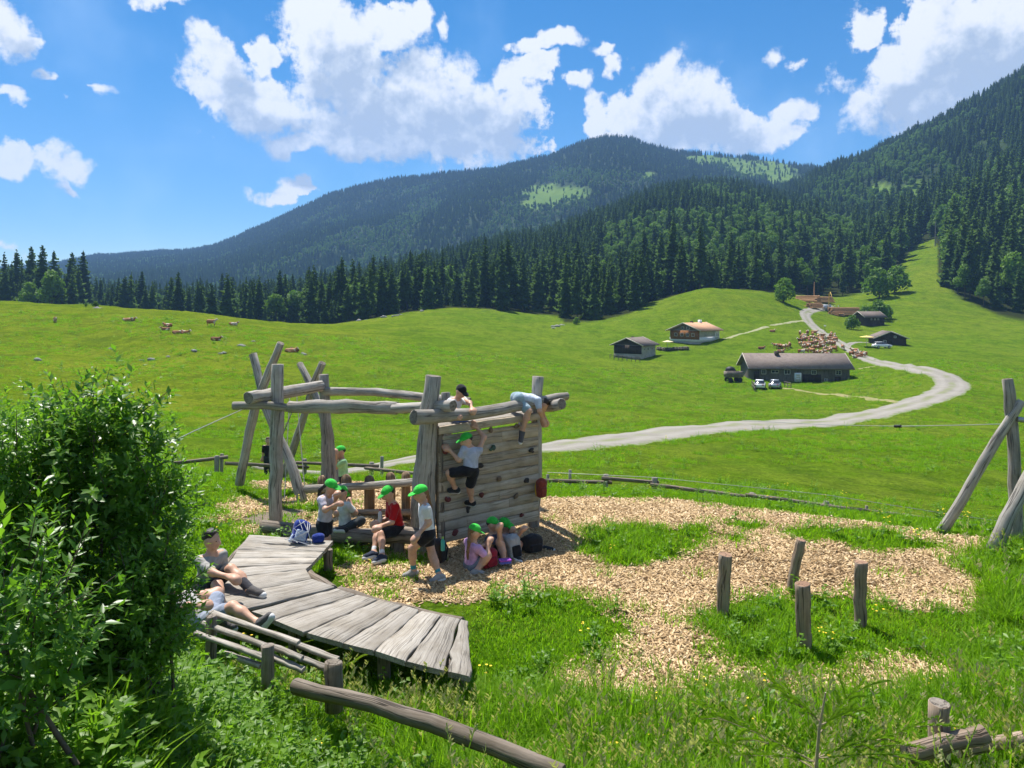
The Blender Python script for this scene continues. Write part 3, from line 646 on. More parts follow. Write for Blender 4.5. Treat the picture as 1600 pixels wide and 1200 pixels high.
def broad_mesh(seed, h=17.0, w=6.0, n=1500, size=.62, trunk=.28, mat=None, lob=9, lowz=.38):
    r = np.random.default_rng(seed); L = []
    for i in range(lob):
        a = r.uniform(0, 6.28); q = r.uniform(.15, .62) * w; zz = r.uniform(lowz, .86) * h; s = r.uniform(.30, .48) * w * (1.15 - .5 * abs(zz / h - .55))
        L.append((math.cos(a) * q * (1.25 - zz / h), math.sin(a) * q * (1.25 - zz / h), zz, s))
    L.append((0, 0, h * .66, w * .55)); L.append((0, 0, h * .87, w * .34))
    L = np.array(L); pr = L[:, 3] ** 2; pr /= pr.sum()
    k = r.choice(len(L), n, p=pr); dirn = r.normal(size=(n, 3)); dirn[:, 2] = dirn[:, 2] * .85 + .25; dirn /= np.linalg.norm(dirn, axis=1)[:, None]
    rad = r.uniform(.72, 1.06, n) * L[k, 3]; c = L[k, :3] + dirn * rad[:, None] * np.array([1, 1, .85])
    nrm = dirn * .8 + r.normal(size=(n, 3)) * .65; nrm /= np.linalg.norm(nrm, axis=1)[:, None]
    tv = np.cross(nrm, r.normal(size=(n, 3))); tv /= np.linalg.norm(tv, axis=1)[:, None]; bv = np.cross(nrm, tv)
    s = size * r.uniform(.55, 1.3, n)[:, None]
    V = np.stack([c - tv * s, c + bv * s * .7 - nrm * s * .15, c + tv * s * 1.05, c - bv * s * .7 - nrm * s * .15], 1).reshape(-1, 3)
    Q = np.arange(4 * n).reshape(-1, 4)
    tn = np.repeat(np.clip(r.normal(.5, .2, n), 0, 1), 4)
    me = mesh_np('tree_crown', V, Q, False, {'tint': tn}); me.materials.append(mat or m_leaf)
    mb = MB(); mb.tube([(0, 0, -1), (0, 0, h * .35), (.2, .1, h * .7)], [trunk, trunk * .75, trunk * .3], 7, False)
    for i in range(5):
        q = L[i]; mb.tube([(0, 0, h * .3), (q[0] * .5, q[1] * .5, q[2] * .8), (q[0], q[1], q[2])], [trunk * .5, trunk * .35, trunk * .12], 5, False)
    tm = mesh_np('tree_trunk', np.vstack(mb.V), np.vstack(mb.Q), True, {'wc': np.vstack(mb.W)}); tm.materials.append(m_bark)
    return me, tm
SPR = [spruce_mesh(101, 25, 4.6, 25, .04, .72), spruce_mesh(102, 27, 4.0, 27, .07, .8), spruce_mesh(103, 22, 5.2, 22, .02, .66), spruce_mesh(104, 26, 3.5, 25, .16, .62), spruce_mesh(105, 19, 4.5, 19, .03, .75), spruce_mesh(106, 29, 4.6, 27, .22, .68), spruce_mesh(107, 24, 4.1, 20, .10, .9), spruce_mesh(108, 16, 4.2, 17, .02, .8)]
NS = len(SPR)
BRD = [broad_mesh(201, 17, 6.2), broad_mesh(202, 15, 6.8), broad_mesh(203, 19, 5.8), broad_mesh(204, 8, 5.4, 1300, .5, lowz=.12)]
def joined(pair, nm):
    a, b = pair; va = np.zeros(len(a.vertices) * 3); a.vertices.foreach_get('co', va); vb = np.zeros(len(b.vertices) * 3); b.vertices.foreach_get('co', vb)
    fa = np.zeros(len(a.loops), np.int32); a.loops.foreach_get('vertex_index', fa); fb = np.zeros(len(b.loops), np.int32); b.loops.foreach_get('vertex_index', fb)
    ta = np.zeros(len(a.vertices)); a.attributes['tint'].data.foreach_get('value', ta)
    na = len(a.vertices); qa = fa.reshape(-1, 4); qb = fb.reshape(-1, 4) + na
    me = mesh_np(nm, np.vstack([va.reshape(-1, 3), vb.reshape(-1, 3)]), [qa, qb], False, {'tint': np.concatenate([ta, np.zeros(len(b.vertices))])}, [0] * len(qa) + [1] * len(qb))
    me.materials.append(a.materials[0]); me.materials.append(m_bark); return me
KIND = [joined(p, 'spruce_whole') for p in SPR] + [joined(p, 'broadleaf_whole') for p in BRD]
# near forest: rows behind the edge
cand = []
r = np.random.default_rng(21)
for px in np.arange(-330, 1960, 4.0):
    pass
u_lo, u_hi = (-420 - 800) / F, (2050 - 800) / F
step = 5.6
for d in np.arange(222, 620, step):
    xs_ = np.arange(u_lo * d, u_hi * d, step * (1.0 if d < 340 else 1.15))
    xs_ = xs_ + r.uniform(-1.0, 1.0, len(xs_)) * step; dd_ = d + r.uniform(-1.0, 1.0, len(xs_)) * step
    px = 800 + F * xs_ / dd_; e = d_edge(px)
    ok = dd_ > e + r.uniform(-1.5, 5, len(xs_))
    # the mown strip running up the right-hand slope
    strip_c = np.interp(dd_, [250, 300, 350, 400, 430], [1440, 1437, 1440, 1448, 1452]); strip_w = np.interp(dd_, [250, 300, 350, 400, 430], [90, 44, 36, 26, 16])
    ok &= ~((np.abs(px - strip_c) < strip_w) & (dd_ < 432))
    ok &= ~((px > 1225) & (px < 1345) & (dd_ < 318))
    ok &= (fbm(xs_ / 11, dd_ / 11, 2) > -.22) & (r.random(len(xs_)) < .93)
    ok &= ~((px < 470) & (px > 130) & (fbm(xs_ / 16 + 3, dd_ / 30, 2) < -.02) & (dd_ < 420))
    for x, y, p, ee in zip(xs_[ok], dd_[ok], px[ok], e[ok]): cand.append((x, y, p, y - ee))
cand = np.array(cand); zc = zt(cand[:, 0], cand[:, 1], False)
n = len(cand)
brd_p = np.where((cand[:, 2] > 1225) & (cand[:, 2] < 1400) & (cand[:, 3] < 60), .42, np.where((cand[:, 2] > 1470) & (cand[:, 3] < 22), .30, np.where(cand[:, 2] < 900, .05, .10)))
brd_p = np.where((cand[:, 3] < 14) & (cand[:, 2] < 1200), .02, brd_p)
is_b = r.random(n) < brd_p
# broadleaf come in groups
is_b |= (fbm(cand[:, 0] / 30, cand[:, 1] / 30, 2) > .22) & (cand[:, 3] > 25) & (r.random(n) < .6)
kd = np.where(is_b, NS + r.integers(0, 3, n), r.integers(0, NS, n))
sc_ = np.where(is_b, r.uniform(.6, 1.05, n), np.clip(r.normal(.76, .17, n), .38, 1.1)) * np.interp(cand[:, 2], [0, 125, 150, 450, 520, 900, 1300, 1470, 1600], [1.0, 1.0, .82, .80, .84, .93, .90, 1.1, 1.15])
sc_ *= np.where(r.random(n) < .12, .6, 1.0)
rz_ = r.uniform(0, 6.28, n)
inview = (cand[:, 2] > -15) & (cand[:, 2] < 1615)
rank = np.where(inview & ~is_b, cand[:, 3] + cand[:, 1] * .02 + r.uniform(0, 3, n), 1e9)
order = np.argsort(rank); pick_s = set(order[:280].tolist())
rank2 = np.where(inview & is_b & (cand[:, 3] < 24), cand[:, 3], 1e9); order2 = np.argsort(rank2); pick_b = set([i for i in order2[:60].tolist() if rank2[i] < 1e9])
def plant(i, cm_, tm_, loc, rz, s, name, label, cat, group):
    o = thing(name, label, cat, loc, rz, group); o.scale = (s, s, s)
    obj('crown', cm_, o); obj('trunk', tm_, o); return o
for i in sorted(pick_s | pick_b):
    x, y, px, beh = cand[i]
    k = int(kd[i])
    if i in pick_s:
        if px < 500: lb, gr = 'dark spruce in the forest row behind the hill with resting cows', 'spruces behind the cow hill'
        elif px < 1215: lb, gr = 'dark spruce on the forest edge above the two small farm buildings', 'spruces along the middle forest edge'
        elif px < 1465: lb, gr = 'spruce in the wood behind the log yard', 'spruces behind the log yard'
        else: lb, gr = 'tall spruce on the slope beside the mown strip', 'spruces on the slope by the mown strip'
        plant(i, SPR[k][0], SPR[k][1], (x, y, zc[i]), rz_[i], sc_[i], 'spruce_tree', lb, 'tree', gr)
    else:
        lb, gr = ('light green broadleaf tree among the spruces behind the log yard', 'broadleaf trees by the log yard') if 1200 < px < 1465 else ('light green broadleaf tree at the foot of the spruce slope', 'broadleaf trees below the slope') if px >= 1465 else ('light green broadleaf tree in the dark spruce edge of the meadow', 'broadleaf trees in the forest edge')
        plant(i, BRD[k - NS][0], BRD[k - NS][1], (x, y, zc[i]), rz_[i], sc_[i], 'broadleaf_tree', lb, 'tree', gr)
rest = np.array([i not in pick_s and i not in pick_b for i in range(n)])
FP = [np.stack([cand[rest, 0], cand[rest, 1], zc[rest]], 1)]; FR = [rz_[rest]]; FS = [sc_[rest]]; FK = [kd[rest]]
def cover(S, spacing, seed, smax=1.35, bmix=.16, bthr=.07, size=1.0, clear_keep=.09):
    r = np.random.default_rng(seed); nu, nv = S['nu'], S['nv']
    Pt = np.stack([S['X'], S['D'], S['Z']], -1)
    a = Pt[1:, :-1] - Pt[:-1, :-1]; b = Pt[:-1, 1:] - Pt[:-1, :-1]
    # horizontal area of each cell
    A = np.abs(a[..., 0] * b[..., 1] - a[..., 1] * b[..., 0])
    sidx = np.linspace(0, 1.35, nv)[:-1]; A = np.where(sidx[None] > 1.06, 0, A)
    pxc = 800 + F * S['X'][:-1, :-1] / S['D'][:-1, :-1]; A = np.where((pxc < -60) | (pxc > 1700), 0, A)
    # near the ridge more trees, they draw the skyline
    A = np.where(sidx[None] > .93, A * 1.5, A)
    N = int(A.sum() / spacing ** 2); pr = (A / A.sum()).ravel(); c = r.choice(len(pr), N, p=pr); i, j = np.divmod(c, nv - 1)
    s, t_ = r.random(N)[:, None], r.random(N)[:, None]
    p = Pt[i, j] * (1 - s) * (1 - t_) + Pt[i + 1, j] * s * (1 - t_) + Pt[i, j + 1] * (1 - s) * t_ + Pt[i + 1, j + 1] * s * t_
    cl = S['cl'][i, j]; keep = r.random(N) > cl * (1 - clear_keep)
    g = fbm(p[:, 0] / 90 + seed, p[:, 1] / 160, 3)
    hfr = sidx[j]
    isb = (r.random(N) < np.where(g > bthr * (.55 + hfr), .75, bmix * .35)) & (hfr < .86)
    k = np.where(isb, NS + r.integers(0, 3, N), r.integers(0, NS, N)); sz = np.where(isb, r.uniform(.7, 1.1, N), r.uniform(.7, 1.15, N)) * np.interp(hfr, [0, 1], [1.05, .85]) * size
    return p[keep] + np.array((0, 0, .0)), r.uniform(0, 6.28, N)[keep], sz[keep], k[keep]
for S, spc, sd, sz_, bt_ in ((M1, 6.4, 31, .54, .08), (M3, 5.8, 32, .60, .20), (M2, 5.2, 33, .70, .14)):
    a, b, c_, d_ = cover(S, spc, sd, size=sz_, bthr=bt_); FP.append(a); FR.append(b); FS.append(c_); FK.append(d_)
FP = np.vstack(FP); FP[:, 2] -= .4
instancer('forest', FP, np.concatenate(FR), np.concatenate(FS), np.concatenate(FK), KIND, label='dense spruce and beech forest covering the hills and mountains')

# single trees and bushes in the valley
def lone(px, d, k, s, name, label, cat='tree', group=None):
    p = on_ground(px, d); plant(0, BRD[k][0], BRD[k][1], p, random.uniform(0, 6), s, name, label, cat, group)
lone(1224, 258, 3, .95, 'broadleaf_tree', 'bright green round tree on the mound above the farmhouse')
lone(1352, 243, 3, .62, 'broadleaf_tree', 'dark bushy tree behind the upper hut', )
lone(1372, 246, 3, .80, 'broadleaf_tree', 'larger dark tree rising over the roof of the upper hut')
lone(1386, 250, 3, .55, 'broadleaf_tree', 'small round tree at the lower end of the mown strip')
lone(1330, 226, 3, .50, 'shrub', 'ragged green shrub standing in front of the upper hut gable', 'shrub')
lone(1398, 303, 3, 1.25, 'broadleaf_tree', 'rounded pale tree against the dark edge beside the mown strip')
lone(1374, 298, 3, 1.35, 'broadleaf_tree', 'rounded pale tree a little downhill from the mown strip edge')
lone(900, 236, 3, .26, 'shrub', 'small light green shrub at the corner of the spruce forest', 'shrub')
lone(150, 162, 3, .16, 'shrub', 'low green shrub on the crest of the cow hill', 'shrub')
lone(134, 163, 3, .10, 'shrub', 'tiny shrub next to a low shrub on the cow hill', 'shrub')
# ------------------------------------------------------------------ air
mh = bpy.data.materials.new('haze_air'); mh.use_nodes = True; th = NT(mh.node_tree); th.n.clear()
pv = th.node('ShaderNodeVolumePrincipled', ins={'Color': (0.30, 0.54, 1.0, 1), 'Density': HAZE_DENSITY, 'Anisotropy': 0.1})
th.node('ShaderNodeOutputMaterial', ins={'Volume': pv.outputs[0]})
hb = MB(); hb.box((0, 1550, 320), (7000, 3700, 760))
hz = hb.build('haze', mh, None, kind='stuff', label='thin bluish summer haze over the valley')
# ------------------------------------------------------------------ playground timber
m_log = wood('weathered_log', (0.52, 0.485, 0.43), (0.26, 0.235, 0.20))
m_logd = wood('dark_log', (0.32, 0.265, 0.21), (0.13, 0.105, 0.08))
m_plank = wood('weathered_plank', (0.47, 0.435, 0.375), (0.24, 0.21, 0.175), (30, 30, 1.6), .6)
m_wall = wood('wall_plank', (0.60, 0.515, 0.41), (0.36, 0.30, 0.22), (22, 22, 1.2), .5, bst=.22)
m_end = wood('end_grain', (0.33, 0.29, 0.24), (0.12, 0.10, 0.08), (14, 14, 14), .7)
m_stump = wood('stripped_post', (0.44, 0.345, 0.26), (0.20, 0.14, 0.10), (26, 26, 1.3), .8)
m_stend = wood('post_top', (0.40, 0.25, 0.16), (0.20, 0.12, 0.08), (12, 12, 12), .8)
m_rope = simple('rope', (0.30, 0.30, 0.27), .9, .2, 30)
m_wire = simple('steel_wire', (0.36, 0.37, 0.36), .4, .1, 30, .5, .6)
m_rubber = simple('black_rubber', (0.02, 0.02, 0.022), .6, .2, 20)
m_metal = simple('grey_metal', (0.34, 0.36, 0.38), .45, .15, 20, .5, .7)
_seed = [0]
def log(parent, name, pts, rad, mats=(m_log, m_end), seg=14, wob=.10, n=12, knots=True):
    _seed[0] += 1; s = _seed[0]; r = np.random.default_rng(s)
    p = np.array([tuple(q) for q in pts], float)
    tt = np.linspace(0, 1, len(p)); q = np.linspace(0, 1, n)
    if len(p) > 2:
        tp = np.concatenate([[0], np.cumsum(np.linalg.norm(np.diff(p, axis=0), axis=1))]); tp /= tp[-1]
        m = np.gradient(p, tp, axis=0); k = np.clip(np.searchsorted(tp, q) - 1, 0, len(tp) - 2); h = (tp[k + 1] - tp[k])[:, None]; u = ((q - tp[k])[:, None]) / h
        path = (2*u**3-3*u**2+1)*p[k] + (u**3-2*u**2+u)*h*m[k] + (-2*u**3+3*u**2)*p[k+1] + (u**3-u**2)*h*m[k+1]
    else: path = p[0] + (p[1] - p[0]) * q[:, None]
    rr = np.interp(q, np.linspace(0, 1, len(rad)), rad) if not np.isscalar(rad) else np.full(n, rad)
    path[1:-1] += r.normal(size=(n - 2, 3)) * rr.mean() * .06
    rr = rr * (1 + r.normal(size=n) * .025)
    # softened ends
    path = np.vstack([path[0], path[0] + (path[1] - path[0]) * .02 * 1, path[1:-1], path[-1] - (path[-1] - path[-2]) * .02, path[-1]]); rr = np.concatenate([[rr[0] * .93], rr[:1], rr[1:-1], rr[-1:], [rr[-1] * .93]])
    mb = MB(); mb.tube(path, rr, seg, True, 0, r.uniform(0, 9), wob, s, 1)
    return mb.build(name, list(mats), parent, True)
def board(parent, name, quad, th, mat, seed=None, nseg=6, jit=.006, top_normal=None):
    """plank from the four corners of its upper face: a0,a1 along one long edge, b0,b1 along the other; thickness down"""
    _seed[0] += 1; r = np.random.default_rng(_seed[0])
    a0, a1, b0, b1 = [np.array(tuple(v), float) for v in quad]
    nrm = np.cross(a1 - a0, b0 - a0); nrm /= np.linalg.norm(nrm)
    if top_normal is not None:
        if np.dot(nrm, top_normal) < 0: nrm = -nrm
    elif nrm[2] < 0: nrm = -nrm
    L = np.linalg.norm(a1 - a0); Wd = np.linalg.norm(b0 - a0); off = r.uniform(0, 20)
    V = []; W = []
    for i in range(nseg + 1):
        s = i / nseg
        e1 = a0 + (a1 - a0) * s; e2 = b0 + (b1 - b0) * s; wd = (e2 - e1); wl = wd / (np.linalg.norm(wd) + 1e-9)
        e1 = e1 + wl * r.normal() * jit; e2 = e2 + wl * r.normal() * jit
        dz = r.normal() * jit * .25; bev = min(.010, th * .3)
        prof = [(e1, -bev), (e1 + wl * bev, 0), (e1 + (e2 - e1) * .5, r.normal() * jit * .15), (e2 - wl * bev, 0), (e2, -bev), (e2, -th), (e1, -th)]
        for k, (q, h) in enumerate(prof):
            V.append(q + nrm * (h + dz)); W.append((off + [0, .0, .5, 1., 1., 1., 0.][k] * Wd, [0, 0, 0, 0, 0, -th, -th][k], s * L + off))
    K = 7; Q = [(i * K + k, i * K + (k + 1) % K, (i + 1) * K + (k + 1) % K, (i + 1) * K + k) for i in range(nseg) for k in range(K)]
    me_v = np.array(V)
    mb = MB(); mb.add(me_v, Q, w=W)
    for i, o in ((0, 1), (nseg, -1)):
        ring = me_v[i * K:(i + 1) * K]; w_ = np.array(W[i * K:(i + 1) * K]); c = ring.mean(0); w_ = w_ * np.array([1, 1, 1]); 
        mb.add(np.vstack([ring, c]), None, [(k, (k + 1) % K, K) for k in range(K)], w=np.vstack([w_, w_.mean(0)]))
    return mb.build(name, mat, parent)
# ---- climbing frame -----------------------------------------------------------
CF = thing('climbing_frame', 'grey log climbing frame with plank wall and long overhead beams', 'climbing frame', (0, 0, 0))
AL = P(684, 0, 12.4); wallA = np.array([(684 - 800) / F * 12.35, 12.35]); wallB = np.array([(843 - 800) / F * 13.5, 13.5])
wdir = (wallB - wallA) / np.linalg.norm(wallB - wallA); wn = np.array([wdir[1], -wdir[0]])          # out of the climbing face
wlen = np.linalg.norm(wallB - wallA)
def W3(s, z, out=0.0): q = wallA + wdir * s + wn * out; return np.array([q[0], q[1], z])
log(CF, 'post', [P(666, 872, 12.42), P(662, 800, 12.4), P(668, 690, 12.36), P(677, 587, 12.34)], [.18, .19, .165, .125])
log(CF, 'post', [P(832, 838, 13.62), P(838, 740, 13.6), P(838, 660, 13.6), P(841, 588, 13.6)], [.10, .105, .10, .095])
log(CF, 'post', [P(430, 830, 13.9), P(431, 720, 13.9), P(433, 640, 13.9), P(434, 569, 13.9)], [.125, .12, .115, .105])
log(CF, 'post', [P(514, 800, 15.3), P(513, 720, 15.3), P(508, 640, 15.3), P(506, 585, 15.3)], [.15, .14, .115, .095])
log(CF, 'post', [P(703, 800, 14.6), P(700, 700, 14.6), P(696, 613, 14.6)], [.09, .085, .08])
log(CF, 'post', [P(822, 790, 15.6), P(818, 700, 15.6), P(815, 640, 15.6)], [.09, .085, .08])
log(CF, 'beam', [P(364, 634, 13.72), P(430, 634, 13.70), P(450, 637, 13.65)], [.075, .075, .075], n=8)
log(CF, 'beam', [P(452, 635, 13.64), P(520, 635, 13.35), P(621, 638, 12.85)], [.10, .115, .115], wob=.16)
log(CF, 'beam', [P(615, 638, 12.83), P(660, 636, 12.5), P(708, 634, 12.05)], [.085, .088, .09], n=8)
log(CF, 'beam', [P(646, 652, 11.85), P(720, 648, 12.45), P(800, 636, 13.1), P(840, 628, 13.45), P(886, 619, 13.85)], [.115, .11, .098, .09, .075], n=14)
log(CF, 'beam', [P(388, 622, 13.5), P(430, 615, 14.05), P(502, 603, 15.2)], [.115, .11, .105])
log(CF, 'beam', [P(506, 612, 15.25), P(590, 613, 15.0), P(660, 621, 14.75), P(735, 627, 14.55)], [.085, .085, .08, .075])
log(CF, 'beam', [P(800, 640, 15.0), P(846, 636, 13.9), P(878, 631, 13.35)], [.085, .09, .092], n=8)
log(CF, 'post', [W3(.10, .0, -.06), W3(.08, 1.0, -.06), W3(.06, 1.98, -.06)], [.07, .07, .07], (m_logd, m_end), n=8)
# plank wall: rows of boards, some in two or three lengths
rr = np.random.default_rng(77)
zb = [0.13]
while zb[-1] < 1.80: zb.append(zb[-1] + rr.uniform(.145, .19))
zb[-1] = 1.86
for k in range(len(zb) - 1):
    tilt = .035
    cuts = [0.02, wlen - .02] if k % 2 == 0 and k != 2 else [0.02, wlen * rr.uniform(.2, .75), wlen - .02]
    z1, z2 = zb[k] + .0015, zb[k + 1] - .0015; o = rr.uniform(-.008, .010)
    s0 = 0.0 if k else .0
    for a, b in zip(cuts[:-1], cuts[1:]):
        lift = lambda s: tilt * s
        # face of the board is the climbing face
        board(CF, 'plank', [W3(a + .003, z1 + lift(a), o), W3(b - .003, z1 + lift(b), o), W3(a + .003, z2 + lift(a), o), W3(b - .003, z2 + lift(b), o)], .045, m_wall, jit=.003, top_normal=np.array([wn[0], wn[1], 0]))
board(CF, 'plank', [W3(.0, 1.90, .05), W3(wlen, 1.99, .05), W3(.0, 2.03, .05), W3(wlen, 2.10, .05)], .04, m_wall, top_normal=np.array([wn[0], wn[1], 0]))
for i in range(7):       # deck on top of the frame
    o0 = -.02 - i * .17; zz = 2.035
    s0_ = .02 + i * .085; board(CF, 'deck_plank', [W3(s0_, zz, o0), W3(wlen - .03, zz + .065, o0), W3(s0_ + .02, zz, o0 - .155), W3(wlen - .03, zz + .065, o0 - .155)], .04, m_plank)
m_hold = [simple('red_hold', (0.16, 0.045, 0.04), .8, .3, 30), simple('green_hold', (0.06, 0.10, 0.075), .8, .3, 30), simple('dark_hold', (0.05, 0.045, 0.042), .8, .3, 30), simple('brown_hold', (0.19, 0.13, 0.08), .8, .3, 30)]
def wall_pt(px, py, out=.03):
    """where the photo ray meets the climbing face"""
    u = (px - 800) / F; n = wn; d = (wallA @ n + out) / (np.array([u, 1.0]) @ n); return np.array([u * d, d, CZ - (py - HY) / F * d])
for (px, py, s, k) in [(696, 703, 1.2, 0), (766, 672, .9, 3), (770, 700, 1.0, 1), (830, 704, 1.0, 2), (751, 728, 1.0, 2), (780, 748, .9, 3), (823, 750, .8, 2), (753, 772, 1.0, 0), (807, 774, .9, 3), (699, 781, 1.0, 0), (731, 795, 1.1, 2), (712, 831, 1.1, 0), (815, 805, .8, 0), (808, 668, .9, 3)]:
    c = wall_pt(px, py, .02); r_ = .044 * s; sd = SDF(.008); Mw = np.stack([np.array([wdir[0], wdir[1], 0]), np.array([wn[0], wn[1], 0]), np.array([0, 0, 1.0])], 1)
    for j in range(4): sd.ell(c + Mw @ (rr.normal(size=3) * np.array((.020, .004, .020))), rr.uniform(.45, 1.0, 3) * np.array((1, .75, 1)) * r_, Mw)
    sdf_obj('hold', sd, .009, m_hold[k], CF)
# ---- swing ----------------------------------------------------------------------
SW = thing('swing_stand', 'swing frame of two crossed pairs of crooked poles', 'swing', (0, 0, 0))
log(SW, 'pole', [P(374, 757, 16.6), P(387, 690, 16.5), P(397, 645, 16.4), P(413, 600, 16.3), P(427, 565, 16.2), P(439, 536, 16.1)], [.10, .10, .095, .09, .085, .08])
log(SW, 'pole', [P(473, 785, 15.5), P(447, 705, 15.9), P(424, 660, 16.1), P(408, 610, 16.35), P(402, 580, 16.5), P(395, 553, 16.6)], [.10, .10, .095, .09, .085, .08])
log(SW, 'pole', [P(441, 748, 19.0), P(462, 690, 18.8), P(477, 645, 18.6), P(490, 600, 18.4), P(504, 567, 18.2)], [.095, .095, .09, .085, .08])
log(SW, 'pole', [P(530, 775, 17.6), P(508, 660, 18.1), P(484, 598, 18.55), P(468, 568, 18.8)], [.10, .095, .085, .08])
log(SW, 'crossbar', [P(398, 616, 16.2), P(440, 612, 17.3), P(488, 604, 18.75)], [.09, .09, .085])
SS_ = thing('rope_swing', 'black rubber swing seat hanging on ropes from the crossed poles', 'swing')
c = P(461, 783, 15.7); mb = MB(); mb.box(tuple(c), (.44, .16, .035), Matrix.Rotation(.35, 3, 'Z')); mb.build('seat', m_rubber, SS_)
for dx, tx in ((-.2, 453), (.2, 463)):
    mb = MB(); mb.tube([tuple(c + Vector((dx, dx * .35, 0))), tuple(P(tx, 612, 17.2))], .010, 6); mb.build('rope', m_rope, SS_)
mb = MB(); mb.tube([P(457, 642, 16.9), P(440, 682, 16.3)], .014, 6); tag(mb.build('rope', m_rubber, None), 'short black rope slanting between the swing poles', 'rope')
mb = MB(); mb.tube([P(385, 637, 13.75), P(340, 657, 13.0), P(298, 676, 12.3), P(180, 735, 10.5)], .008, 6); tag(mb.build('cable', m_wire), 'taut steel cable sloping from the end of the overhead beam behind the bush', 'cable')
# ---- long log bench ---------------------------------------------------------------
LB = thing('log_bench', 'long horizontal log used as a bench in front of the climbing frame', 'bench')
log(LB, 'seat', [P(411, 822, 13.35), P(470, 830, 13.0), P(560, 838, 12.6), P(640, 838, 12.3), P(672, 838, 12.2)], [.105, .125, .135, .135, .13], (m_logd, m_end), n=16)
log(LB, 'leg', [P(452, 866, 13.0), P(452, 832, 13.0)], .11, (m_logd, m_end), n=5)
log(LB, 'leg', [P(622, 872, 12.35), P(622, 842, 12.35)], .11, (m_logd, m_end), n=5)
# ---- picket rail -------------------------------------------------------------------
m_pick = wood('picket_board', (0.36, 0.255, 0.165), (0.17, 0.115, 0.07))
PK = thing('picket_fence', 'low fence of round-topped boards with a log rail beside the swing', 'fence')
pa, pb = P(487, 796, 15.2), P(662, 806, 13.6)
for px, w_, ht in ((502, .22, 743), (540, .24, 741), (576, .23, 743), (609, .20, 738), (633, .18, 737), (652, .17, 737)):
    s = (px - 487) / (662 - 487.0); d = 15.1 - 1.25 * s
    base = P(px, 0, d); x0 = base.x; ztop = CZ - (ht - HY) / F * d
    prof = []; hw = w_ / 2
    for k in range(9):
        a = math.pi * k / 8; prof.append((math.cos(a) * hw, ztop - hw + math.sin(a) * hw))
    prof += [(-hw, -.05), (hw, -.05)]
    dirp = np.array([pb.x - pa.x, pb.y - pa.y]); dirp /= np.linalg.norm(dirp); nn = np.array([-dirp[1], dirp[0]])
    V = [(x0 + dirp[0] * a + nn[0] * t_, d + dirp[1] * a + nn[1] * t_, z) for t_ in (0, .045) for a, z in prof]; K = len(prof)
    mb = MB(); W = [(a + px, t_, z + px) for t_ in (0, .045) for a, z in prof]
    mb.add(V, [(k, (k + 1) % K, K + (k + 1) % K, K + k) for k in range(K)], [(0, k + 1, k) for k in range(1, K - 1)] + [(K, K + k, K + k + 1) for k in range(1, K - 1)], w=W)
    mb.build('picket', m_pick, PK)
log(PK, 'rail', [P(478, 764, 15.05), P(560, 760, 14.45), P(662, 752, 13.7)], [.075, .072, .07], n=10)
log(PK, 'rail', [P(486, 800, 15.0), P(662, 800, 13.6)], [.055, .055], (m_logd, m_end), n=8)  # thin dark log added in place of a shadow line low on the pickets
# ---- winding boardwalk platform ---------------------------------------------------------
BW = thing('boardwalk', 'winding low platform of weathered grey planks near the bush', 'platform')
ZP = .46
E = [((390,835),(521,844)), ((381,847),(511,855)), ((371,859),(505,862)), ((364,872),(496,871)), ((350,887),(488,880)), ((334,906),(477,889)), ((318,938),(486,904)), ((330,965),(524,919)),
     ((428,968),(556,929)), ((477,988),(592,937)), ((535,1004),(630,946)), ((585,1016),(657,954)), ((636,1033),(690,961)), ((696,1048),(719,967)), ((739,1058),(733,970))]
rr = np.random.default_rng(5)
for k in range(len(E) - 1):
    (l0, r0), (l1, r1) = E[k], E[k + 1]
    if k == 6: l1 = (322, 968); r1 = (524, 917)
    if k == 7: l0 = (330, 968); l0 = (392, 955)
    zz = ZP + rr.uniform(-.012, .012)
    q = [G(l0[0], l0[1], zz), G(r0[0], r0[1], zz), G(l1[0], l1[1], zz), G(r1[0], r1[1], zz)]
    # leave a gap to the next plank
    a0, a1, b0, b1 = q; b0 = b0 + (a0 - b0).normalized() * .018; b1 = b1 + (a1 - b1).normalized() * .018; a0 = a0 + (b0 - a0).normalized() * .004
    board(BW, 'plank', [a0, a1, b0, b1], .055, m_plank, nseg=9, jit=.010)
log(BW, 'bearer', [G(505,852,.33), G(478,892,.33), G(520,922,.33)], [.07, .07, .07], (m_logd, m_end), n=8)
log(BW, 'bearer', [G(530,925,.33), G(620,952,.33), G(722,974,.33)], [.07, .07, .07], (m_logd, m_end), n=8)
log(BW, 'bearer', [G(440,962,.33), G(560,1000,.33), G(640,1024,.33), G(728,1048,.33)], [.08, .08, .08], (m_logd, m_end), n=8)
log(BW, 'bearer', [G(392,845,.33), G(345,900,.33), G(330,945,.33)], [.07, .07, .07], (m_logd, m_end), n=8)
for px, py in ((512, 858), (476, 898), (590, 944), (655, 962), (718, 975), (460, 975), (600, 1012), (720, 1048), (388, 850)):
    q = G(px, py, .33); log(BW, 'leg', [(q.x, q.y, -.1), (q.x, q.y, .33)], .07, (m_logd, m_end), n=4, seg=10)
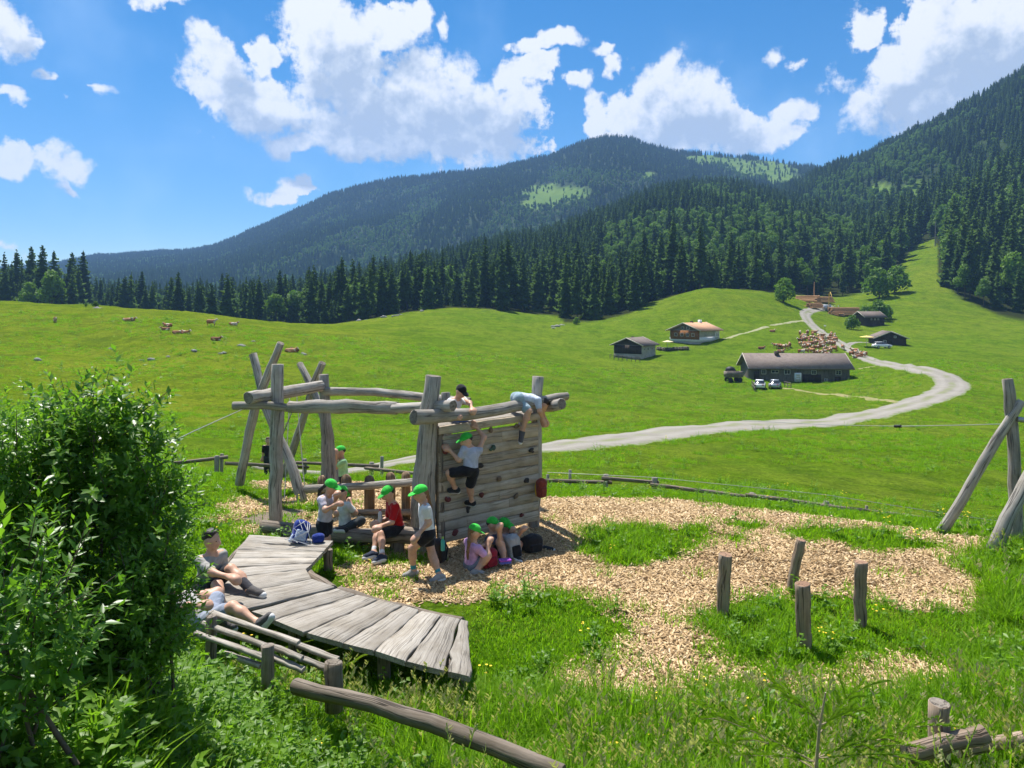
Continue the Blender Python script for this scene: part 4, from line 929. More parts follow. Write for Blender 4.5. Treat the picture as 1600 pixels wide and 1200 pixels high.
# ---- slatted rail by the bush -------------------------------------------------------------
SR = thing('slatted_rail', 'slatted wooden railing in the herbs below the platform', 'railing')
def slat(a, b, th=.035, h=.095):
    a = np.array(tuple(a)); b = np.array(tuple(b)); u = np.array([0, 0, h]); board(SR, 'slat', [a, b, a + np.array([.015, .065, .0]), b + np.array([.015, .065, .0])], th, m_plank, nseg=5)
slat(P(326, 956, 7.9), P(464, 1003, 7.15)); slat(P(312, 972, 7.8), P(415, 1010, 7.25)); slat(P(302, 988, 7.7), P(410, 1026, 7.1)); slat(P(345, 1018, 7.5), P(405, 1040, 7.1))
slat(P(424, 1010, 7.15), P(470, 1028, 6.95)); slat(P(424, 1026, 7.1), P(472, 1046, 6.9)); slat(P(462, 1006, 7.3), P(526, 1030, 7.1)); slat(P(464, 1026, 7.2), P(526, 1050, 7.0))
log(SR, 'post', [P(418, 1075, 7.05), P(418, 1008, 7.05)], .055, (m_logd, m_end), n=5)
log(SR, 'post', [P(330, 1040, 7.75), P(330, 962, 7.75)], .055, (m_logd, m_end), n=5)
# ---- rail fence at the foot of the bank -----------------------------------------------------
def rail_fence(label, posts, rails, name='rail_fence', mats=(m_logd, m_end)):
    o = thing(name, label, 'fence')
    for p in posts: log(o, 'post', p[0], p[1], mats, n=6, seg=12)
    for p in rails: log(o, 'rail', p[0], p[1], mats, n=10, seg=12)
    return o
rail_fence('sloping dark log rail with one cut post below the platform', [([P(521, 1110, 6.85), P(521, 1034, 6.85)], .078)],
   [([P(461, 1072, 6.75), P(620, 1112, 6.25), P(740, 1155, 5.9), P(880, 1210, 5.5)], [.07, .068, .066, .064])], mats=(m_logd, m_end))
rail_fence('broken log rails on a cut post at the picture corner', [([P(1468, 1195, 6.2), P(1468, 1098, 6.2)], .085)],
   [([P(1415, 1178, 6.0), P(1538, 1146, 6.1)], [.075, .07]), ([P(1495, 1172, 6.25), P(1640, 1148, 6.5)], [.06, .055])], mats=(m_stump, m_end))
# ---- four standing posts -----------------------------------------------------------------------
for pts, rad, lb in (([(1131, 962), (1130, 930), (1134, 866)], [.075, .08, .078], 'cracked standing post at the edge of the chips, first of four'),
                     ([(1238, 925), (1240, 900), (1252, 843)], [.068, .07, .07], 'leaning standing post behind the other three posts'),
                     ([(1258, 1012), (1256, 970), (1254, 912)], [.075, .078, .082], 'standing post with a long crack in front of the other three'),
                     ([(1345, 975), (1344, 930), (1345, 878)], [.07, .07, .072], 'smooth upright standing post with one red-brown side')):
    g0 = G(pts[0][0], pts[0][1]); d = g0.y
    o = log(None, 'standing_post', [P(pts[0][0], pts[0][1] + 14, d), P(pts[1][0], pts[1][1], d), P(pts[2][0], pts[2][1], d - .02)], rad, (m_stump, m_stend), wob=.14)
    tag(o, lb, 'post', 'four standing posts')
# ---- tripod of the cableway on the right ----------------------------------------------------------
TP = thing('cableway_tripod', 'grey pole tripod of the cableway at the picture edge', 'tripod')
log(TP, 'pole', [P(1470, 832, 13.45), P(1492, 800, 13.4), P(1540, 715, 13.2), P(1597, 626, 13.0)], [.095, .09, .08, .07])
log(TP, 'pole', [P(1591, 850, 13.0), P(1586, 760, 13.05), P(1581, 660, 13.1), P(1574, 592, 13.1)], [.105, .10, .09, .085])
log(TP, 'pole', [P(1552, 862, 12.3), P(1582, 795, 12.35), P(1640, 690, 12.6)], [.115, .11, .10])
mb = MB(); mb.tube([P(1590, 655, 13.0), P(1625, 660, 12.9)], .045, 8); mb.build('bracket', m_metal, TP)
mb = MB(); mb.tube([P(1404, 666, 15.5), P(1500, 664.5, 14.4), P(1585, 662, 13.05)], .008, 6); CW = mb.build('cable', m_wire); tag(CW, 'bright steel cable running level to the pole tripod', 'cable')
mb = MB(); mb.tube([P(1160, 657, 19.5), P(1300, 664, 17.2), P(1404, 666, 15.5)], .006, 5); tag(mb.build('cable', m_wire), 'thin dark cable beyond the clamp crossing the meadow', 'cable')
mb = MB(); mb.tube([P(1398, 666, 15.6), P(1408, 666, 15.45)], .03, 8); tag(mb.build('cable_clamp', m_rubber), 'small black clamp on the level cable', 'clamp')
# ---- pasture fence behind the chips -------------------------------------------------------------------
def pasture(label, posts, rails, hp=0.62, name='pasture_fence', wires=None):
    o = thing(name, label, 'fence')
    for px, top, d, r_ in posts:
        x = (px - 800) / F * d; zg = zt1(x, d); log(o, 'post', [(x, d, zg - .3), (x + .02, d, CZ - (top - HY) / F * d)], r_, (m_log, m_end), n=4, seg=9)
    for (a, b) in rails: log(o, 'rail', [P(*a), P(*b)], .06, (m_logd, m_end), n=6, seg=9)
    for w_ in (wires or []): mb = MB(); mb.tube([P(*q) for q in w_], .008, 4); mb.build('wire', m_wire, o)
    return o
pasture('weathered rail fence with wire along the far side of the wood chips', [(855, 741, 24, .05), (890, 734, 24.6, .045), (946, 741, 24, .075), (1022, 746, 23.6, .085), (1175, 770, 22.8, .085), (1290, 783, 22.2, .085), (1410, 805, 21.8, .06), (1498, 810, 21.5, .08), (1353, 790, 22, .04)],
   [((850, 751, 23.9), (956, 754, 24)), ((940, 747, 23.8), (1030, 754, 23.6)), ((1016, 757, 23.5), (1182, 778, 22.8)), ((1165, 773, 22.7), (1300, 791, 22.2)), ((1282, 790, 22.1), (1420, 806, 21.8)), ((1405, 806, 21.7), (1600, 824, 21.2)), ((1560, 822, 21.2), (1760, 845, 20.8))],
   wires=[[(855, 738, 24), (1022, 746, 23.6), (1290, 773, 22.2), (1500, 806, 21.5), (1700, 832, 21)]])
pasture('weathered rail fence beside the road behind the swing', [(338, 712, 25, .075), (346, 709, 25.6, .06), (475, 717, 28, .085), (580, 722, 27.5, .085), (596, 713, 28, .06)],
   [((270, 724, 24.5), (356, 714, 25.2)), ((352, 724, 25.2), (420, 727, 26.5)), ((405, 727, 26.4), (482, 730, 28)), ((462, 723, 27.6), (592, 728, 27.4)), ((570, 731, 27.4), (660, 741, 26.4)), ((650, 739, 26.4), (860, 751, 24))])
# stones
m_rock = simple('limestone', (0.27, 0.265, 0.24), .9, .25, 9, .2, bmp=.5, bscale=14)
def rock(px, py, d, s, label, group=None, flat=.6, ong=True):
    sd = SDF(.05 * s); r_ = np.random.default_rng(int(px * 7 + py)); p = on_ground(px, d) if ong else P(px, py, d)
    for j in range(5): sd.ell(np.array(p) + r_.normal(size=3) * np.array([.4, .3, .12]) * s, r_.uniform(.3, .6, 3) * np.array([1.2, .9, flat]) * s)
    tag(sdf_obj('rock', sd, max(.07 * s, .012), m_rock, noise=.02 * s), label, 'rock', group)
rock(12, 1188, 4.6, .14, 'pale stone block at the lower corner beside the herbs', ong=False, flat=1.0)
for i, (px, d, s) in enumerate([(238, 105, .6), (263, 108, .4), (303, 112, .55), (374, 121, .7), (188, 106, .4), (172, 118, .3), (60, 101, .7), (395, 128, .45), (335, 125, .4), (150, 160, .9), (476, 120, .7), (348, 112, .5), (222, 106, .4)]):
    rock(px, 0, d, s, 'small pale limestone rock lying in the grass of the cow hill', 'rocks on the cow hill', .7)
for i, (px, d, s) in enumerate([(560, 246, 1.1), (572, 248, .8), (600, 244, 1.2), (618, 243, .8), (868, 228, 1.3), (878, 232, 1.0), (863, 224, .9), (660, 255, 1.0), (625, 246, .7)]):
    rock(px, 0, d, s, 'small rock in the meadow before the spruce edge', 'rocks before the spruce edge', .7)
# ------------------------------------------------------------------ farm buildings, cars, herd, log yard
m_shing = wood('roof_shingle', (0.235, 0.195, 0.17), (0.135, 0.105, 0.09), (1.2, 1.2, .5), .2, bst=.6)
m_tile = wood('roof_tile', (0.56, 0.34, 0.21), (0.44, 0.24, 0.14), (1.2, 1.2, .5), .1)
m_barn = wood('barn_board', (0.25, 0.225, 0.19), (0.11, 0.095, 0.08), (4, 4, .3), .6)
m_dboard = wood('dark_board', (0.10, 0.075, 0.055), (0.035, 0.026, 0.02), (4, 4, .3), .6)
m_oboard = wood('orange_board', (0.42, 0.20, 0.075), (0.26, 0.11, 0.04), (4, 4, .3), .4)
m_plast = simple('plaster', (0.74, 0.74, 0.72), .9, .06, 1.5)
m_plastg = simple('grey_plaster', (0.40, 0.37, 0.32), .9, .2, 1.0)
m_win = simple('window_glass', (0.02, 0.025, 0.03), .15, .2, 2, .6)
m_wfr = simple('window_frame', (0.55, 0.52, 0.47), .7, .1, 5)
m_fasc = simple('fascia', (0.50, 0.45, 0.38), .8, .15, 3)
m_white = simple('white_paint', (0.78, 0.79, 0.80), .35, .04, 3, .4)
m_silver = simple('silver_paint', (0.42, 0.45, 0.50), .28, .04, 3, .5, .3)
def building(name, label, loc, rz, L, Wd, eave, ridge, over, wallm, roofm, gablem=None, wins=(), doors=(), chim=(), basem=None, roof_th=.22, cat='house', fascia=m_fasc):
    """L along local x (ridge), Wd along local y; wins: (side, s, z, w, h); sides: f(-y) b(+y) l(-x) r(+x)"""
    o = thing(name, label, cat, loc, rz); hx, hy = L / 2, Wd / 2
    mb = MB()
    V = [(-hx, -hy, -1.5), (hx, -hy, -1.5), (hx, hy, -1.5), (-hx, hy, -1.5), (-hx, -hy, eave), (hx, -hy, eave), (hx, hy, eave), (-hx, hy, eave)]
    mb.add(V, [(0, 1, 5, 4), (1, 2, 6, 5), (2, 3, 7, 6), (3, 0, 4, 7)], w=[(x + y, .3 * y, z) for x, y, z in V]); mb.build('wall', wallm, o)
    for sx in (-1, 1):
        g = MB(); x = sx * (hx + .004); V = [(x, -hy, eave - .0), (x, hy, eave - .0), (x, 0, ridge - .06)]; V2 = [(x - sx * .15, a, b) for _, a, b in V]
        g.add(V + V2, [(0, 1, 4, 3), (1, 2, 5, 4), (2, 0, 3, 5)], [(0, 1, 2), (3, 5, 4)], w=[(a, 0, b) for x_, a, b in V + V2]); g.build('gable', gablem or wallm, o)
    sl = (ridge - eave) / hy
    rf = None
    for sy in (-1, 1):
        r_ = MB(); xo = hx + over; yo = hy + over * .9
        zo = ridge - sl * yo; n = np.array([0, sy * sl, 1.0]); n /= np.linalg.norm(n); th = roof_th
        V = [np.array(v, float) for v in ((-xo, 0, ridge), (xo, 0, ridge), (xo, sy * yo, zo), (-xo, sy * yo, zo))]; V = [v + n * .05 for v in V]; V2 = [v + n * th for v in V]
        W = [(v[0], v[2], v[1] * 3) for v in V + V2]
        r_.add(V + V2, [(0, 1, 2, 3), (4, 7, 6, 5), (0, 4, 5, 1), (1, 5, 6, 2), (2, 6, 7, 3), (3, 7, 4, 0)], w=W)
        q = r_.build('roof', roofm, o); rf = rf or q
        if fascia:
            for sx in (-1, 1):
                f_ = MB(); x = sx * (xo + .03); V = [(x, 0, ridge + .02), (x, sy * yo, zo + .02), (x, sy * yo, zo + .30), (x, 0, ridge + .34)]; V2 = [(x - sx * .06, a, b) for _, a, b in V]
                f_.add(V + V2, [(0, 1, 2, 3), (4, 7, 6, 5), (0, 4, 5, 1), (1, 5, 6, 2), (2, 6, 7, 3), (3, 7, 4, 0)]); f_.build('fascia_board', fascia, q)
    def panel(side, s, z, w_, h, nm, mat, fr=True, dep=.06):
        if side in 'fb': c = (s, (-1 if side == 'f' else 1) * (hy + dep * .4), z); sz = (w_, dep, h)
        else: c = ((-1 if side == 'l' else 1) * (hx + dep * .4), s, z); sz = (dep, w_, h)
        m_ = MB(); m_.box(c, sz); q = m_.build(nm, mat, o)
        if fr and nm == 'window':
            ax = 0 if side in 'fb' else 1
            for ds, dz, ww, hh in ((-w_ / 2, 0, .10, h + .1), (w_ / 2, 0, .10, h + .1), (0, h / 2, w_ - .1, .10), (0, -h / 2, w_ - .1, .12), (0, 0, .06, h - .1)):
                cc = list(c); cc[ax] += ds; cc[2] += dz; ss_ = [dep + .05, dep + .05, hh]; ss_[ax] = ww; f_ = MB(); f_.box(cc, ss_); f_.build('frame', m_wfr, q)
    for w_ in wins: panel(*w_, 'window', m_win)
    for d_ in doors: panel(*d_[:5], 'door', d_[5] if len(d_) > 5 else m_dboard, False)
    for (x, y, h, w_, mt) in chim: m_ = MB(); m_.box((x, y, h / 2 + ridge - .6), (w_, w_, h + .8)); m_.build('chimney', mt, o)
    if basem:
        m_ = MB(); b = .03
        for c, s_ in (((0, -hy - b / 2, .1), (L + .06, b + .02, 1.4)), ((0, hy + b / 2, .1), (L + .06, b + .02, 1.4)), ((-hx - b / 2, 0, .1), (b + .02, Wd, 1.4)), ((hx + b / 2, 0, .1), (b + .02, Wd, 1.4))): m_.box(c, s_)
        m_.build('plinth', basem, o)
    return o
p = on_ground(1249, 142); p.z = CZ - (599 - HY) / F * 139
BA = building('barn', 'long grey barn with a mossy brown shingle roof and parked cars', (p.x, p.y + 3, p.z), R(-3), 19.2, 9.0, 3.1, 5.7, .75, m_barn, m_shing, None,
  wins=[('f', 2.6, 2.15, .9, .8), ('f', 7.4, 2.1, 1.0, .9), ('f', -2.6, 2.2, 1.1, .9), ('f', -7.2, 2.2, .8, .9), ('f', -5.0, 2.3, 1.4, .6), ('f', 5.0, .55, .6, .45)],
  doors=[('f', 2.2, .9, 3.6, 1.6), ('f', 7.3, .6, 1.2, 1.3), ('f', -8.7, 1.2, 1.0, 2.2), ('f', -.6, 1.1, 1.3, 1.9, m_white)], chim=[(-3.6, -.6, .9, .8, m_dboard)], cat='barn')
mb = MB(); mb.box((-.6, -4.75, 1.1), (1.25, .5, 1.9)); q = mb.build('cabinet', m_white, BA)
for z in (.7, 1.15, 1.6): mb = MB(); mb.box((-.6, -5.02, z), (.8, .05, .32)); mb.build('panel', m_wfr, q)
p = on_ground(994, 172); p.z = CZ - (553 - HY) / F * 170
H1 = building('alpine_hut', 'small dark wooden hut with a fenced terrace below the spruces', (p.x, p.y + 2, p.z), R(55), 7.6, 7.6, 2.5, 4.3, .8, m_plastg, m_shing, m_dboard,
  wins=[('f', -.6, 1.3, .8, .8), ('f', 1.8, 1.3, .6, .7), ('f', -2.6, 1.3, .6, .7)], doors=[('l', 0, 1.2, 7.3, 2.45, m_dboard)], chim=[(-.6, .3, .7, .5, m_dboard)])
p = on_ground(1090, 192); p.z = CZ - (531 - HY) / F * 190
H2 = building('farmhouse', 'farmhouse with light terracotta roof, orange boards and white walls', (p.x, p.y + 3, p.z), R(48), 11.5, 9.5, 2.9, 4.9, 1.0, m_plastg, m_tile, m_barn,
  wins=[('l', -2.6, 1.5, .9, .9), ('l', -.9, 1.5, .9, .9), ('l', .9, 1.5, .9, .9), ('l', 2.8, 1.5, .9, .9), ('l', -1.0, 3.5, .8, .8), ('l', .7, 3.5, .8, .8), ('f', 4.2, 1.4, .6, .8), ('f', 5.1, 1.4, .5, .8), ('f', -2.5, 1.4, .6, .8)],
  doors=[('l', .0, 1.45, 9.2, 2.7, m_oboard), ('f', 4.4, 1.35, 2.6, 2.6, m_plast)], chim=[(-1.5, .2, .9, .7, m_dboard), (3.0, 0, 1.2, .8, m_white)], basem=m_plast)
p = on_ground(1392, 191); p.z = CZ - (541 - HY) / F * 190
H3 = building('alpine_hut', 'dark gabled hut beside the road with a white car before it', (p.x, p.y + 2, p.z), R(90 - 12), 8.5, 8.4, 2.2, 3.9, .7, m_dboard, m_shing, m_dboard,
  wins=[('l', 1.6, 1.3, .8, .7), ('l', -1.2, 2.6, .6, .5)], doors=[('l', -.3, 1.0, 1.1, 1.9)])
p = on_ground(1362, 236); p.z = CZ - (505 - HY) / F * 235
H4 = building('alpine_hut', 'dark wooden hut under trees above the road, highest of the huts', (p.x, p.y + 2, p.z), R(14), 9.4, 7.5, 2.6, 4.6, .9, m_dboard, m_shing, m_dboard,
  wins=[('f', -1.8, 1.6, .6, .6), ('f', 0, 1.6, .6, .6), ('f', 1.6, 1.6, .6, .6)], doors=[('f', 3.2, 1.1, 1.0, 1.9)])
BA.scale = (.92, .92, .86); H1.scale = (.92, .92, .78); H2.scale = (.88, .88, .82); H3.scale = (.80, .85, .90); H4.scale = (.72, .75, .75)
# small timber things round the buildings
m_fenced = wood('fence_wood', (0.30, 0.26, 0.21), (0.13, 0.11, 0.09))
def yard_fence(px0, d0, px1, d1, n, h, label):
    o = thing('yard_fence', label, 'fence'); a, b = on_ground(px0, d0), on_ground(px1, d1)
    for i in range(n):
        q = a.lerp(b, i / (n - 1)); mb = MB(); mb.tube([(q.x, q.y, q.z - .3), (q.x, q.y, q.z + h)], .07, 6); mb.build('post', m_fenced, o)
    for z in (.45, .9):
        mb = MB(); mb.tube([a + Vector((0, 0, z * h)), b + Vector((0, 0, z * h))], .06, 6); mb.build('rail', m_fenced, o)
yard_fence(1175, 133, 1180, 126, 4, 1.2, 'short timber fence by the parked white car')
yard_fence(953, 167, 1000, 163, 8, 1.0, 'terrace fence in front of the small dark hut')
yard_fence(1226, 133, 1236, 130, 3, 1.0, 'short fence piece behind the grey car at the barn')
W_ = thing('hay_trailer', 'grey wooden trailer parked at the end of the barn', 'trailer', on_ground(1146, 139), R(8))
mb = MB(); mb.box((0, 0, 1.0), (2.9, 1.8, .2)); mb.build('bed', m_fenced, W_)
for c, s_ in (((0, -.9, 1.5), (2.9, .08, .9)), ((0, .9, 1.5), (2.9, .08, .9)), ((-1.45, 0, 1.5), (.08, 1.7, .9)), ((1.45, 0, 1.5), (.08, 1.7, .9))): mb = MB(); mb.box(c, s_); mb.build('side_board', m_fenced, W_)
for x in (-.9, .9):
    for y in (-.8, .8): mb = MB(); mb.tube([(x, y - .1, .45), (x, y + .1, .45)], .45, 12); mb.build('wheel', m_rubber, W_)
sd = SDF(.1); q = np.array(on_ground(1141, 141)); sd.ell(q + (0, 0, 2.0), (.9, .8, .7)).ell(q + (.6, .2, 1.6), (.6, .6, .6)); tag(sdf_obj('tarpaulin_heap', sd, .1, m_rubber), 'dark covered heap behind the grey trailer', 'heap')
# terrace tables and parasols at the farmhouse and hut
m_cloth = simple('parasol_cloth', (0.66, 0.55, 0.33), .9, .1, 5)
for i, (px, d) in enumerate([(1030, 183), (1038, 182), (1046, 181.5), (1055, 181), (1064, 181), (1072, 181)]):
    t_ = thing('picnic_table', 'small wooden table and benches on the farmhouse terrace', 'table', on_ground(px, d), R(20), 'terrace tables')
    mb = MB(); mb.box((0, 0, .75), (1.0, .8, .08)); mb.build('table_top', m_plank, t_)
    for y in (-.6, .6): mb = MB(); mb.box((0, y, .45), (1.0, .25, .06)); mb.build('bench', m_plank, t_)
    for x in (-.38, .38): mb = MB(); mb.box((x, 0, .35), (.08, 1.2, .7)); mb.build('leg', m_fenced, t_)
def parasol(px, d, h, r_, label, mat):
    o = thing('parasol', label, 'parasol', on_ground(px, d)); mb = MB(); mb.tube([(0, 0, 0), (0, 0, h + .3)], .04, 6); mb.build('pole', m_metal, o)
    mb = MB(); V = [(0, 0, h + .35)] + [(math.cos(a * math.pi / 4) * r_, math.sin(a * math.pi / 4) * r_, h) for a in range(8)]; mb.add(V, None, [(0, 1 + k, 1 + (k + 1) % 8) for k in range(8)]); mb.build('canopy', mat, o)
parasol(1043, 182, 2.1, 1.4, 'flat beige parasol on the farmhouse terrace', m_cloth)
parasol(1354, 186, 2.3, 1.7, 'yellow parasol beside the gabled hut', simple('yellow_cloth', (0.72, 0.55, 0.16), .9))
# cars -----------------------------------------------------------------
def car(px, d, rz, paint, label):
    o = thing('parked_car', label, 'car', on_ground(px, d), rz, 'parked cars')
    # side profile (x forward, z up), lofted across the width with tumblehome
    low = [(-2.1, .35), (-2.15, .62), (-2.08, .92), (-1.9, .98), (.95, .98), (1.9, .78), (2.1, .6), (2.1, .34)]
    mb = MB(); ys = [(-.88, .92), (-.80, 1.0), (.80, 1.0), (.88, .92)]; K = len(low); V = []
    for y, s in ys:
        for x, z in low: V.append((x * s, y, .34 + (z - .34) * (1 if abs(y) < .85 else .94)))
    Q = [(j * K + k, j * K + k + 1, (j + 1) * K + k + 1, (j + 1) * K + k) for j in range(3) for k in range(K - 1)] + [(j * K + K - 1, j * K, (j + 1) * K, (j + 1) * K + K - 1) for j in range(3)]
    mb.add(V, Q, [(0, k + 1, k) for k in range(1, K - 1)] + [(3 * K, 3 * K + k, 3 * K + k + 1) for k in range(1, K - 1)]); body = mb.build('body', paint, o, True)
    cab = [(-1.95, .96), (-1.62, 1.42), (-.2, 1.50), (.35, 1.42), (1.05, .97)]
    mb = MB(); V = []; K = len(cab)
    for y, s in ((-.80, 0), (.80, 0)):
        for x, z in cab: V.append((x, y * (1 if z < 1.1 else .80), z))
    mb.add(V, [(k, k + 1, K + k + 1, K + k) for k in range(K - 1)], [(0, k + 1, k) for k in range(1, K - 1)] + [(K, K + k, K + k + 1) for k in range(1, K - 1)]); mb.build('windows', m_win, o)
    mb = MB(); mb.box((-.62, 0, 1.49), (1.7, 1.22, .05)); mb.build('roof', paint, o)
    for x in (-1.3, 1.28):
        for y in (-.82, .82):
            mb = MB(); mb.tube([(x, y - .09, .33), (x, y + .09, .33)], .33, 14); wh = mb.build('wheel', m_rubber, o)
            mb = MB(); mb.tube([(x, y * 1.02 - .095, .33), (x, y * 1.02 + .095, .33)], .20, 10); mb.build('rim', m_metal, wh)
    for y in (-.6, .6):
        mb = MB(); mb.box((2.06, y, .66), (.1, .34, .14)); mb.build('headlight', m_white, o)
        mb = MB(); mb.box((-2.1, y, .80), (.08, .30, .16)); mb.build('tail_light', simple('tail_light_red', (.35, .02, .02), .4), o)
car(1187, 130.5, R(70), m_white, 'white estate car parked in front of the barn')
car(1211, 131.5, R(66), m_silver, 'silver grey car parked next to the white one at the barn')
car(1378, 182, R(4), m_white, 'white car parked lengthways before the gabled hut')
# cows ---------------------------------------------------------------------
m_cow, t = new_mat('cow_coat'); oi = t.node('ShaderNodeObjectInfo'); oc = t.node('ShaderNodeTexCoord').outputs['Object']
pn = t.noise(t.vmath('ADD', oc, t.vmath('SCALE', (13., 7., 5.), oi.outputs['Random'])), 1.1, 2, .5)
brown = t.ramp(oi.outputs['Random'], [(0.0, (0.21, 0.075, 0.028)), (0.4, (0.33, 0.135, 0.05)), (0.7, (0.44, 0.22, 0.10)), (1.0, (0.30, 0.11, 0.04))])
head = t.smooth(t.node('ShaderNodeSeparateXYZ', ins={0: oc}).outputs[0], .95, 1.1)
cc = t.mix(t.math('MAXIMUM', t.smooth(pn, .57, .60), head), brown, (0.56, 0.48, 0.38)); t.set(t.b, 'Base Color', cc); t.set(t.b, 'Roughness', .85)
def cow_mesh(kind):
    s = SDF(.06)
    z0_ = 0 if kind != 'lie' else -.72
    s.cap((-.72, 0, 1.12 + z0_), (.55, 0, 1.08 + z0_), .33, .33).ell((-.1, 0, .98 + z0_), (.75, .36, .36)).ell((-.8, 0, 1.15 + z0_), (.22, .28, .26))
    if kind == 'graze': nk = [(.6, 0, 1.15), (1.0, 0, .75), (1.22, 0, .28)]
    else: nk = [(.6, 0, 1.2 + z0_), (1.0, 0, 1.45 + z0_), (1.38, 0, 1.32 + z0_)]
    s.cap(nk[0], nk[1], .23, .15).cap(nk[1], nk[2], .14, .085)
    h = np.array(nk[1]); s.cap(h + (.05, .10, .06), h + (0, .27, .05), .045, .03).cap(h + (.05, -.10, .06), h + (0, -.27, .05), .045, .03)
    s.cap(h + (.02, .08, .12), h + (.06, .16, .26), .03, .02).cap(h + (.02, -.08, .12), h + (.06, -.16, .26), .03, .02)
    if kind != 'lie':
        for x, y, k_ in ((.5, .2, 0), (.5, -.2, .08), (-.78, .2, -.05), (-.78, -.2, .06)):
            hind = x < 0
            s.cap((x, y, .95), (x + k_ + (-.10 if hind else .02), y, .52), .15 if hind else .11, .075).cap((x + k_ + (-.10 if hind else .02), y, .52), (x + k_ + (.0 if hind else .0), y, .04), .07, .06)
        s.ell((-.5, 0, .70), (.2, .16, .13))
    else:
        for x, y in ((.45, .35), (.5, -.3)): s.cap((x, y * .7, .2), (x + .35, y, .09), .10, .06).cap((x + .35, y, .08), (x + .05, y * 1.1, .07), .06, .05)
        for y in (.4, -.38): s.cap((-.7, y * .8, .28), (-.25, y * 1.15, .15), .17, .08).cap((-.25, y * 1.15, .10), (-.65, y * 1.3, .08), .06, .05)
    s.cap((-1.03, 0, 1.2 + z0_), (-1.12, 0, .62 + max(z0_, -.45)), .03, .04)
    V, Q = s.mesh(.055); me = mesh_np('cow', V, Q, True); me.materials.append(m_cow); return me
COW = [cow_mesh('stand'), cow_mesh('graze'), cow_mesh('lie')]
def cow(px, d, rz, k, label, group):
    p = on_ground(px, d); o = obj('cow', COW[k]); o.location = p; o.rotation_euler = (0, 0, rz); s = random.uniform(.72, .88); o.scale = (s, s, s); tag(o, label, 'cow', group)
for px, d, rz, k, lb in [(86, 140, 2.2, 1, 'brown cow grazing alone on the cow hill'), (199, 143, .3, 2, 'reddish cow lying below the shrub on the cow hill'), (205, 143.5, .1, 2, 'cow lying close behind a reddish cow below the shrub'), (262, 138, 2.9, 2, 'pale cow lying at the top of a resting pair'), (258, 134, 3.3, 2, 'pale spotted cow lying just below another pale cow'),
   (277, 131, .2, 2, 'cow lying flat in the middle of the hill herd'), (290, 131, -.2, 2, 'cow lying beside another at the end of the hill herd'), (331, 142, .1, 0, 'dark brown cow standing side-on on the hill crest'), (365, 148, .4, 2, 'small cow lying on the hill crest past the standing one'), (338, 125, .2, 2, 'orange brown cow lying below the standing one'), (455, 121, .5, 2, 'tan cow lying alone above the crossed swing poles'), (461, 122, 2.7, 2, 'tan cow lying right beside another above the swing poles')]:
    cow(px, d, rz, k, lb, 'cows on the hill')
r_ = np.random.default_rng(9); herd = []
while len(herd) < 62:
    a = r_.normal(1284, 13) if len(herd) < 50 else r_.uniform(1250, 1306); yy = r_.normal(536, 6)
    if not (1246 < a < 1309 and 522 < yy < 550): continue
    d = np.interp(yy, [520, 528, 536, 545, 552], [208, 198, 189, 178, 170]); q = ((a - 800) / F * d, d)
    if all((q[0] - b[0]) ** 2 + ((q[1] - b[1]) * .8) ** 2 > 1.5 ** 2 for b in herd): herd.append(q)
for q in herd:
    cow(800 + F * q[0] / q[1], q[1], r_.uniform(0, 6.28), int(r_.choice([0, 0, 0, 2, 1])), 'brown and white cow in the crowded herd beside the road', 'crowded herd by the road')
for px, d in [(1212, 182), (1216, 181), (1221, 181), (1225, 180), (1230, 181), (1234, 182)]: cow(px, d, r_.uniform(0, 6), 0, 'cow in the small row beyond the barn roof', 'row of cows past the barn')
cow(1190, 181, .2, 2, 'single pale cow lying past the barn chimney', 'row of cows past the barn'); cow(1220, 176, 0.1, 2, 'cream cow lying closest behind the barn ridge', 'row of cows past the barn')
for px, d in [(1291, 168), (1297, 166), (1302, 165), (1307, 164)]: cow(px, d, r_.uniform(2.5, 3.5), 0, 'cow walking at the lower road edge behind the barn', 'cows at the lower road edge')
for px, d in [(1331, 170), (1335, 173), (1338, 170), (1342, 168), (1347, 167), (1350, 169), (1336, 167), (1344, 172)]: cow(px, d, r_.uniform(0, 6), int(r_.choice([0, 2])), 'cow in the small group across the road from the herd', 'cows across the road')
cow(1317, 179, 1.4, 0, 'dark brown cow alone on the road', 'cows across the road'); cow(1207, 205, .3, 2, 'pale cow lying by the thin path to the farmhouse', 'row of cows past the barn')
# log yard --------------------------------------------------------------------
m_fresh = wood('fresh_log', (0.60, 0.36, 0.19), (0.36, 0.19, 0.09), (6, 6, .6), .4, orand=.2)
def log_pile(px, d, n, L, rz, rows, label):
    o = on_ground(px, d); mb = MB(); r2 = np.random.default_rng(int(px)); M = np.array(Matrix.Rotation(rz, 3, 'Z')); rad = .26
    for j in range(rows):
        for i in range(n - j):
            y = (i - (n - j) / 2) * rad * 2.05; z = rad + j * rad * 1.75
            mb.tube([M @ np.array((-L / 2 + r2.normal() * .25, y, z)) + np.array(o), M @ np.array((L / 2 + r2.normal() * .25, y, z)) + np.array(o)], rad * r2.uniform(.75, 1.05), 8, True, off=r2.uniform(0, 9))
    tag(mb.build('log_pile', m_fresh, None, True, kind='stuff'), label, 'log pile')
log_pile(1318, 259, 9, 9.5, .10, 6, 'stack of fresh orange logs beside the crane truck'); log_pile(1271, 264, 7, 4.8, .4, 4, 'small stack of fresh logs where the road ends'); log_pile(1262, 281, 9, 8, 2.4, 5, 'logs stacked before the wood at the upper yard'); log_pile(1282, 288, 8, 9, .3, 5, 'brown logs lying under the trees of the yard'); log_pile(1313, 256, 4, 3, 1.0, 2, 'low remnant of logs in front of the big stack')
log_pile(1300, 270, 3, 5, 1.0, 2, 'few logs behind the crane truck')
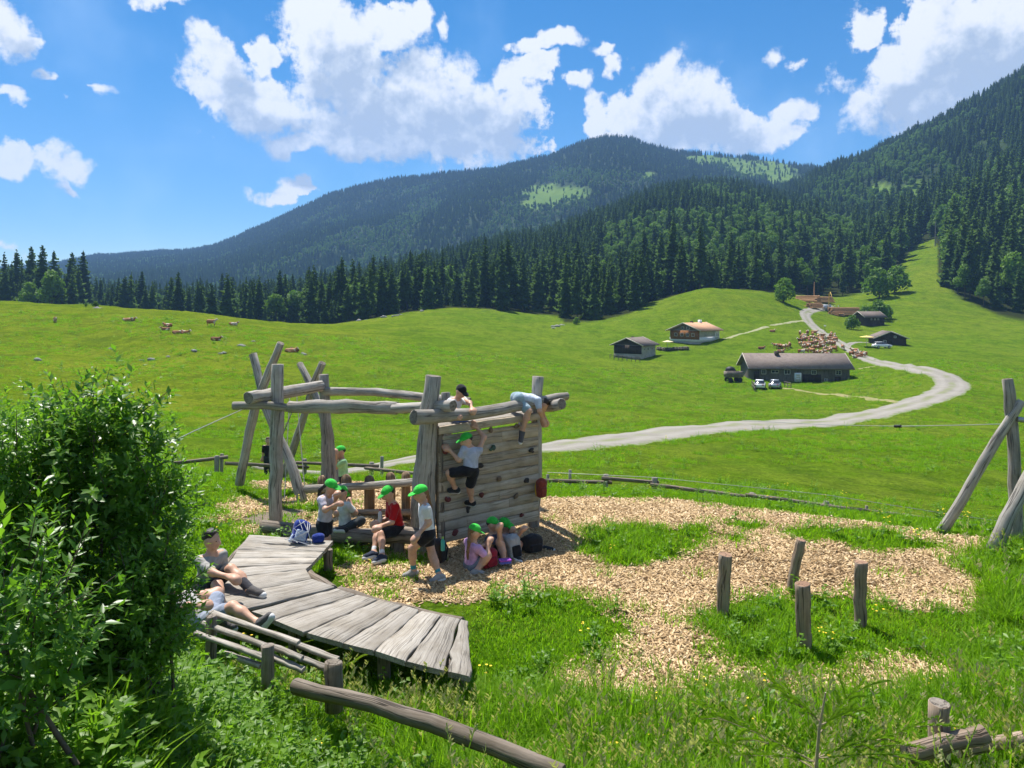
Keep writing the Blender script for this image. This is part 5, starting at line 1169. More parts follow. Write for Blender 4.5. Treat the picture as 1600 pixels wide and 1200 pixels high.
TK = thing('crane_truck', 'grey timber truck with raised crane arm at the log yard', 'truck', on_ground(1297, 263), R(95))
for nm, c, s_, mt in (('cab', (2.4, 0, 1.7), (1.8, 2.3, 2.1), m_silver), ('windscreen', (3.3, 0, 2.1), (.06, 2.0, .8), m_win), ('chassis', (-.9, 0, .9), (6.0, 1.0, .3), m_rubber), ('stake', (-1.2, -1.1, 1.7), (.12, .12, 1.5), m_metal), ('stake', (-1.2, 1.1, 1.7), (.12, .12, 1.5), m_metal), ('stake', (-3.4, -1.1, 1.7), (.12, .12, 1.5), m_metal), ('stake', (-3.4, 1.1, 1.7), (.12, .12, 1.5), m_metal), ('bunk', (-1.2, 0, 1.1), (.25, 2.3, .2), m_metal), ('bunk', (-3.4, 0, 1.1), (.25, 2.3, .2), m_metal)):
    mb = MB(); mb.box(c, s_); mb.build(nm, mt, TK)
m_yel = simple('crane_yellow', (0.62, 0.42, 0.08), .5); mb = MB(); mb.tube([(.9, 0, 1.1), (.9, 0, 3.2), (.2, .2, 6.4), (-.6, .2, 6.9), (-1.6, .2, 5.4)], [.2, .18, .14, .11, .09], 7); mb.build('crane_arm', m_yel, TK)
for x in (2.3, -1.0, -3.2):
    for y in (-1, 1): mb = MB(); mb.tube([(x, y - .15, .5), (x, y + .15, .5)], .5, 12); mb.build('wheel', m_rubber, TK)
mb = MB(); q = on_ground(1272, 292); mb.tube([(q.x, q.y, q.z - 1), (q.x, q.y, q.z + 4.0), (q.x + .1, q.y, q.z + 7)], [.26, .22, .15], 8); tag(mb.build('dead_tree', m_fresh, None, True), 'bare yellow barkless trunk standing above the log yard', 'tree trunk')
mb = MB(); q = on_ground(1461, 400); mb.tube([(q.x, q.y, q.z - 1), (q.x + .2, q.y, q.z + 7), (q.x + .4, q.y, q.z + 13)], [.26, .22, .16], 8); tag(mb.build('dead_tree', m_plank, None, True), 'pale bare trunk at the head of the mown strip', 'tree trunk')
sgn = thing('trail_sign', 'small sign post standing by the bend of the road', 'sign', on_ground(1289, 214)); mb = MB(); mb.tube([(0, 0, 0), (0, 0, 1.9)], .06, 6); mb.build('post', m_rubber, sgn); mb = MB(); mb.box((0, -.05, 1.75), (.6, .05, .35)); mb.build('board', m_white, sgn)
# ------------------------------------------------------------------ people
m_skin, t = new_mat('skin'); oc = t.node('ShaderNodeTexCoord').outputs['Object']
c = t.ramp(t.noise(oc, 14, 4, .6), [(.3, (0.50, 0.275, 0.18)), (.7, (0.62, 0.375, 0.255))]); t.set(t.b, 'Base Color', c); t.set(t.b, 'Roughness', .5); t.set(t.b, 'Specular IOR Level', .35); t.set(t.b, 'Subsurface Weight', .12); t.set(t.b, 'Subsurface Radius', (.012, .005, .003))
_cl = {}
def cloth(name, col, rough=.9):
    if name not in _cl:
        m, t = new_mat(name); oc = t.node('ShaderNodeTexCoord').outputs['Object']
        w_ = t.noise(oc, 9, 3, .55, dist=1.2); f_ = t.noise(oc, 160, 2, .5)
        oi = t.node('ShaderNodeObjectInfo'); c = t.mix(t.smooth(w_, .35, .7), tuple(v * .78 for v in col), col); c = t.mix(1.0, c, t.ramp(oi.outputs['Random'], [(0, .82), (1, 1.12)]), 'MULTIPLY'); t.set(t.b, 'Base Color', c); t.set(t.b, 'Roughness', rough); t.set(t.b, 'Specular IOR Level', .15); t.set(t.b, 'Sheen Weight', .15)
        bump(t, t.math('ADD', w_, t.math('MULTIPLY', f_, .08)), .55, .03); _cl[name] = m
    return _cl[name]
m_capg = cloth('green_cap_cloth', (0.05, 0.56, 0.06)); m_white_t = cloth('white_cotton', (0.80, 0.80, 0.80)); m_black_c = cloth('black_cotton', (0.018, 0.018, 0.022)); m_eye = simple('dark_eye', (.02, .015, .012), .3); m_lip = simple('lips', (.36, .13, .11), .6)
m_hairb = simple('brown_hair', (0.085, 0.045, 0.022), .55, .4, 40, .4, bmp=.6, bscale=90); m_haird = simple('dark_hair', (0.022, 0.014, 0.010), .5, .4, 40, .4, bmp=.6, bscale=90); m_hairl = simple('light_brown_hair', (0.20, 0.11, 0.05), .55, .4, 40, .4, bmp=.6, bscale=90)
m_sole = simple('white_sole', (0.62, 0.62, 0.60), .7)
def A(v): return np.array(tuple(v), float)
def nz(v): v = A(v); return v / (np.linalg.norm(v) + 1e-9)
def person(label, head, neck, pelvis, fwd, face, armL, armR, legL, legR, S=1.0, shirt=None, shirt_name='shirt', sleeve=.62, shorts=None, short_len=.72, cap=None, hair=m_haird, pony=None, shoe=None, sock=None, foot=None, cap_tilt=0.12, sandals=False, group=None, trousers=False, hair_long=False, boots=False):
    """joints are world points; arms [elbow, wrist], legs [knee, ankle, toe direction]; L = the figure's own left"""
    head, neck, pelvis = A(head), A(neck), A(pelvis); fwd = nz(fwd); face = nz(face)
    up = nz(neck - pelvis); f = nz(fwd - up * np.dot(fwd, up)); side = np.cross(up, f)         # towards own left
    tl = .40 * S; l_ = np.linalg.norm(neck - pelvis); pelvis = neck - up * np.clip(l_, .9 * tl, 1.12 * tl)
    o = thing('person', label, 'person', tuple(pelvis), 0, group)
    org = pelvis
    b = SDF(.018 * S); sh = SDF(.014 * S); st = SDF(.014 * S)
    hv = nz(head - neck); head = neck + hv * .155 * S
    Mh = frame_mat(face - hv * np.dot(face, hv) * .0, (0, 0, 1) if abs(face[2]) < .9 else hv)
    Mh = frame_mat(face, hv) if abs(np.dot(face, hv)) < .95 else Mh
    hx, hf, hu = Mh[:, 0], Mh[:, 1], Mh[:, 2]
    H = lambda x, y, z: head + (hx * x + hf * y + hu * z) * S
    Mt = np.stack([side, f, up], 1)
    # head with cranium, jaw, nose, ears
    b.ell(H(0, -.012, .022), np.array([.072, .090, .088]) * S, Mh).ell(H(0, .022, -.045), np.array([.050, .056, .058]) * S, Mh).cap(H(0, .080, .000), H(0, .096, -.022), .010 * S, .013 * S)
    b.ell(H(.074, -.005, -.008), np.array([.010, .020, .028]) * S, Mh).ell(H(-.074, -.005, -.008), np.array([.010, .020, .028]) * S, Mh)
    b.cap(neck - up * .03 * S, head - hu * .05 * S, .046 * S, .044 * S)
    chest = pelvis + (neck - pelvis) * .68; waist = pelvis + (neck - pelvis) * .34
    for q, r_ in ((chest, (.125, .082, .125)), (waist, (.106, .074, .11)), (pelvis + up * .02, (.115, .086, .095))): b.ell(q, np.array(r_) * S, Mt)
    shl = {1: neck + side * .135 * S - up * .045 * S, -1: neck - side * .135 * S - up * .045 * S}; hip = {1: pelvis + side * .068 * S - up * .02 * S, -1: pelvis - side * .068 * S - up * .02 * S}
    b.cap(shl[1], shl[-1], .050 * S)
    # clothes on the torso
    if shirt is not None:
        for q, r_ in ((chest, (.140, .100, .135)), (waist, (.128, .096, .125)), (pelvis + up * .04 * S, (.130, .102, .085))): sh.ell(q, np.array(r_) * S, Mt)
        sh.cap(shl[1], shl[-1], .060 * S); sh.plane(neck + up * .012 * S, up)
    if shorts is not None: st.ell(pelvis + up * .01, np.array([.132, .104, .085]) * S, Mt)
    for sd_, arm in ((1, armL), (-1, armR)):
        if arm is None: continue
        el, wr = A(arm[0]), A(arm[1]); s0 = shl[sd_]
        el = s0 + nz(el - s0) * np.clip(np.linalg.norm(el - s0), .19 * S, .25 * S); wr = el + nz(wr - el) * np.clip(np.linalg.norm(wr - el), .17 * S, .23 * S)
        b.cap(s0, el, .046 * S, .036 * S).cap(el, wr, .037 * S, .024 * S)
        if shirt is not None: sh.cap(s0, s0 + (el - s0) * sleeve, .060 * S, .056 * S); sh.plane if False else None
        fd = nz(wr - el); pn = nz(np.cross(fd, side if abs(np.dot(fd, side)) < .9 else up)); lat = np.cross(fd, pn)
        pm = wr + fd * .048 * S; b.ell(pm, np.array([.036, .050, .018]) * S, np.stack([lat, fd, pn], 1))
        for k, (off, ln) in enumerate(((-.027, .055), (-.009, .064), (.009, .060), (.027, .048))):
            r0 = wr + fd * .082 * S + lat * off * S; m1 = r0 + (fd * .9 - pn * .35) * ln * .55 * S + lat * off * .15 * S; t1 = m1 + (fd * .6 - pn * .8) * ln * .5 * S
            b.cap(r0, m1, .0095 * S, .0088 * S).cap(m1, t1, .0088 * S, .0075 * S)
        th0 = wr + fd * .028 * S - lat * .030 * S; th1 = th0 + (fd * .55 - lat * .75 - pn * .2) * .042 * S; b.cap(th0, th1, .012 * S, .010 * S).cap(th1, th1 + (fd * .9 - lat * .1 - pn * .4) * .030 * S, .010 * S, .008 * S)
    feet = []
    for sd_, leg in ((1, legL), (-1, legR)):
        if leg is None: continue
        kn, an, td = A(leg[0]), A(leg[1]), nz(leg[2]); h0 = hip[sd_]
        kn = h0 + nz(kn - h0) * np.clip(np.linalg.norm(kn - h0), .28 * S, .37 * S); an = kn + nz(an - kn) * np.clip(np.linalg.norm(an - kn), .28 * S, .36 * S)
        b.cap(h0, kn, .072 * S, .050 * S).cap(kn, kn + (an - kn) * .35, .050 * S, .050 * S).cap(kn + (an - kn) * .35, an, .049 * S, .030 * S)
        if shorts is not None:
            if trousers: st.cap(h0, kn, .090 * S, .070 * S).cap(kn, an, .070 * S, .052 * S)
            else: st.cap(h0, h0 + (kn - h0) * short_len, .092 * S, .082 * S)
        shin = nz(an - kn); fd = nz(td); heel = an + shin * .035 * S - fd * .03 * S; toe = an + shin * .052 * S + fd * .125 * S
        b.cap(an, heel, .030 * S, .032 * S).cap(heel, toe, .032 * S, .026 * S)
        feet.append((kn, an, shin, fd, heel, toe))
    V, Q = b.mesh(.0105 if S > .8 else .012)
    obj('body', mesh_np('body', V - org, Q, True), o, m_skin)
    def addp(nm, sdf, h, mat, noise=0):
        V, Q = sdf.mesh(h, noise)
        if len(V): return obj(nm, mesh_np(nm, V - org, Q, True), o, mat)
    if shirt is not None: addp(shirt_name, sh, .011, shirt, .0035)
    if shorts is not None: addp('trousers' if trousers else 'shorts', st, .011, shorts, .003)
    for (kn, an, shin, fd, heel, toe) in feet:
        if shoe is not None:
            s_ = SDF(.012); s_.cap(an + shin * .005, heel, .043 * S, .042 * S).cap(heel, toe, .042 * S, .036 * S).cap(an + shin * .02 + fd * .03, toe - fd * .03, .042 * S, .036 * S)
            q = addp('shoe', s_, .009, shoe)
            l_ = SDF(.008); l_.cap(heel + shin * .030, toe + shin * .026, .041 * S, .036 * S); l_.plane(heel + shin * .026, -shin); s2 = l_.mesh(.009)
            if len(s2[0]): obj('sole', mesh_np('sole', s2[0] - org, s2[1], True), q, m_sole if shoe is not m_black_c else m_black_c)
        if sock is not None:
            s_ = SDF(.01); s_.cap(an - shin * (.085 if not boots else .13) * S, an, (.040 if not boots else .052) * S, (.040 if not boots else .050) * S); addp('sock' if not boots else 'boot_shaft', s_, .009, sock)
    # eyes and mouth
    for x in (-.030, .030):
        e = SDF(.004); e.ell(H(x, .074, .006), np.array([.0135, .008, .009]) * S, Mh); addp('eye', e, .0035, m_eye)
    e = SDF(.004); e.ell(H(0, .071, -.056), np.array([.022, .008, .006]) * S, Mh); addp('mouth', e, .0045, m_lip)
    if hair is not None:
        h = SDF(.012); h.ell(H(0, -.022, .034), np.array([.080, .092, .088]) * S, Mh); h.plane(H(0, .030, .035), hf * .92 - hu * .38)
        if cap is None:
            for q in ((0, .02, .095), (.035, -.02, .090), (-.035, -.02, .090), (.01, .055, .080), (-.02, .05, .085), (0, -.06, .07)): h.ell(H(*q), np.array([.038, .042, .030]) * S, Mh)
        if cap is not None: h.plane(H(0, 0, .04), hu)
        hq = addp('hair', h, .009, hair, .003)
        if hair_long:
            h = SDF(.02); h.cap(H(0, -.07, .0), H(0, -.085, -.12), .060 * S, .055 * S).cap(H(.05, -.05, 0), H(.06, -.06, -.12), .035, .03).cap(H(-.05, -.05, 0), H(-.06, -.06, -.12), .035, .03); addp('hair', h, .011, hair, .003)
        if pony is not None:
            h = SDF(.012); pp = [H(0, -.09, .01)] + [A(q) for q in pony]
            for i in range(len(pp) - 1): h.cap(pp[i], pp[i + 1], .030 * S * (1 - .15 * i), .026 * S * (1 - .2 * i))
            addp('ponytail', h, .009, hair, .003)
    if cap is not None:
        h = SDF(.010); h.ell(H(0, -.010, .040), np.array([.086, .104, .090]) * S, Mh); h.plane(H(0, 0, .026), -(hu + hf * cap_tilt)); q = addp('cap', h, .009, cap, .0015)
        Mv = frame_mat(hf - hu * .22, hu); h = SDF(.008); h.ell(H(0, .105, .030), np.array([.072, .078, .010]) * S, Mv)
        V, Q = h.mesh(.008); obj('visor', mesh_np('visor', V - org, Q, True), q, cap)
    return o
def ww(px, py, out): return wall_pt(px, py, out)
outv = np.array([wn[0], wn[1], 0.0]); wd3 = np.array([wdir[0], wdir[1], 0.0])
m_dshoe = cloth('dark_shoe', (0.035, 0.035, 0.04)); m_gshoe = cloth('grey_shoe', (0.42, 0.40, 0.38)); m_navy = cloth('navy_shoe', (0.03, 0.04, 0.07))
person('child in green cap and light grey shirt climbing the plank wall', ww(727, 686, .22), ww(737, 699, .24), ww(735, 731, .30), -outv, nz(-wd3 * .9 - outv * .2 + np.array([0, 0, -.25])),
  [ww(721, 711, .24), ww(703, 704, .10)], [ww(757, 682, .20), ww(745, 668, .08)], [ww(712, 738, .22), ww(711, 763, .12), -outv * .8 - wd3 * .6], [ww(736, 753, .24), ww(737, 783, .13), -outv * .9 - wd3 * .3],
  1.0, cloth('pale_grey_cotton', (0.55, 0.57, 0.66)), shorts=m_black_c, short_len=.8, cap=m_capg, shoe=m_dshoe)
# deck children
person('child in black cap and white shirt leaning on the top beam', P(722, 609, 12.72), P(714, 622, 12.8), P(703, 654, 12.95), (.75, -.65, 0), (.6, -.5, -.45), [P(735, 630, 12.72), P(739, 643, 12.42)], [P(711, 641, 12.62), P(716, 649, 12.36)], [P(728, 664, 12.75), P(712, 668, 13.0), (-.7, .5, -.2)], [P(722, 668, 12.7), P(706, 672, 12.9), (-.7, .5, -.2)], .95, m_white_t, shorts=cloth('blue_cotton', (0.03, 0.12, 0.42)), short_len=.9, cap=m_black_c, shoe=m_dshoe)
person('child in pale shirt and light jeans shorts hanging over the beam', P(850, 634, 13.5), P(838, 625, 13.45), P(811, 622, 13.3), (.1, .05, -1), (.5, .2, -.85), [P(848, 640, 13.5), P(852, 655, 13.6)], [P(843, 641, 13.25), P(847, 652, 13.3)], [P(829, 646, 13.1), P(815, 678, 13.15), (-.1, -.3, -.9)], [P(800, 636, 13.6), P(790, 640, 13.9), (-.5, .5, 0)], 1.0, cloth('pale_blue_white', (0.62, 0.68, 0.78)), shorts=cloth('light_denim', (0.30, 0.40, 0.45)), short_len=.85, cap=None, hair=m_haird, shoe=cloth('black_white_shoe', (0.10, 0.10, 0.11)))
# bench
person('child in red shirt and black shorts sitting on the log bench', P(606, 771, 12.35), P(613, 785, 12.38), P(622, 825, 12.42), (-.9, -.42, 0), (-.75, -.5, -.38), [P(612, 816, 12.12), P(595, 822, 11.98)], [P(606, 814, 12.55), P(592, 815, 12.42)], [P(588, 836, 11.98), G(597, 871, .11), (-.8, -.55, 0)], [P(584, 831, 12.15), G(583, 867, .11), (-.85, -.4, 0)], 1.04, cloth('red_cotton', (0.56, 0.012, 0.014)), shorts=m_black_c, short_len=.88, cap=m_capg, shoe=m_navy, sock=m_white_t, sleeve=.8)
person('child in white shirt and black shorts walking before the wall', P(658, 774, 11.18), P(663, 787, 11.2), P(668, 831, 11.2), (-.95, -.25, 0), (-.93, -.3, -.2), [P(669, 813, 11.06), P(654, 834, 10.96)], [P(664, 811, 11.34), P(660, 831, 11.33)], [P(644, 857, 11.15), G(646, 892, .11), (-.9, -.25, -.05)], [P(676, 869, 11.2), G(685, 895, .12), (-.9, -.2, -.15)], 1.05, m_white_t, shorts=m_black_c, short_len=.42, cap=m_capg, hair=m_hairl, pony=[P(672, 790, 11.36), P(675, 806, 11.38)], shoe=m_gshoe, sock=cloth('turquoise_sock', (0.06, 0.36, 0.42)), sleeve=.5)
person('child in white shirt and ponytail standing, hand raised to the face', P(518, 760, 12.2), P(511, 773, 12.25), P(507, 816, 12.3), (.85, -.35, 0), (.85, -.3, -.25), [P(522, 793, 12.2), P(525, 776, 12.05)], [P(508, 797, 12.0), P(522, 790, 11.95)], [P(511, 843, 12.2), P(512, 874, 12.25), (.8, -.3, 0)], [P(507, 843, 12.15), P(507, 874, 12.2), (.8, -.3, 0)], 1.03, cloth('lilac_white', (0.66, 0.62, 0.70)), shorts=m_black_c, short_len=.55, cap=m_capg, hair=m_haird, pony=[P(500, 766, 12.3), P(497, 780, 12.35)], shoe=m_dshoe, sleeve=.55)
person('child in white top and dark trousers sitting cross-legged on the log', P(535, 771, 12.9), P(536, 785, 12.88), P(540, 822, 12.85), (.7, .65, 0), (.35, .6, -.45), [P(526, 800, 12.85), P(532, 795, 13.05)], [P(551, 797, 12.8), P(547, 786, 13.0)], [P(560, 816, 12.95), P(545, 827, 13.1), (-.6, .3, 0)], [P(562, 815, 12.75), P(542, 826, 12.62), (-.8, .2, 0)], .98, cloth('white_green_shirt', (0.66, 0.70, 0.66)), shorts=cloth('dark_grey_cotton', (0.045, 0.055, 0.06)), trousers=True, cap=m_capg, hair=m_haird, shoe=m_dshoe)
person('child in green cap and light green shirt standing behind the picket fence', P(532, 706, 16.0), P(535, 717, 16.0), P(537, 746, 16.0), (-.9, -.3, 0), (-.9, -.35, -.1), [P(529, 726, 15.85), P(525, 712, 15.8)], [P(527, 728, 16.1), P(525, 714, 15.95)], [P(536, 763, 15.95), P(537, 785, 16.0), (-.9, -.2, 0)], [P(539, 763, 16.05), P(540, 785, 16.1), (-.9, -.2, 0)], 1.0, cloth('mint_shirt', (0.36, 0.66, 0.34)), shorts=m_black_c, cap=m_capg, hair=m_haird, shoe=m_dshoe)
# in the shade of the wall
person('child in pink shirt with a long braid crouching by the red bag', P(741, 833, 11.5), P(739, 847, 11.5), P(737, 879, 11.52), (.7, .5, 0), (.75, .35, -.3), [P(744, 862, 11.85), P(758, 852, 11.9)], [P(756, 866, 11.4), P(763, 854, 11.5)], [P(755, 866, 11.9), P(748, 886, 11.75), (.8, .3, 0)], [P(762, 868, 11.45), P(747, 889, 11.35), (.8, .2, 0)], .98, cloth('pink_cotton', (0.62, 0.36, 0.62)), shorts=cloth('grey_denim', (0.20, 0.23, 0.28)), short_len=.8, cap=m_capg, hair=m_hairl, pony=[P(733, 846, 11.38), P(731, 862, 11.36), P(731, 874, 11.38)], shoe=m_gshoe, sleeve=.75)
person('child in black and white shirt sitting with knees up, drinking', P(770, 822, 12.05), P(769, 834, 12.05), P(769, 864, 12.1), (.85, -.35, 0), (.85, -.2, .0), [P(783, 845, 12.0), P(781, 829, 11.9)], [P(780, 848, 11.85), P(779, 832, 11.8)], [P(790, 850, 12.05), P(793, 876, 11.95), (.8, -.3, 0)], [P(785, 850, 11.85), P(788, 876, 11.75), (.8, -.35, 0)], .95, cloth('dark_sport_shirt', (0.09, 0.09, 0.13)), shorts=m_black_c, cap=m_capg, hair=m_haird, shoe=cloth('tan_shoe', (0.42, 0.28, 0.12)))
person('child in pale top with one leg stretched out beside the black bag', P(789, 820, 12.35), P(792, 831, 12.4), P(796, 858, 12.45), (.9, -.3, 0), (.85, -.25, -.35), [P(806, 840, 12.5), P(801, 830, 12.3)], [P(806, 843, 12.2), P(812, 834, 12.15)], [P(825, 842, 12.5), P(848, 856, 12.45), (.85, -.35, .1)], [P(815, 847, 12.15), P(806, 870, 11.95), (.7, -.6, 0)], .95, cloth('rose_white', (0.58, 0.50, 0.55)), shorts=m_black_c, cap=m_capg, hair=m_haird, shoe=m_dshoe)
# on the platform
person('child in grey shirt and hiking boots sitting on the plank platform', P(331, 846, 9.55), P(331, 866, 9.55), P(322, 914, 9.6), (.85, -.5, 0), (.8, -.15, -.05), [P(352, 900, 9.7), P(387, 902, 9.35)], [P(337, 900, 9.2), P(382, 908, 9.05)], [P(366, 885, 9.5), P(395, 925, 9.3), (.85, -.35, -.02)], [P(350, 912, 9.2), P(344, 938, 9.05), (.75, -.5, 0)], 1.12, cloth('heather_grey', (0.44, 0.42, 0.38)), shorts=m_black_c, short_len=.75, cap=None, hair=m_haird, shoe=cloth('hiking_boot', (0.13, 0.12, 0.115)), sock=cloth('boot_shaft', (0.05, 0.05, 0.06)), sleeve=.8, boots=True)
person('child lying back beside the platform, bare knees bent', P(258, 925, 8.6), P(275, 938, 8.55), P(322, 966, 8.45), (.25, -.3, .9), (.3, -.4, .85), [P(290, 960, 8.3), P(318, 945, 8.25)], [P(280, 925, 8.8), P(312, 930, 8.7)], [P(339, 930, 8.75), P(348, 966, 8.75), (.85, -.3, 0)], [P(371, 944, 8.3), P(404, 974, 8.15), (.5, -.1, .7)], 1.1, cloth('heather_grey', (0.44, 0.42, 0.38)), shorts=cloth('grey_blue_cotton', (0.30, 0.34, 0.42)), short_len=.7, cap=None, hair=m_haird, shoe=cloth('hiking_boot', (0.13, 0.12, 0.115)))
pz = on_ground(419, 27); pz_ = lambda h, dx=0: (pz.x + dx, pz.y, pz.z + h)
person('dark-clothed figure standing half hidden behind the corner post', pz_(1.27), pz_(1.13), pz_(.72), (.3, -.9, 0), (.3, -.9, 0), [pz_(.90, .17), pz_(.70, .2)], [pz_(.90, -.17), pz_(.70, -.2)], [pz_(.38, .08), pz_(.06, .08), (.2, -.9, 0)], [pz_(.38, -.08), pz_(.06, -.08), (.2, -.9, 0)], 1.02, m_black_c, shorts=cloth('dark_grey_cotton', (0.045, 0.055, 0.06)), trousers=True, hair=m_hairb, shoe=m_dshoe, sleeve=.95)
# ------------------------------------------------------------------ bags and small things
def bag(label, c, size, mat, fwd=(0, -1, 0), pocket=None, straps=None, up=(0, 0, 1), name='backpack', cat='backpack'):
    o = thing(name, label, cat, tuple(c)); M = frame_mat(fwd, up); w_, d_, h_ = size
    s = SDF(.03); L = lambda x, y, z: M @ np.array((x, y, z))
    s.box(L(0, 0, 0), (w_ * .5, d_ * .5, h_ * .42), min(w_, d_) * .28, M).ell(L(0, 0, h_ * .34), (w_ * .42, d_ * .42, h_ * .2), M)
    V, Q = s.mesh(.012, .004); obj('body', mesh_np('body', V, Q, True), o, mat)
    s = SDF(.02); s.box(L(0, d_ * .5, -h_ * .12), (w_ * .36, d_ * .16, h_ * .22), d_ * .12, M); V, Q = s.mesh(.011, .003); obj('pocket', mesh_np('pocket', V, Q, True), o, pocket or mat)
    for sx in (-1, 1):
        mb = MB(); pts = [L(sx * w_ * .28, -d_ * .42, h_ * .42), L(sx * w_ * .34, -d_ * .78, h_ * .1), L(sx * w_ * .36, -d_ * .5, -h_ * .38)]; mb.tube(pts, .014, 6); mb.build('strap', straps or mat, o, True)
    mb = MB(); mb.tube([L(-.03, -d_ * .2, h_ * .5), L(0, -d_ * .2, h_ * .56), L(.03, -d_ * .2, h_ * .5)], .008, 6); mb.build('handle', straps or mat, o, True)
    return o
m_blue = cloth('royal_blue', (0.02, 0.045, 0.26)); m_lblue = cloth('white_blue', (0.52, 0.62, 0.78)); m_red = cloth('dark_red', (0.24, 0.012, 0.03)); m_rust = cloth('rust_red', (0.23, 0.045, 0.03)); m_yell = cloth('yellow', (0.7, 0.42, 0.03))
bp = bag('blue and white backpack lying on the end of the plank platform', G(469, 833, .60), (.23, .15, .36), m_blue, (.5, -.75, .35), m_lblue, m_lblue, up=(.25, .3, .9))
Mb = frame_mat((.5, -.75, .35), (.25, .3, .9)); Lb = lambda x, y, z: Mb @ np.array((x, y, z))
for x0, x1 in ((-.115, -.04), (.115, .04)):
    s_ = SDF(.01); s_.cap(Lb(x0, .02, -.14), Lb(x1, .05, .14), .030, .022); V, Q = s_.mesh(.011, .003); obj('panel', mesh_np('panel', V, Q, True), bp, m_lblue)
for k in range(5):
    rr_ = np.random.default_rng(k); mb = MB(); mb.tube([Lb(rr_.uniform(-.1, .1), .08, .16), Lb(rr_.uniform(-.16, .16), .13, .02), Lb(rr_.uniform(-.2, .2), .11, -.13), Lb(rr_.uniform(-.26, .26), .16, -.17)], .006, 5); mb.build('cord', m_white_t, bp, True)
bag('small blue pouch on the platform edge behind the backpack', G(497, 842, .52), (.16, .10, .12), m_blue, (.3, -.9, 0), name='pouch', cat='pouch')
bag('dark red backpack with a round badge beside the crouching child', P(763, 873, 11.55), (.26, .18, .30), m_red, (.6, -.75, .1), m_red, m_yell)
q = P(766, 872, 11.42); s = SDF(.004); s.ell((0, 0, 0), (.028, .008, .028)); 
bag('black and white striped backpack propped between the sitting children', P(802, 856, 12.0), (.22, .17, .40), cloth('light_grey_nylon', (0.40, 0.42, 0.44)), (.55, -.8, .2), m_black_c, m_black_c, up=(-.2, .2, .95))
bag('round black bag in front of the outstretched leg', P(832, 850, 12.25), (.30, .22, .28), m_black_c, (.5, -.8, 0), None, None)
bag('rust red rucksack hanging on the corner post of the wall', P(846, 764, 13.3), (.17, .13, .34), m_rust, (.6, -.75, 0), m_rust, m_yell)
bag('dark backpack standing in the shade behind the walking child', P(684, 862, 11.75), (.24, .18, .36), cloth('brown_black_nylon', (0.04, 0.032, 0.03)), (-.5, -.8, 0), None, None)
def bottle(label, p, mat, capm, h=.2, r_=.032, tilt=0):
    o = thing('drink_bottle', label, 'bottle', tuple(p)); o.rotation_euler = (0, tilt, 0)
    mb = MB(); mb.tube([(0, 0, -h / 2), (0, 0, -h / 2 + .01), (0, 0, h * .22), (0, 0, h * .38), (0, 0, h * .42)], [r_ * .9, r_, r_, r_ * .45, r_ * .45], 12); mb.build('body', mat, o, True)
    mb = MB(); mb.tube([(0, 0, h * .42), (0, 0, h * .54)], r_ * .55, 10); mb.build('lid', capm, o)
bottle('turquoise bottle in the side pocket of the dark backpack', P(692, 850, 11.6), simple('turquoise_plastic', (0.08, 0.45, 0.38), .3), simple('green_lid', (0.35, 0.55, 0.1), .4))
bottle('clear bottle with red lid held by the child in red', P(594, 806, 12.2), simple('clear_plastic', (0.42, 0.45, 0.48), .15), simple('red_lid', (0.4, 0.03, 0.05), .4))
bottle('pale green bottle held by the cross-legged child', P(539, 792, 12.98), simple('green_plastic', (0.40, 0.62, 0.14), .3), simple('green_lid', (0.35, 0.55, 0.1), .4), .13, .024, tilt=.5)
lb = thing('lunch_box', 'purple and blue lunch box on the chips by the drinking child', 'lunch box', tuple(P(789, 878, 11.55)), .3)
s = SDF(.01); s.box((0, 0, 0), (.09, .06, .022), .015); V, Q = s.mesh(.008); obj('base', mesh_np('base', V, Q, True), lb, cloth('blue_box', (0.10, 0.14, 0.62), .4))
s = SDF(.01); s.box((0, 0, .03), (.092, .062, .012), .01); V, Q = s.mesh(.008); obj('lid', mesh_np('lid', V, Q, True), lb, cloth('purple_box', (0.36, 0.07, 0.50), .4))
# ------------------------------------------------------------------ wood chips
m_chip, t = new_mat('wood_chip'); oi = t.node('ShaderNodeObjectInfo'); tn = t.attr('tint')
c = t.ramp(t.math('ADD', t.math('MULTIPLY', tn, .85), t.math('MULTIPLY', oi.outputs['Random'], .15)), [(0.0, (0.17, 0.095, 0.038)), (0.3, (0.42, 0.285, 0.14)), (0.65, (0.63, 0.46, 0.26)), (1.0, (0.78, 0.64, 0.44))])
ln_ = t.noise(oi.outputs['Location'], 1.1, 4, .65); c = t.mix(t.math('MULTIPLY', t.smooth(ln_, .46, .64), .5), c, t.mix(1.0, c, (.66, .60, .56), 'MULTIPLY'))
t.set(t.b, 'Base Color', c); t.set(t.b, 'Roughness', .85); t.set(t.b, 'Specular IOR Level', .2)
def chip_patch(seed, n=75, rad=.22):
    r = np.random.default_rng(seed); mb = MB(); tn = []
    for i in range(n):
        a, q = r.uniform(0, 6.28), rad * math.sqrt(r.random()); L = r.uniform(.018, .080) if r.random() < .85 else r.uniform(.07, .13); W_ = r.uniform(.007, .024)
        e = Euler((r.normal() * .35, r.normal() * .35, r.uniform(0, 6.28))).to_matrix()
        mb.box((math.cos(a) * q, math.sin(a) * q, r.uniform(-.004, .016)), (L, W_, r.uniform(.003, .007)), np.array(e)); tn += [np.clip(r.normal(.5, .26), 0, 1)] * 8
    me = mesh_np('chip_patch', np.vstack(mb.V), np.vstack(mb.Q), False, {'tint': tn}); me.materials.append(m_chip); return me
r = np.random.default_rng(61)
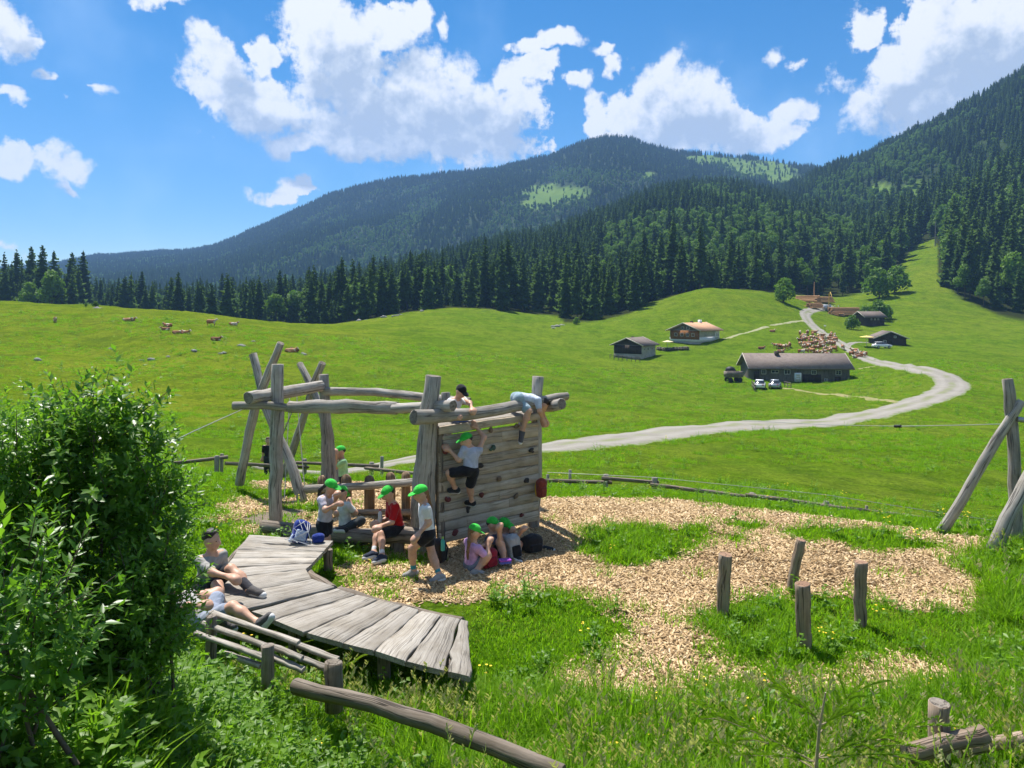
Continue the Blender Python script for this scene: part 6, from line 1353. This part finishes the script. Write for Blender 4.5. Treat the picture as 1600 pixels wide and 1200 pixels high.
def scatter(n, dlo, dhi, ulo=-.72, uhi=.74, pw=1.0):
    """points uniform over the ground between two distances"""
    d = np.sqrt(r.uniform(dlo ** 2, dhi ** 2, n)); u = r.uniform(ulo, uhi, n); return u * d, d
x, y = scatter(15000, 6.2, 18.5); k = chip_mask(x, y); x, y = x[k], y[k]
stray_x, stray_y = scatter(1500, 6.2, 17); 
near = chip_mask(stray_x + .25, stray_y) | chip_mask(stray_x - .25, stray_y) | chip_mask(stray_x, stray_y + .4) | chip_mask(stray_x, stray_y - .4)
z = zt(x, y)
instancer('wood_chips', np.stack([x, y, z + .004], 1), r.uniform(0, 6.28, len(x)), r.uniform(.8, 1.3, len(x)), r.integers(0, 4, len(x)), [chip_patch(s_) for s_ in range(4)], label='loose pale wood chips spread over the play area')
# ------------------------------------------------------------------ grass
m_grass = leafy('grass_blade', (0.120, 0.265, 0.010), (0.235, 0.400, 0.018), 0.56, 0.6, spec=.12, c3=(0.46, 0.46, 0.13))
m_seed = leafy('grass_seed', (0.32, 0.31, 0.12), (0.50, 0.48, 0.26), 0.4, .8)
m_yflow = simple('buttercup', (0.80, 0.58, 0.02), .6, .1, 20); m_wflow = simple('white_flower', (0.80, 0.80, 0.76), .7, .05, 20); m_pflow = simple('pink_flower', (0.42, 0.20, 0.36), .7, .1, 20)
def blades(seed, n, rad, h0, h1, w0=.006, lean=.35, curve=.5, seg=3):
    r = np.random.default_rng(seed); V = []; Q = []; T_ = []; tn = []; b = 0
    for i in range(n):
        a, q = r.uniform(0, 6.28), rad * math.sqrt(r.random()); base = np.array((math.cos(a) * q, math.sin(a) * q, -.02)); h = r.uniform(h0, h1); da = r.uniform(0, 6.28)
        dr = np.array((math.cos(da), math.sin(da), 0)); sd_ = np.array((-dr[1], dr[0], 0)); ln = abs(r.normal(0, lean)); cv = r.uniform(0, curve); w_ = w0 * r.uniform(.7, 1.4); tt = np.clip(r.normal(.45, .22), 0, 1)
        for j in range(seg + 1):
            s = j / seg; p = base + dr * h * (ln * s + cv * s * s) + np.array((0, 0, h * (s - .28 * cv * s * s)))
            ww_ = w_ * (1 - s) ** .6
            if j < seg: V += [p - sd_ * ww_, p + sd_ * ww_]; tn += [tt * (.75 + .35 * s)] * 2
            else: V.append(p); tn.append(min(1, tt * 1.15))
        for j in range(seg - 1): Q.append((b + 2 * j, b + 2 * j + 1, b + 2 * j + 3, b + 2 * j + 2))
        T_.append((b + 2 * seg - 2, b + 2 * seg - 1, b + 2 * seg)); b += 2 * seg + 1
    return V, Q, T_, tn
def tuft(seed, *a, **k):
    V, Q, T_, tn = blades(seed, *a, **k); me = mesh_np('grass_tuft', V, [np.array(Q), np.array(T_)], False, {'tint': tn}); me.materials.append(m_grass); return me
def leaf_geo(c, ax, nr, L, W_):
    """folded lance leaf: 6 points, 4 triangles"""
    sd_ = np.cross(ax, nr); m = c + ax * L * .45 - nr * L * .04
    return [c, m + sd_ * W_ + nr * W_ * .35, m, m - sd_ * W_ + nr * W_ * .35, c + ax * L - nr * L * .14]
LEAF_T = [(0, 2, 1), (0, 3, 2), (1, 2, 4), (2, 3, 4)]
def herb(seed, h=.5, n=16, L=.09, W_=.025, stems=3, flower=None, seedhead=False):
    r = np.random.default_rng(seed); V = []; T_ = []; tn = []; mi = []
    def add(vs, ts, tt, m): 
        b = len(V); V.extend(vs); T_.extend([tuple(b + q for q in t_) for t_ in ts]); tn.extend([tt] * len(vs)); mi.extend([m] * len(ts))
    for s in range(stems):
        a = r.uniform(0, 6.28); ln = r.uniform(.05, .4); dr = np.array((math.cos(a), math.sin(a), 0)); hh = h * r.uniform(.7, 1.15); b0 = dr * r.uniform(0, .08)
        pt = lambda q: b0 + dr * ln * hh * q * q + np.array((0, 0, hh * q))
        sd_ = np.array((-dr[1], dr[0], 0)) * .004
        for j in range(3): p0, p1 = pt(j / 3), pt((j + 1) / 3); add([p0 - sd_, p0 + sd_, p1 + sd_, p1 - sd_], [(0, 1, 2), (0, 2, 3)], .3, 0)
        if not seedhead:
            for i in range(n // stems + 1):
                q = r.uniform(.15, 1.0); th = r.uniform(0, 6.28); ax = np.array((math.cos(th), math.sin(th), r.uniform(.0, .7))); ax /= np.linalg.norm(ax); nr = np.array((0, 0, 1.0)) - ax * ax[2]; nr /= np.linalg.norm(nr); nr = nz(nr + r.normal(size=3) * .25)
                sc__ = r.uniform(.6, 1.2) * (1.15 - .5 * q); add(leaf_geo(pt(q), ax, nr, L * sc__, W_ * sc__), LEAF_T, np.clip(r.normal(.45, .2) + .2 * (q - .5), 0, 1), 0)
        else:
            for i in range(7):
                q = .80 + .2 * i / 7; th = r.uniform(0, 6.28); ax = nz(np.array((math.cos(th), math.sin(th), 1.2))); nr = nz(np.cross(ax, (0.3, .2, 1))); add(leaf_geo(pt(q), ax, nr, .05, .008), LEAF_T, r.random(), 1)
        if flower:
            p = pt(1.0) + np.array((0, 0, .004)); k = 6; rr_ = flower; add([p] + [p + np.array((math.cos(q * 1.047) * rr_, math.sin(q * 1.047) * rr_, rr_ * .35)) for q in range(6)], [(0, 1 + q, 1 + (q + 1) % 6) for q in range(6)], 1, 1)
    return V, T_, tn, mi
def herb_mesh(name, mats, *a, **k):
    V, T_, tn, mi = herb(*a, **k); me = mesh_np(name, V, np.array(T_), False, {'tint': tn}, mi)
    for m in mats: me.materials.append(m)
    return me
m_herb = leafy('herb_leaf', (0.10, 0.22, 0.018), (0.20, 0.35, 0.030), .52, .45, spec=.35, c3=(0.28, 0.42, 0.05))
G_SHORT = [tuft(300 + i, 44, .17, .03, .09, .006) for i in range(3)]
G_MID = [tuft(310 + i, 42, .16, .06, .17, .0065, .40, .8) for i in range(3)]
G_TALL = [tuft(320 + i, 38, .15, .12, .36, .0075, .35, 1.0) for i in range(3)]
G_SEED = [herb_mesh('seed_stems', [m_grass, m_seed], 330 + i, .45, 0, stems=6, seedhead=True) for i in range(2)]
G_HERB = [herb_mesh('leafy_herb', [m_herb], 340, .12, 18, .055, .020, 4), herb_mesh('leafy_herb', [m_herb], 341, .32, 22, .085, .024, 3), herb_mesh('leafy_herb', [m_herb], 342, .5, 30, .11, .030, 3), herb_mesh('leafy_herb', [m_herb], 343, .28, 14, .12, .045, 2)]
G_FLOW = [herb_mesh('buttercup_plant', [m_grass, m_yflow], 350, .22, 6, .05, .01, 4, flower=.014), herb_mesh('white_flower_plant', [m_grass, m_wflow], 351, .16, 6, .04, .01, 5, flower=.012)]
PROTO = G_SHORT + G_MID + G_TALL + G_SEED + G_HERB + G_FLOW      # 0-2, 3-5, 6-8, 9-10, 11-14, 15-16
def put(n, dlo, dhi, fn, ulo=-.80, uhi=.92):
    x, y = scatter(n, dlo, dhi, ulo, uhi); keep, kind, s = fn(x, y); return x[keep], y[keep], kind[keep], s[keep]
def boarded(x, y):      # ground covered by the platform
    px = 800 + F * x / y; py = HY + (CZ - .1) * F / y
    return (px > 372) & (px < 735) & (py > 885 + np.abs(px - 470) * .12) & (py < np.interp(px, [372, 480, 560, 740], [1000, 1020, 1045, 1085]))
ALLX = []; 
def near_grass(x, y):
    cmk = chip_mask(x, y); px = 800 + F * x / y; py = HY + CZ * F / y
    tall = fbm(x * .45 + 9, y * .45, 3)
    edge_r = ss(1380, 1560, px); front = ss(8.4, 7.0, y); isl = np.exp(-(((px - 1240) / 170) ** 2 + ((py - 970) / 45) ** 2))
    mow = ss(15.5, 17, y)
    tl = tall * 1.1 + .45 * front + .30 * edge_r * ss(15, 12, y) + .20 * isl - .04 - .40 * mow
    tl = np.where((px < 700) & (y > 8.6), tl - .15, tl)
    q = r.random(len(x))
    kind = np.where(tl > .42, 6 + r.integers(0, 3, len(x)), np.where(tl > .12, 3 + r.integers(0, 3, len(x)), r.integers(0, 3, len(x))))
    kind = np.where((tl > .30) & (q < .035), 9 + r.integers(0, 2, len(x)), kind)
    kind = np.where((q > .93) & (tl < .5), 11 + r.integers(0, 2, len(x)), kind)
    kind = np.where((q > .9935), 15, kind); kind = np.where((q > .981) & (q < .983) & (tl < .2), 16, kind)
    s = r.uniform(.8, 1.25, len(x)) * np.interp(y, [6, 18, 30], [1.0, 1.1, 1.3]); s = np.where(kind < 3, s * (1.15), s) * np.where((y > 15.5) & (y < 30), .62, 1.0)
    sparse = grv_at(x, y) > .45
    keep = ~cmk & (r.random(len(x)) < ss(36, 20, y)) & ~((px < 300) & (y < 8) & (q < .6)) & ~(sparse & (r.random(len(x)) < .8)) & ~boarded(x, y)
    # thin wisps inside the chips close to their rim
    rim = ~(chip_mask(x + .3, y) & chip_mask(x - .3, y) & chip_mask(x, y + .45) & chip_mask(x, y - .45)); wisp = cmk & (r.random(len(x)) < np.where(rim, .11, .012)); keep |= wisp; kind = np.where(wisp, r.integers(0, 5, len(x)), kind)
    return keep, kind, s
def grv_at(x, y): px = 800 + F * x / y; py = HY + CZ * F / np.maximum(y, 5); return np.exp(-(((px - 430) / 75) ** 2 + ((py - 812) / 22) ** 2) * 1.2)
PX = []; PY = []; PK = []; PS = []
for n, a, b in ((9200, 5.2, 9.0), (14300, 9.0, 19.0), (6800, 19.0, 34.0)):
    x, y, kd_, s = put(n, a, b, near_grass); PX.append(x); PY.append(y); PK.append(kd_); PS.append(s)
def far_grass(x, y):
    kind = r.integers(3, 6, len(x)); q = r.random(len(x)); kind = np.where(q > .97, 15, np.where(q > .9, 12, kind)); s = r.uniform(.9, 2.0, len(x)) * np.interp(y, [36, 150], [1.0, 1.7])
    px = 800 + F * x / y; keep = fbm(x * .22, y * .22, 3) > -.06
    rx = np.array([(a - 800) / F * d for a, d in ROAD]); ry = np.array([d for a, d in ROAD])
    for i in range(len(rx) - 1):
        ax, ay, bx, by = rx[i], ry[i], rx[i + 1], ry[i + 1]; L2 = (bx - ax) ** 2 + (by - ay) ** 2; tq = np.clip(((x - ax) * (bx - ax) + (y - ay) * (by - ay)) / L2, 0, 1); keep &= np.hypot(x - ax - tq * (bx - ax), y - ay - tq * (by - ay)) > 3.0
    return keep, kind, s
x, y, kd_, s = put(7500, 24, 64, far_grass, -.70, .72); PX.append(x); PY.append(y); PK.append(kd_); PS.append(s * .95)
x, y, kd_, s = put(10000, 50, 150, far_grass, -.70, .70); PX.append(x); PY.append(y); PK.append(kd_); PS.append(s)
x = np.concatenate(PX); y = np.concatenate(PY)
# keep grass off the road close by
rxy = np.array([((a - 800) / F * d, d) for a, d in ROAD[:10]]); dm = np.full(len(x), 9.0)
for i in range(len(rxy) - 1):
    a_, b_ = rxy[i], rxy[i + 1]; ab = b_ - a_; tq = np.clip(((x - a_[0]) * ab[0] + (y - a_[1]) * ab[1]) / (ab @ ab), 0, 1); dm = np.minimum(dm, np.hypot(x - a_[0] - tq * ab[0], y - a_[1] - tq * ab[1]))
kp = dm > 2.3
x, y = x[kp], y[kp]; kd_ = np.concatenate(PK)[kp]; s = np.concatenate(PS)[kp]
rot = np.stack([r.normal(0, .08, len(x)), r.normal(0, .08, len(x)), r.uniform(0, 6.28, len(x))], 1)
instancer('grass', np.stack([x, y, zt(x, y)], 1), rot, s, kd_, PROTO, label='meadow grass and small flowers round the play area')
# ------------------------------------------------------------------ herbs on the bank, lower left
n = 4200; x = r.uniform(-6.2, -.35, n); y = r.uniform(3.4, 8.6, n); px = 800 + F * x / y
lim = np.interp(y, [3.4, 6.0, 7.2, 8.6], [560, 560, 430, 290]); kp = (px < lim + r.normal(0, 30, n)) & ~((px > 300) & (y > 7.6))
x, y = x[kp], y[kp]; n = len(x); kd_ = r.choice([11, 12, 13, 14, 6, 7], n, p=[.14, .34, .30, .14, .05, .03]); s = r.uniform(.7, 1.15, n) * np.interp(800 + F * x / y, [0, 300, 520], [1.15, 1.0, .75])
rot = np.stack([r.normal(0, .14, n), r.normal(0, .14, n), r.uniform(0, 6.28, n)], 1)
instancer('undergrowth', np.stack([x, y, zt(x, y)], 1), rot, s, kd_, PROTO, label='dense leafy herbs on the bank below the bush')
# weeds around the slatted rail and platform front
n = 150; px = r.uniform(330, 760, n); d = np.interp(px, [330, 760], [7.55, 6.9]) + r.normal(0, .18, n); x = (px - 800) / F * d
instancer('weeds', np.stack([x, d, zt(x, d)], 1), r.uniform(0, 6.28, n), r.uniform(.6, 1.0, n), r.choice([6, 7, 9, 10, 12, 11], n, p=[.2, .2, .2, .15, .15, .1]), PROTO, label='seeding weeds along the front of the plank platform')
# ------------------------------------------------------------------ bushes
m_bush = leafy('bush_leaf', (0.095, 0.215, 0.022), (0.21, 0.37, 0.036), .56, .38, spec=.6, c3=(0.32, 0.48, 0.05))
m_stem = simple('bush_stem', (0.11, 0.085, 0.06), .85, .3, 12)
def nzr(v): return v / (np.linalg.norm(v, axis=-1, keepdims=True) + 1e-9)
def bush(label, lobes, shoots, L, W_, seed, name='bush', cat='bush', root=None, per=15, mat=None, slen=.30):
    r = np.random.default_rng(seed); C_ = np.array([tuple(P(a, b, d)) + (q,) for a, b, d, q in lobes]); o_ = root if root is not None else C_[:, :3].mean(0)
    o = thing(name, label, cat, tuple(o_)); pr = C_[:, 3] ** 2.2; pr /= pr.sum(); stems = MB(); n = shoots
    k = r.choice(len(C_), n, p=pr); dv = nzr(r.normal(size=(n, 3)) + np.array((0, -.12, .22))); base = C_[k, :3] + dv * (C_[k, 3] * r.uniform(.30, .98, n))[:, None]
    ax = nzr(dv * .75 + np.array((0, 0, .75)) + r.normal(size=(n, 3)) * .35); sl_ = slen * r.uniform(.45, 1.3, n); bend = r.normal(size=(n, 3)) * .12; tt = np.clip(r.normal(.40, .18, n), 0, 1); big = r.uniform(.65, 1.35, n)
    q = (np.arange(per)[None] + r.uniform(0, 1, (n, per))) / per; th = np.arange(per)[None] * 2.4 + r.uniform(-.4, .4, (n, per))
    p = base[:, None] + ax[:, None] * (sl_[:, None] * q)[..., None] + bend[:, None] * (sl_[:, None] * q * q)[..., None]
    e1 = nzr(np.cross(ax, np.array((.31, .77, .55)))); e2 = np.cross(ax, e1)
    la = nzr((e1[:, None] * np.cos(th)[..., None] + e2[:, None] * np.sin(th)[..., None]) * (1 - .45 * q)[..., None] + ax[:, None] * (.35 + .6 * q)[..., None] + np.array((0, 0, -.12)))
    nr = nzr(np.cross(np.cross(la, ax[:, None] + np.array((0, 0, .6))), la)); nr = nzr(nr + r.normal(size=nr.shape) * .25)
    s_ = (r.uniform(.65, 1.2, (n, per)) * (1.1 - .45 * q) * big[:, None])[..., None]; sd_ = np.cross(la, nr); LL = L * s_; WW = W_ * s_; m = p + la * LL * .45 - nr * LL * .04
    V = np.stack([p, m + sd_ * WW + nr * WW * .35, m, m - sd_ * WW + nr * WW * .35, p + la * LL - nr * LL * .14], 2).reshape(-1, 3)
    tn = np.repeat(np.clip(tt[:, None] + r.normal(0, .1, (n, per)) + .32 * np.maximum(0, q - .55), 0, 1).ravel(), 5)
    nl = len(V) // 5; T_ = (np.array(LEAF_T)[None] + 5 * np.arange(nl)[:, None, None]).reshape(-1, 3)
    obj('foliage', mesh_np('foliage', V - o_, T_, False, {'tint': tn}), o, mat or m_bush)
    for i in range(0, n, 4): stems.tube([base[i] - o_, base[i] + ax[i] * sl_[i] * .5 - o_, base[i] + ax[i] * sl_[i] - o_], [.004, .003, .0015], 4, False)
    for k in range(len(C_)):
        st_ = o_ + np.array((r.normal() * .1, r.normal() * .1, 0)); tp = C_[k, :3]; md = (st_ + tp) / 2 + r.normal(size=3) * .08; stems.tube([st_ - o_, md - o_, tp - o_], [.013, .010, .005], 6, False)
    stems.build('stem', m_stem, o, True); return o
def rt(px, d): q = on_ground(px, d); return np.array(tuple(q))
bush('large round leafy bush in front of the meadow', [(115,668,5.0,.25),(180,675,5.05,.27),(70,705,4.9,.25),(222,722,5.1,.25),(150,760,4.95,.42),(60,790,4.9,.42),(232,800,5.15,.28),(262,765,5.25,.15),(200,850,5.0,.40),(250,845,5.3,.17),(90,880,4.9,.36),(190,900,5.0,.24)], 830, .072, .0170, 501, root=rt(150, 5.0), slen=.24)
bush('bush rising at the picture edge beside the large round one', [(-30,720,4.5,.26),(5,760,4.5,.22),(-40,830,4.4,.36),(10,880,4.4,.26)], 420, .062, .014, 502, root=rt(-30, 4.5), slen=.24)
bush('low bright green bush in front of the sitting child', [(230,915,4.75,.20),(255,935,4.85,.15),(195,950,4.7,.20),(255,990,4.8,.16),(225,1010,4.7,.2)], 520, .060, .012, 503, root=rt(235, 4.75), slen=.24)
bush('long-leaved willow shoots close to the camera at the edge', [(20,880,3.5,.16),(55,960,3.5,.18),(10,1010,3.4,.2),(80,1050,3.5,.18),(20,1110,3.4,.2)], 110, .085, .0155, 504, root=rt(30, 3.5), per=13, slen=.30)
# ------------------------------------------------------------------ conifer sapling in front
m_need = leafy('young_needles', (0.12, 0.24, 0.015), (0.24, 0.38, 0.025), .5, .5, c3=(0.34, 0.48, 0.05)); m_twig = simple('pale_twig', (0.40, 0.31, 0.21), .8, .25, 20)
SPG = rt(1262, 4.7); SA = thing('conifer_sapling', 'young conifer with a bare pale leader in the near grass', 'tree', tuple(SPG))
top = A(P(1290, 1082, 4.6)) - SPG; mid = A(P(1280, 1140, 4.62)) - SPG
mb = MB(); mb.tube([(0, 0, -.05), mid * .55, mid, top], [.014, .012, .009, .005], 7); mb.build('trunk', m_twig, SA, True)
r = np.random.default_rng(71); V = []; tn = []; tw = MB()
def spray(a, b, n, nl=.028):
    a, b = A(a), A(b); ax = nz(b - a); tw.tube([a, (a + b) / 2 + np.array((0, 0, .015)), b], [.004, .003, .0015], 5, False)
    for i in range(n):
        q = r.uniform(.12, 1.02); p = a + (b - a) * q + np.array((0, 0, .06 * q * (1 - q))); th = r.choice([-1, 1]) * r.uniform(.3, 1.6); sd_ = nz(np.cross(ax, (0, 0, 1))); u_ = np.cross(sd_, ax); d_ = nz(sd_ * math.sin(th) + u_ * math.cos(th) * .6 + ax * .7); w_ = nz(np.cross(d_, ax)) * .0042; L_ = nl * r.uniform(.7, 1.15)
        V.extend([p - w_, p + w_, p + d_ * L_]); tn.extend([np.clip(r.normal(.5, .2), 0, 1)] * 3)
loc = lambda px, py, d: A(P(px, py, d)) - SPG
for a, b in (((1284,1130,4.62),(1225,1088,4.6)),((1284,1130,4.62),(1200,1060,4.75)),((1283,1133,4.62),(1345,1108,4.62)),((1278,1150,4.62),(1330,1085,4.8)),((1272,1190,4.65),(1120,1120,4.5)),((1272,1190,4.65),(1140,1180,4.3)),((1274,1185,4.65),(1390,1150,4.55)),((1274,1185,4.65),(1420,1180,4.7)),((1268,1215,4.68),(1370,1225,4.3)),((1268,1215,4.68),(1460,1120,4.8)),((1270,1205,4.66),(1180,1235,4.2)),((1272,1195,4.66),(1350,1060,5.0)),((1270,1200,4.66),(1080,1095,4.9))):
    a, b = loc(*a), loc(*b); spray(a, b, 300)
    for k in range(4):
        q = .35 + .16 * k; m_ = a + (b - a) * q; dv = nz(b - a); sd_ = nz(np.cross(dv, (0, 0, 1))) * (1 if k % 2 else -1); spray(m_, m_ + (dv * .7 + sd_ * .6) * np.linalg.norm(b - a) * .34, 130)
me = mesh_np('needles', V, np.arange(len(V)).reshape(-1, 3), False, {'tint': tn}); obj('needles', me, SA, m_need); tw.build('twig', m_twig, SA, True)
# tall seed stems beside it
n = 90; px = r.uniform(860, 1600, n); d = r.uniform(5.6, 7.2, n); x = (px - 800) / F * d
instancer('seed_grass', np.stack([x, d, zt(x, d)], 1), r.uniform(0, 6.28, n), r.uniform(.8, 1.3, n), r.choice([9, 10], n), PROTO, label='tall seeding grass stems near the camera')
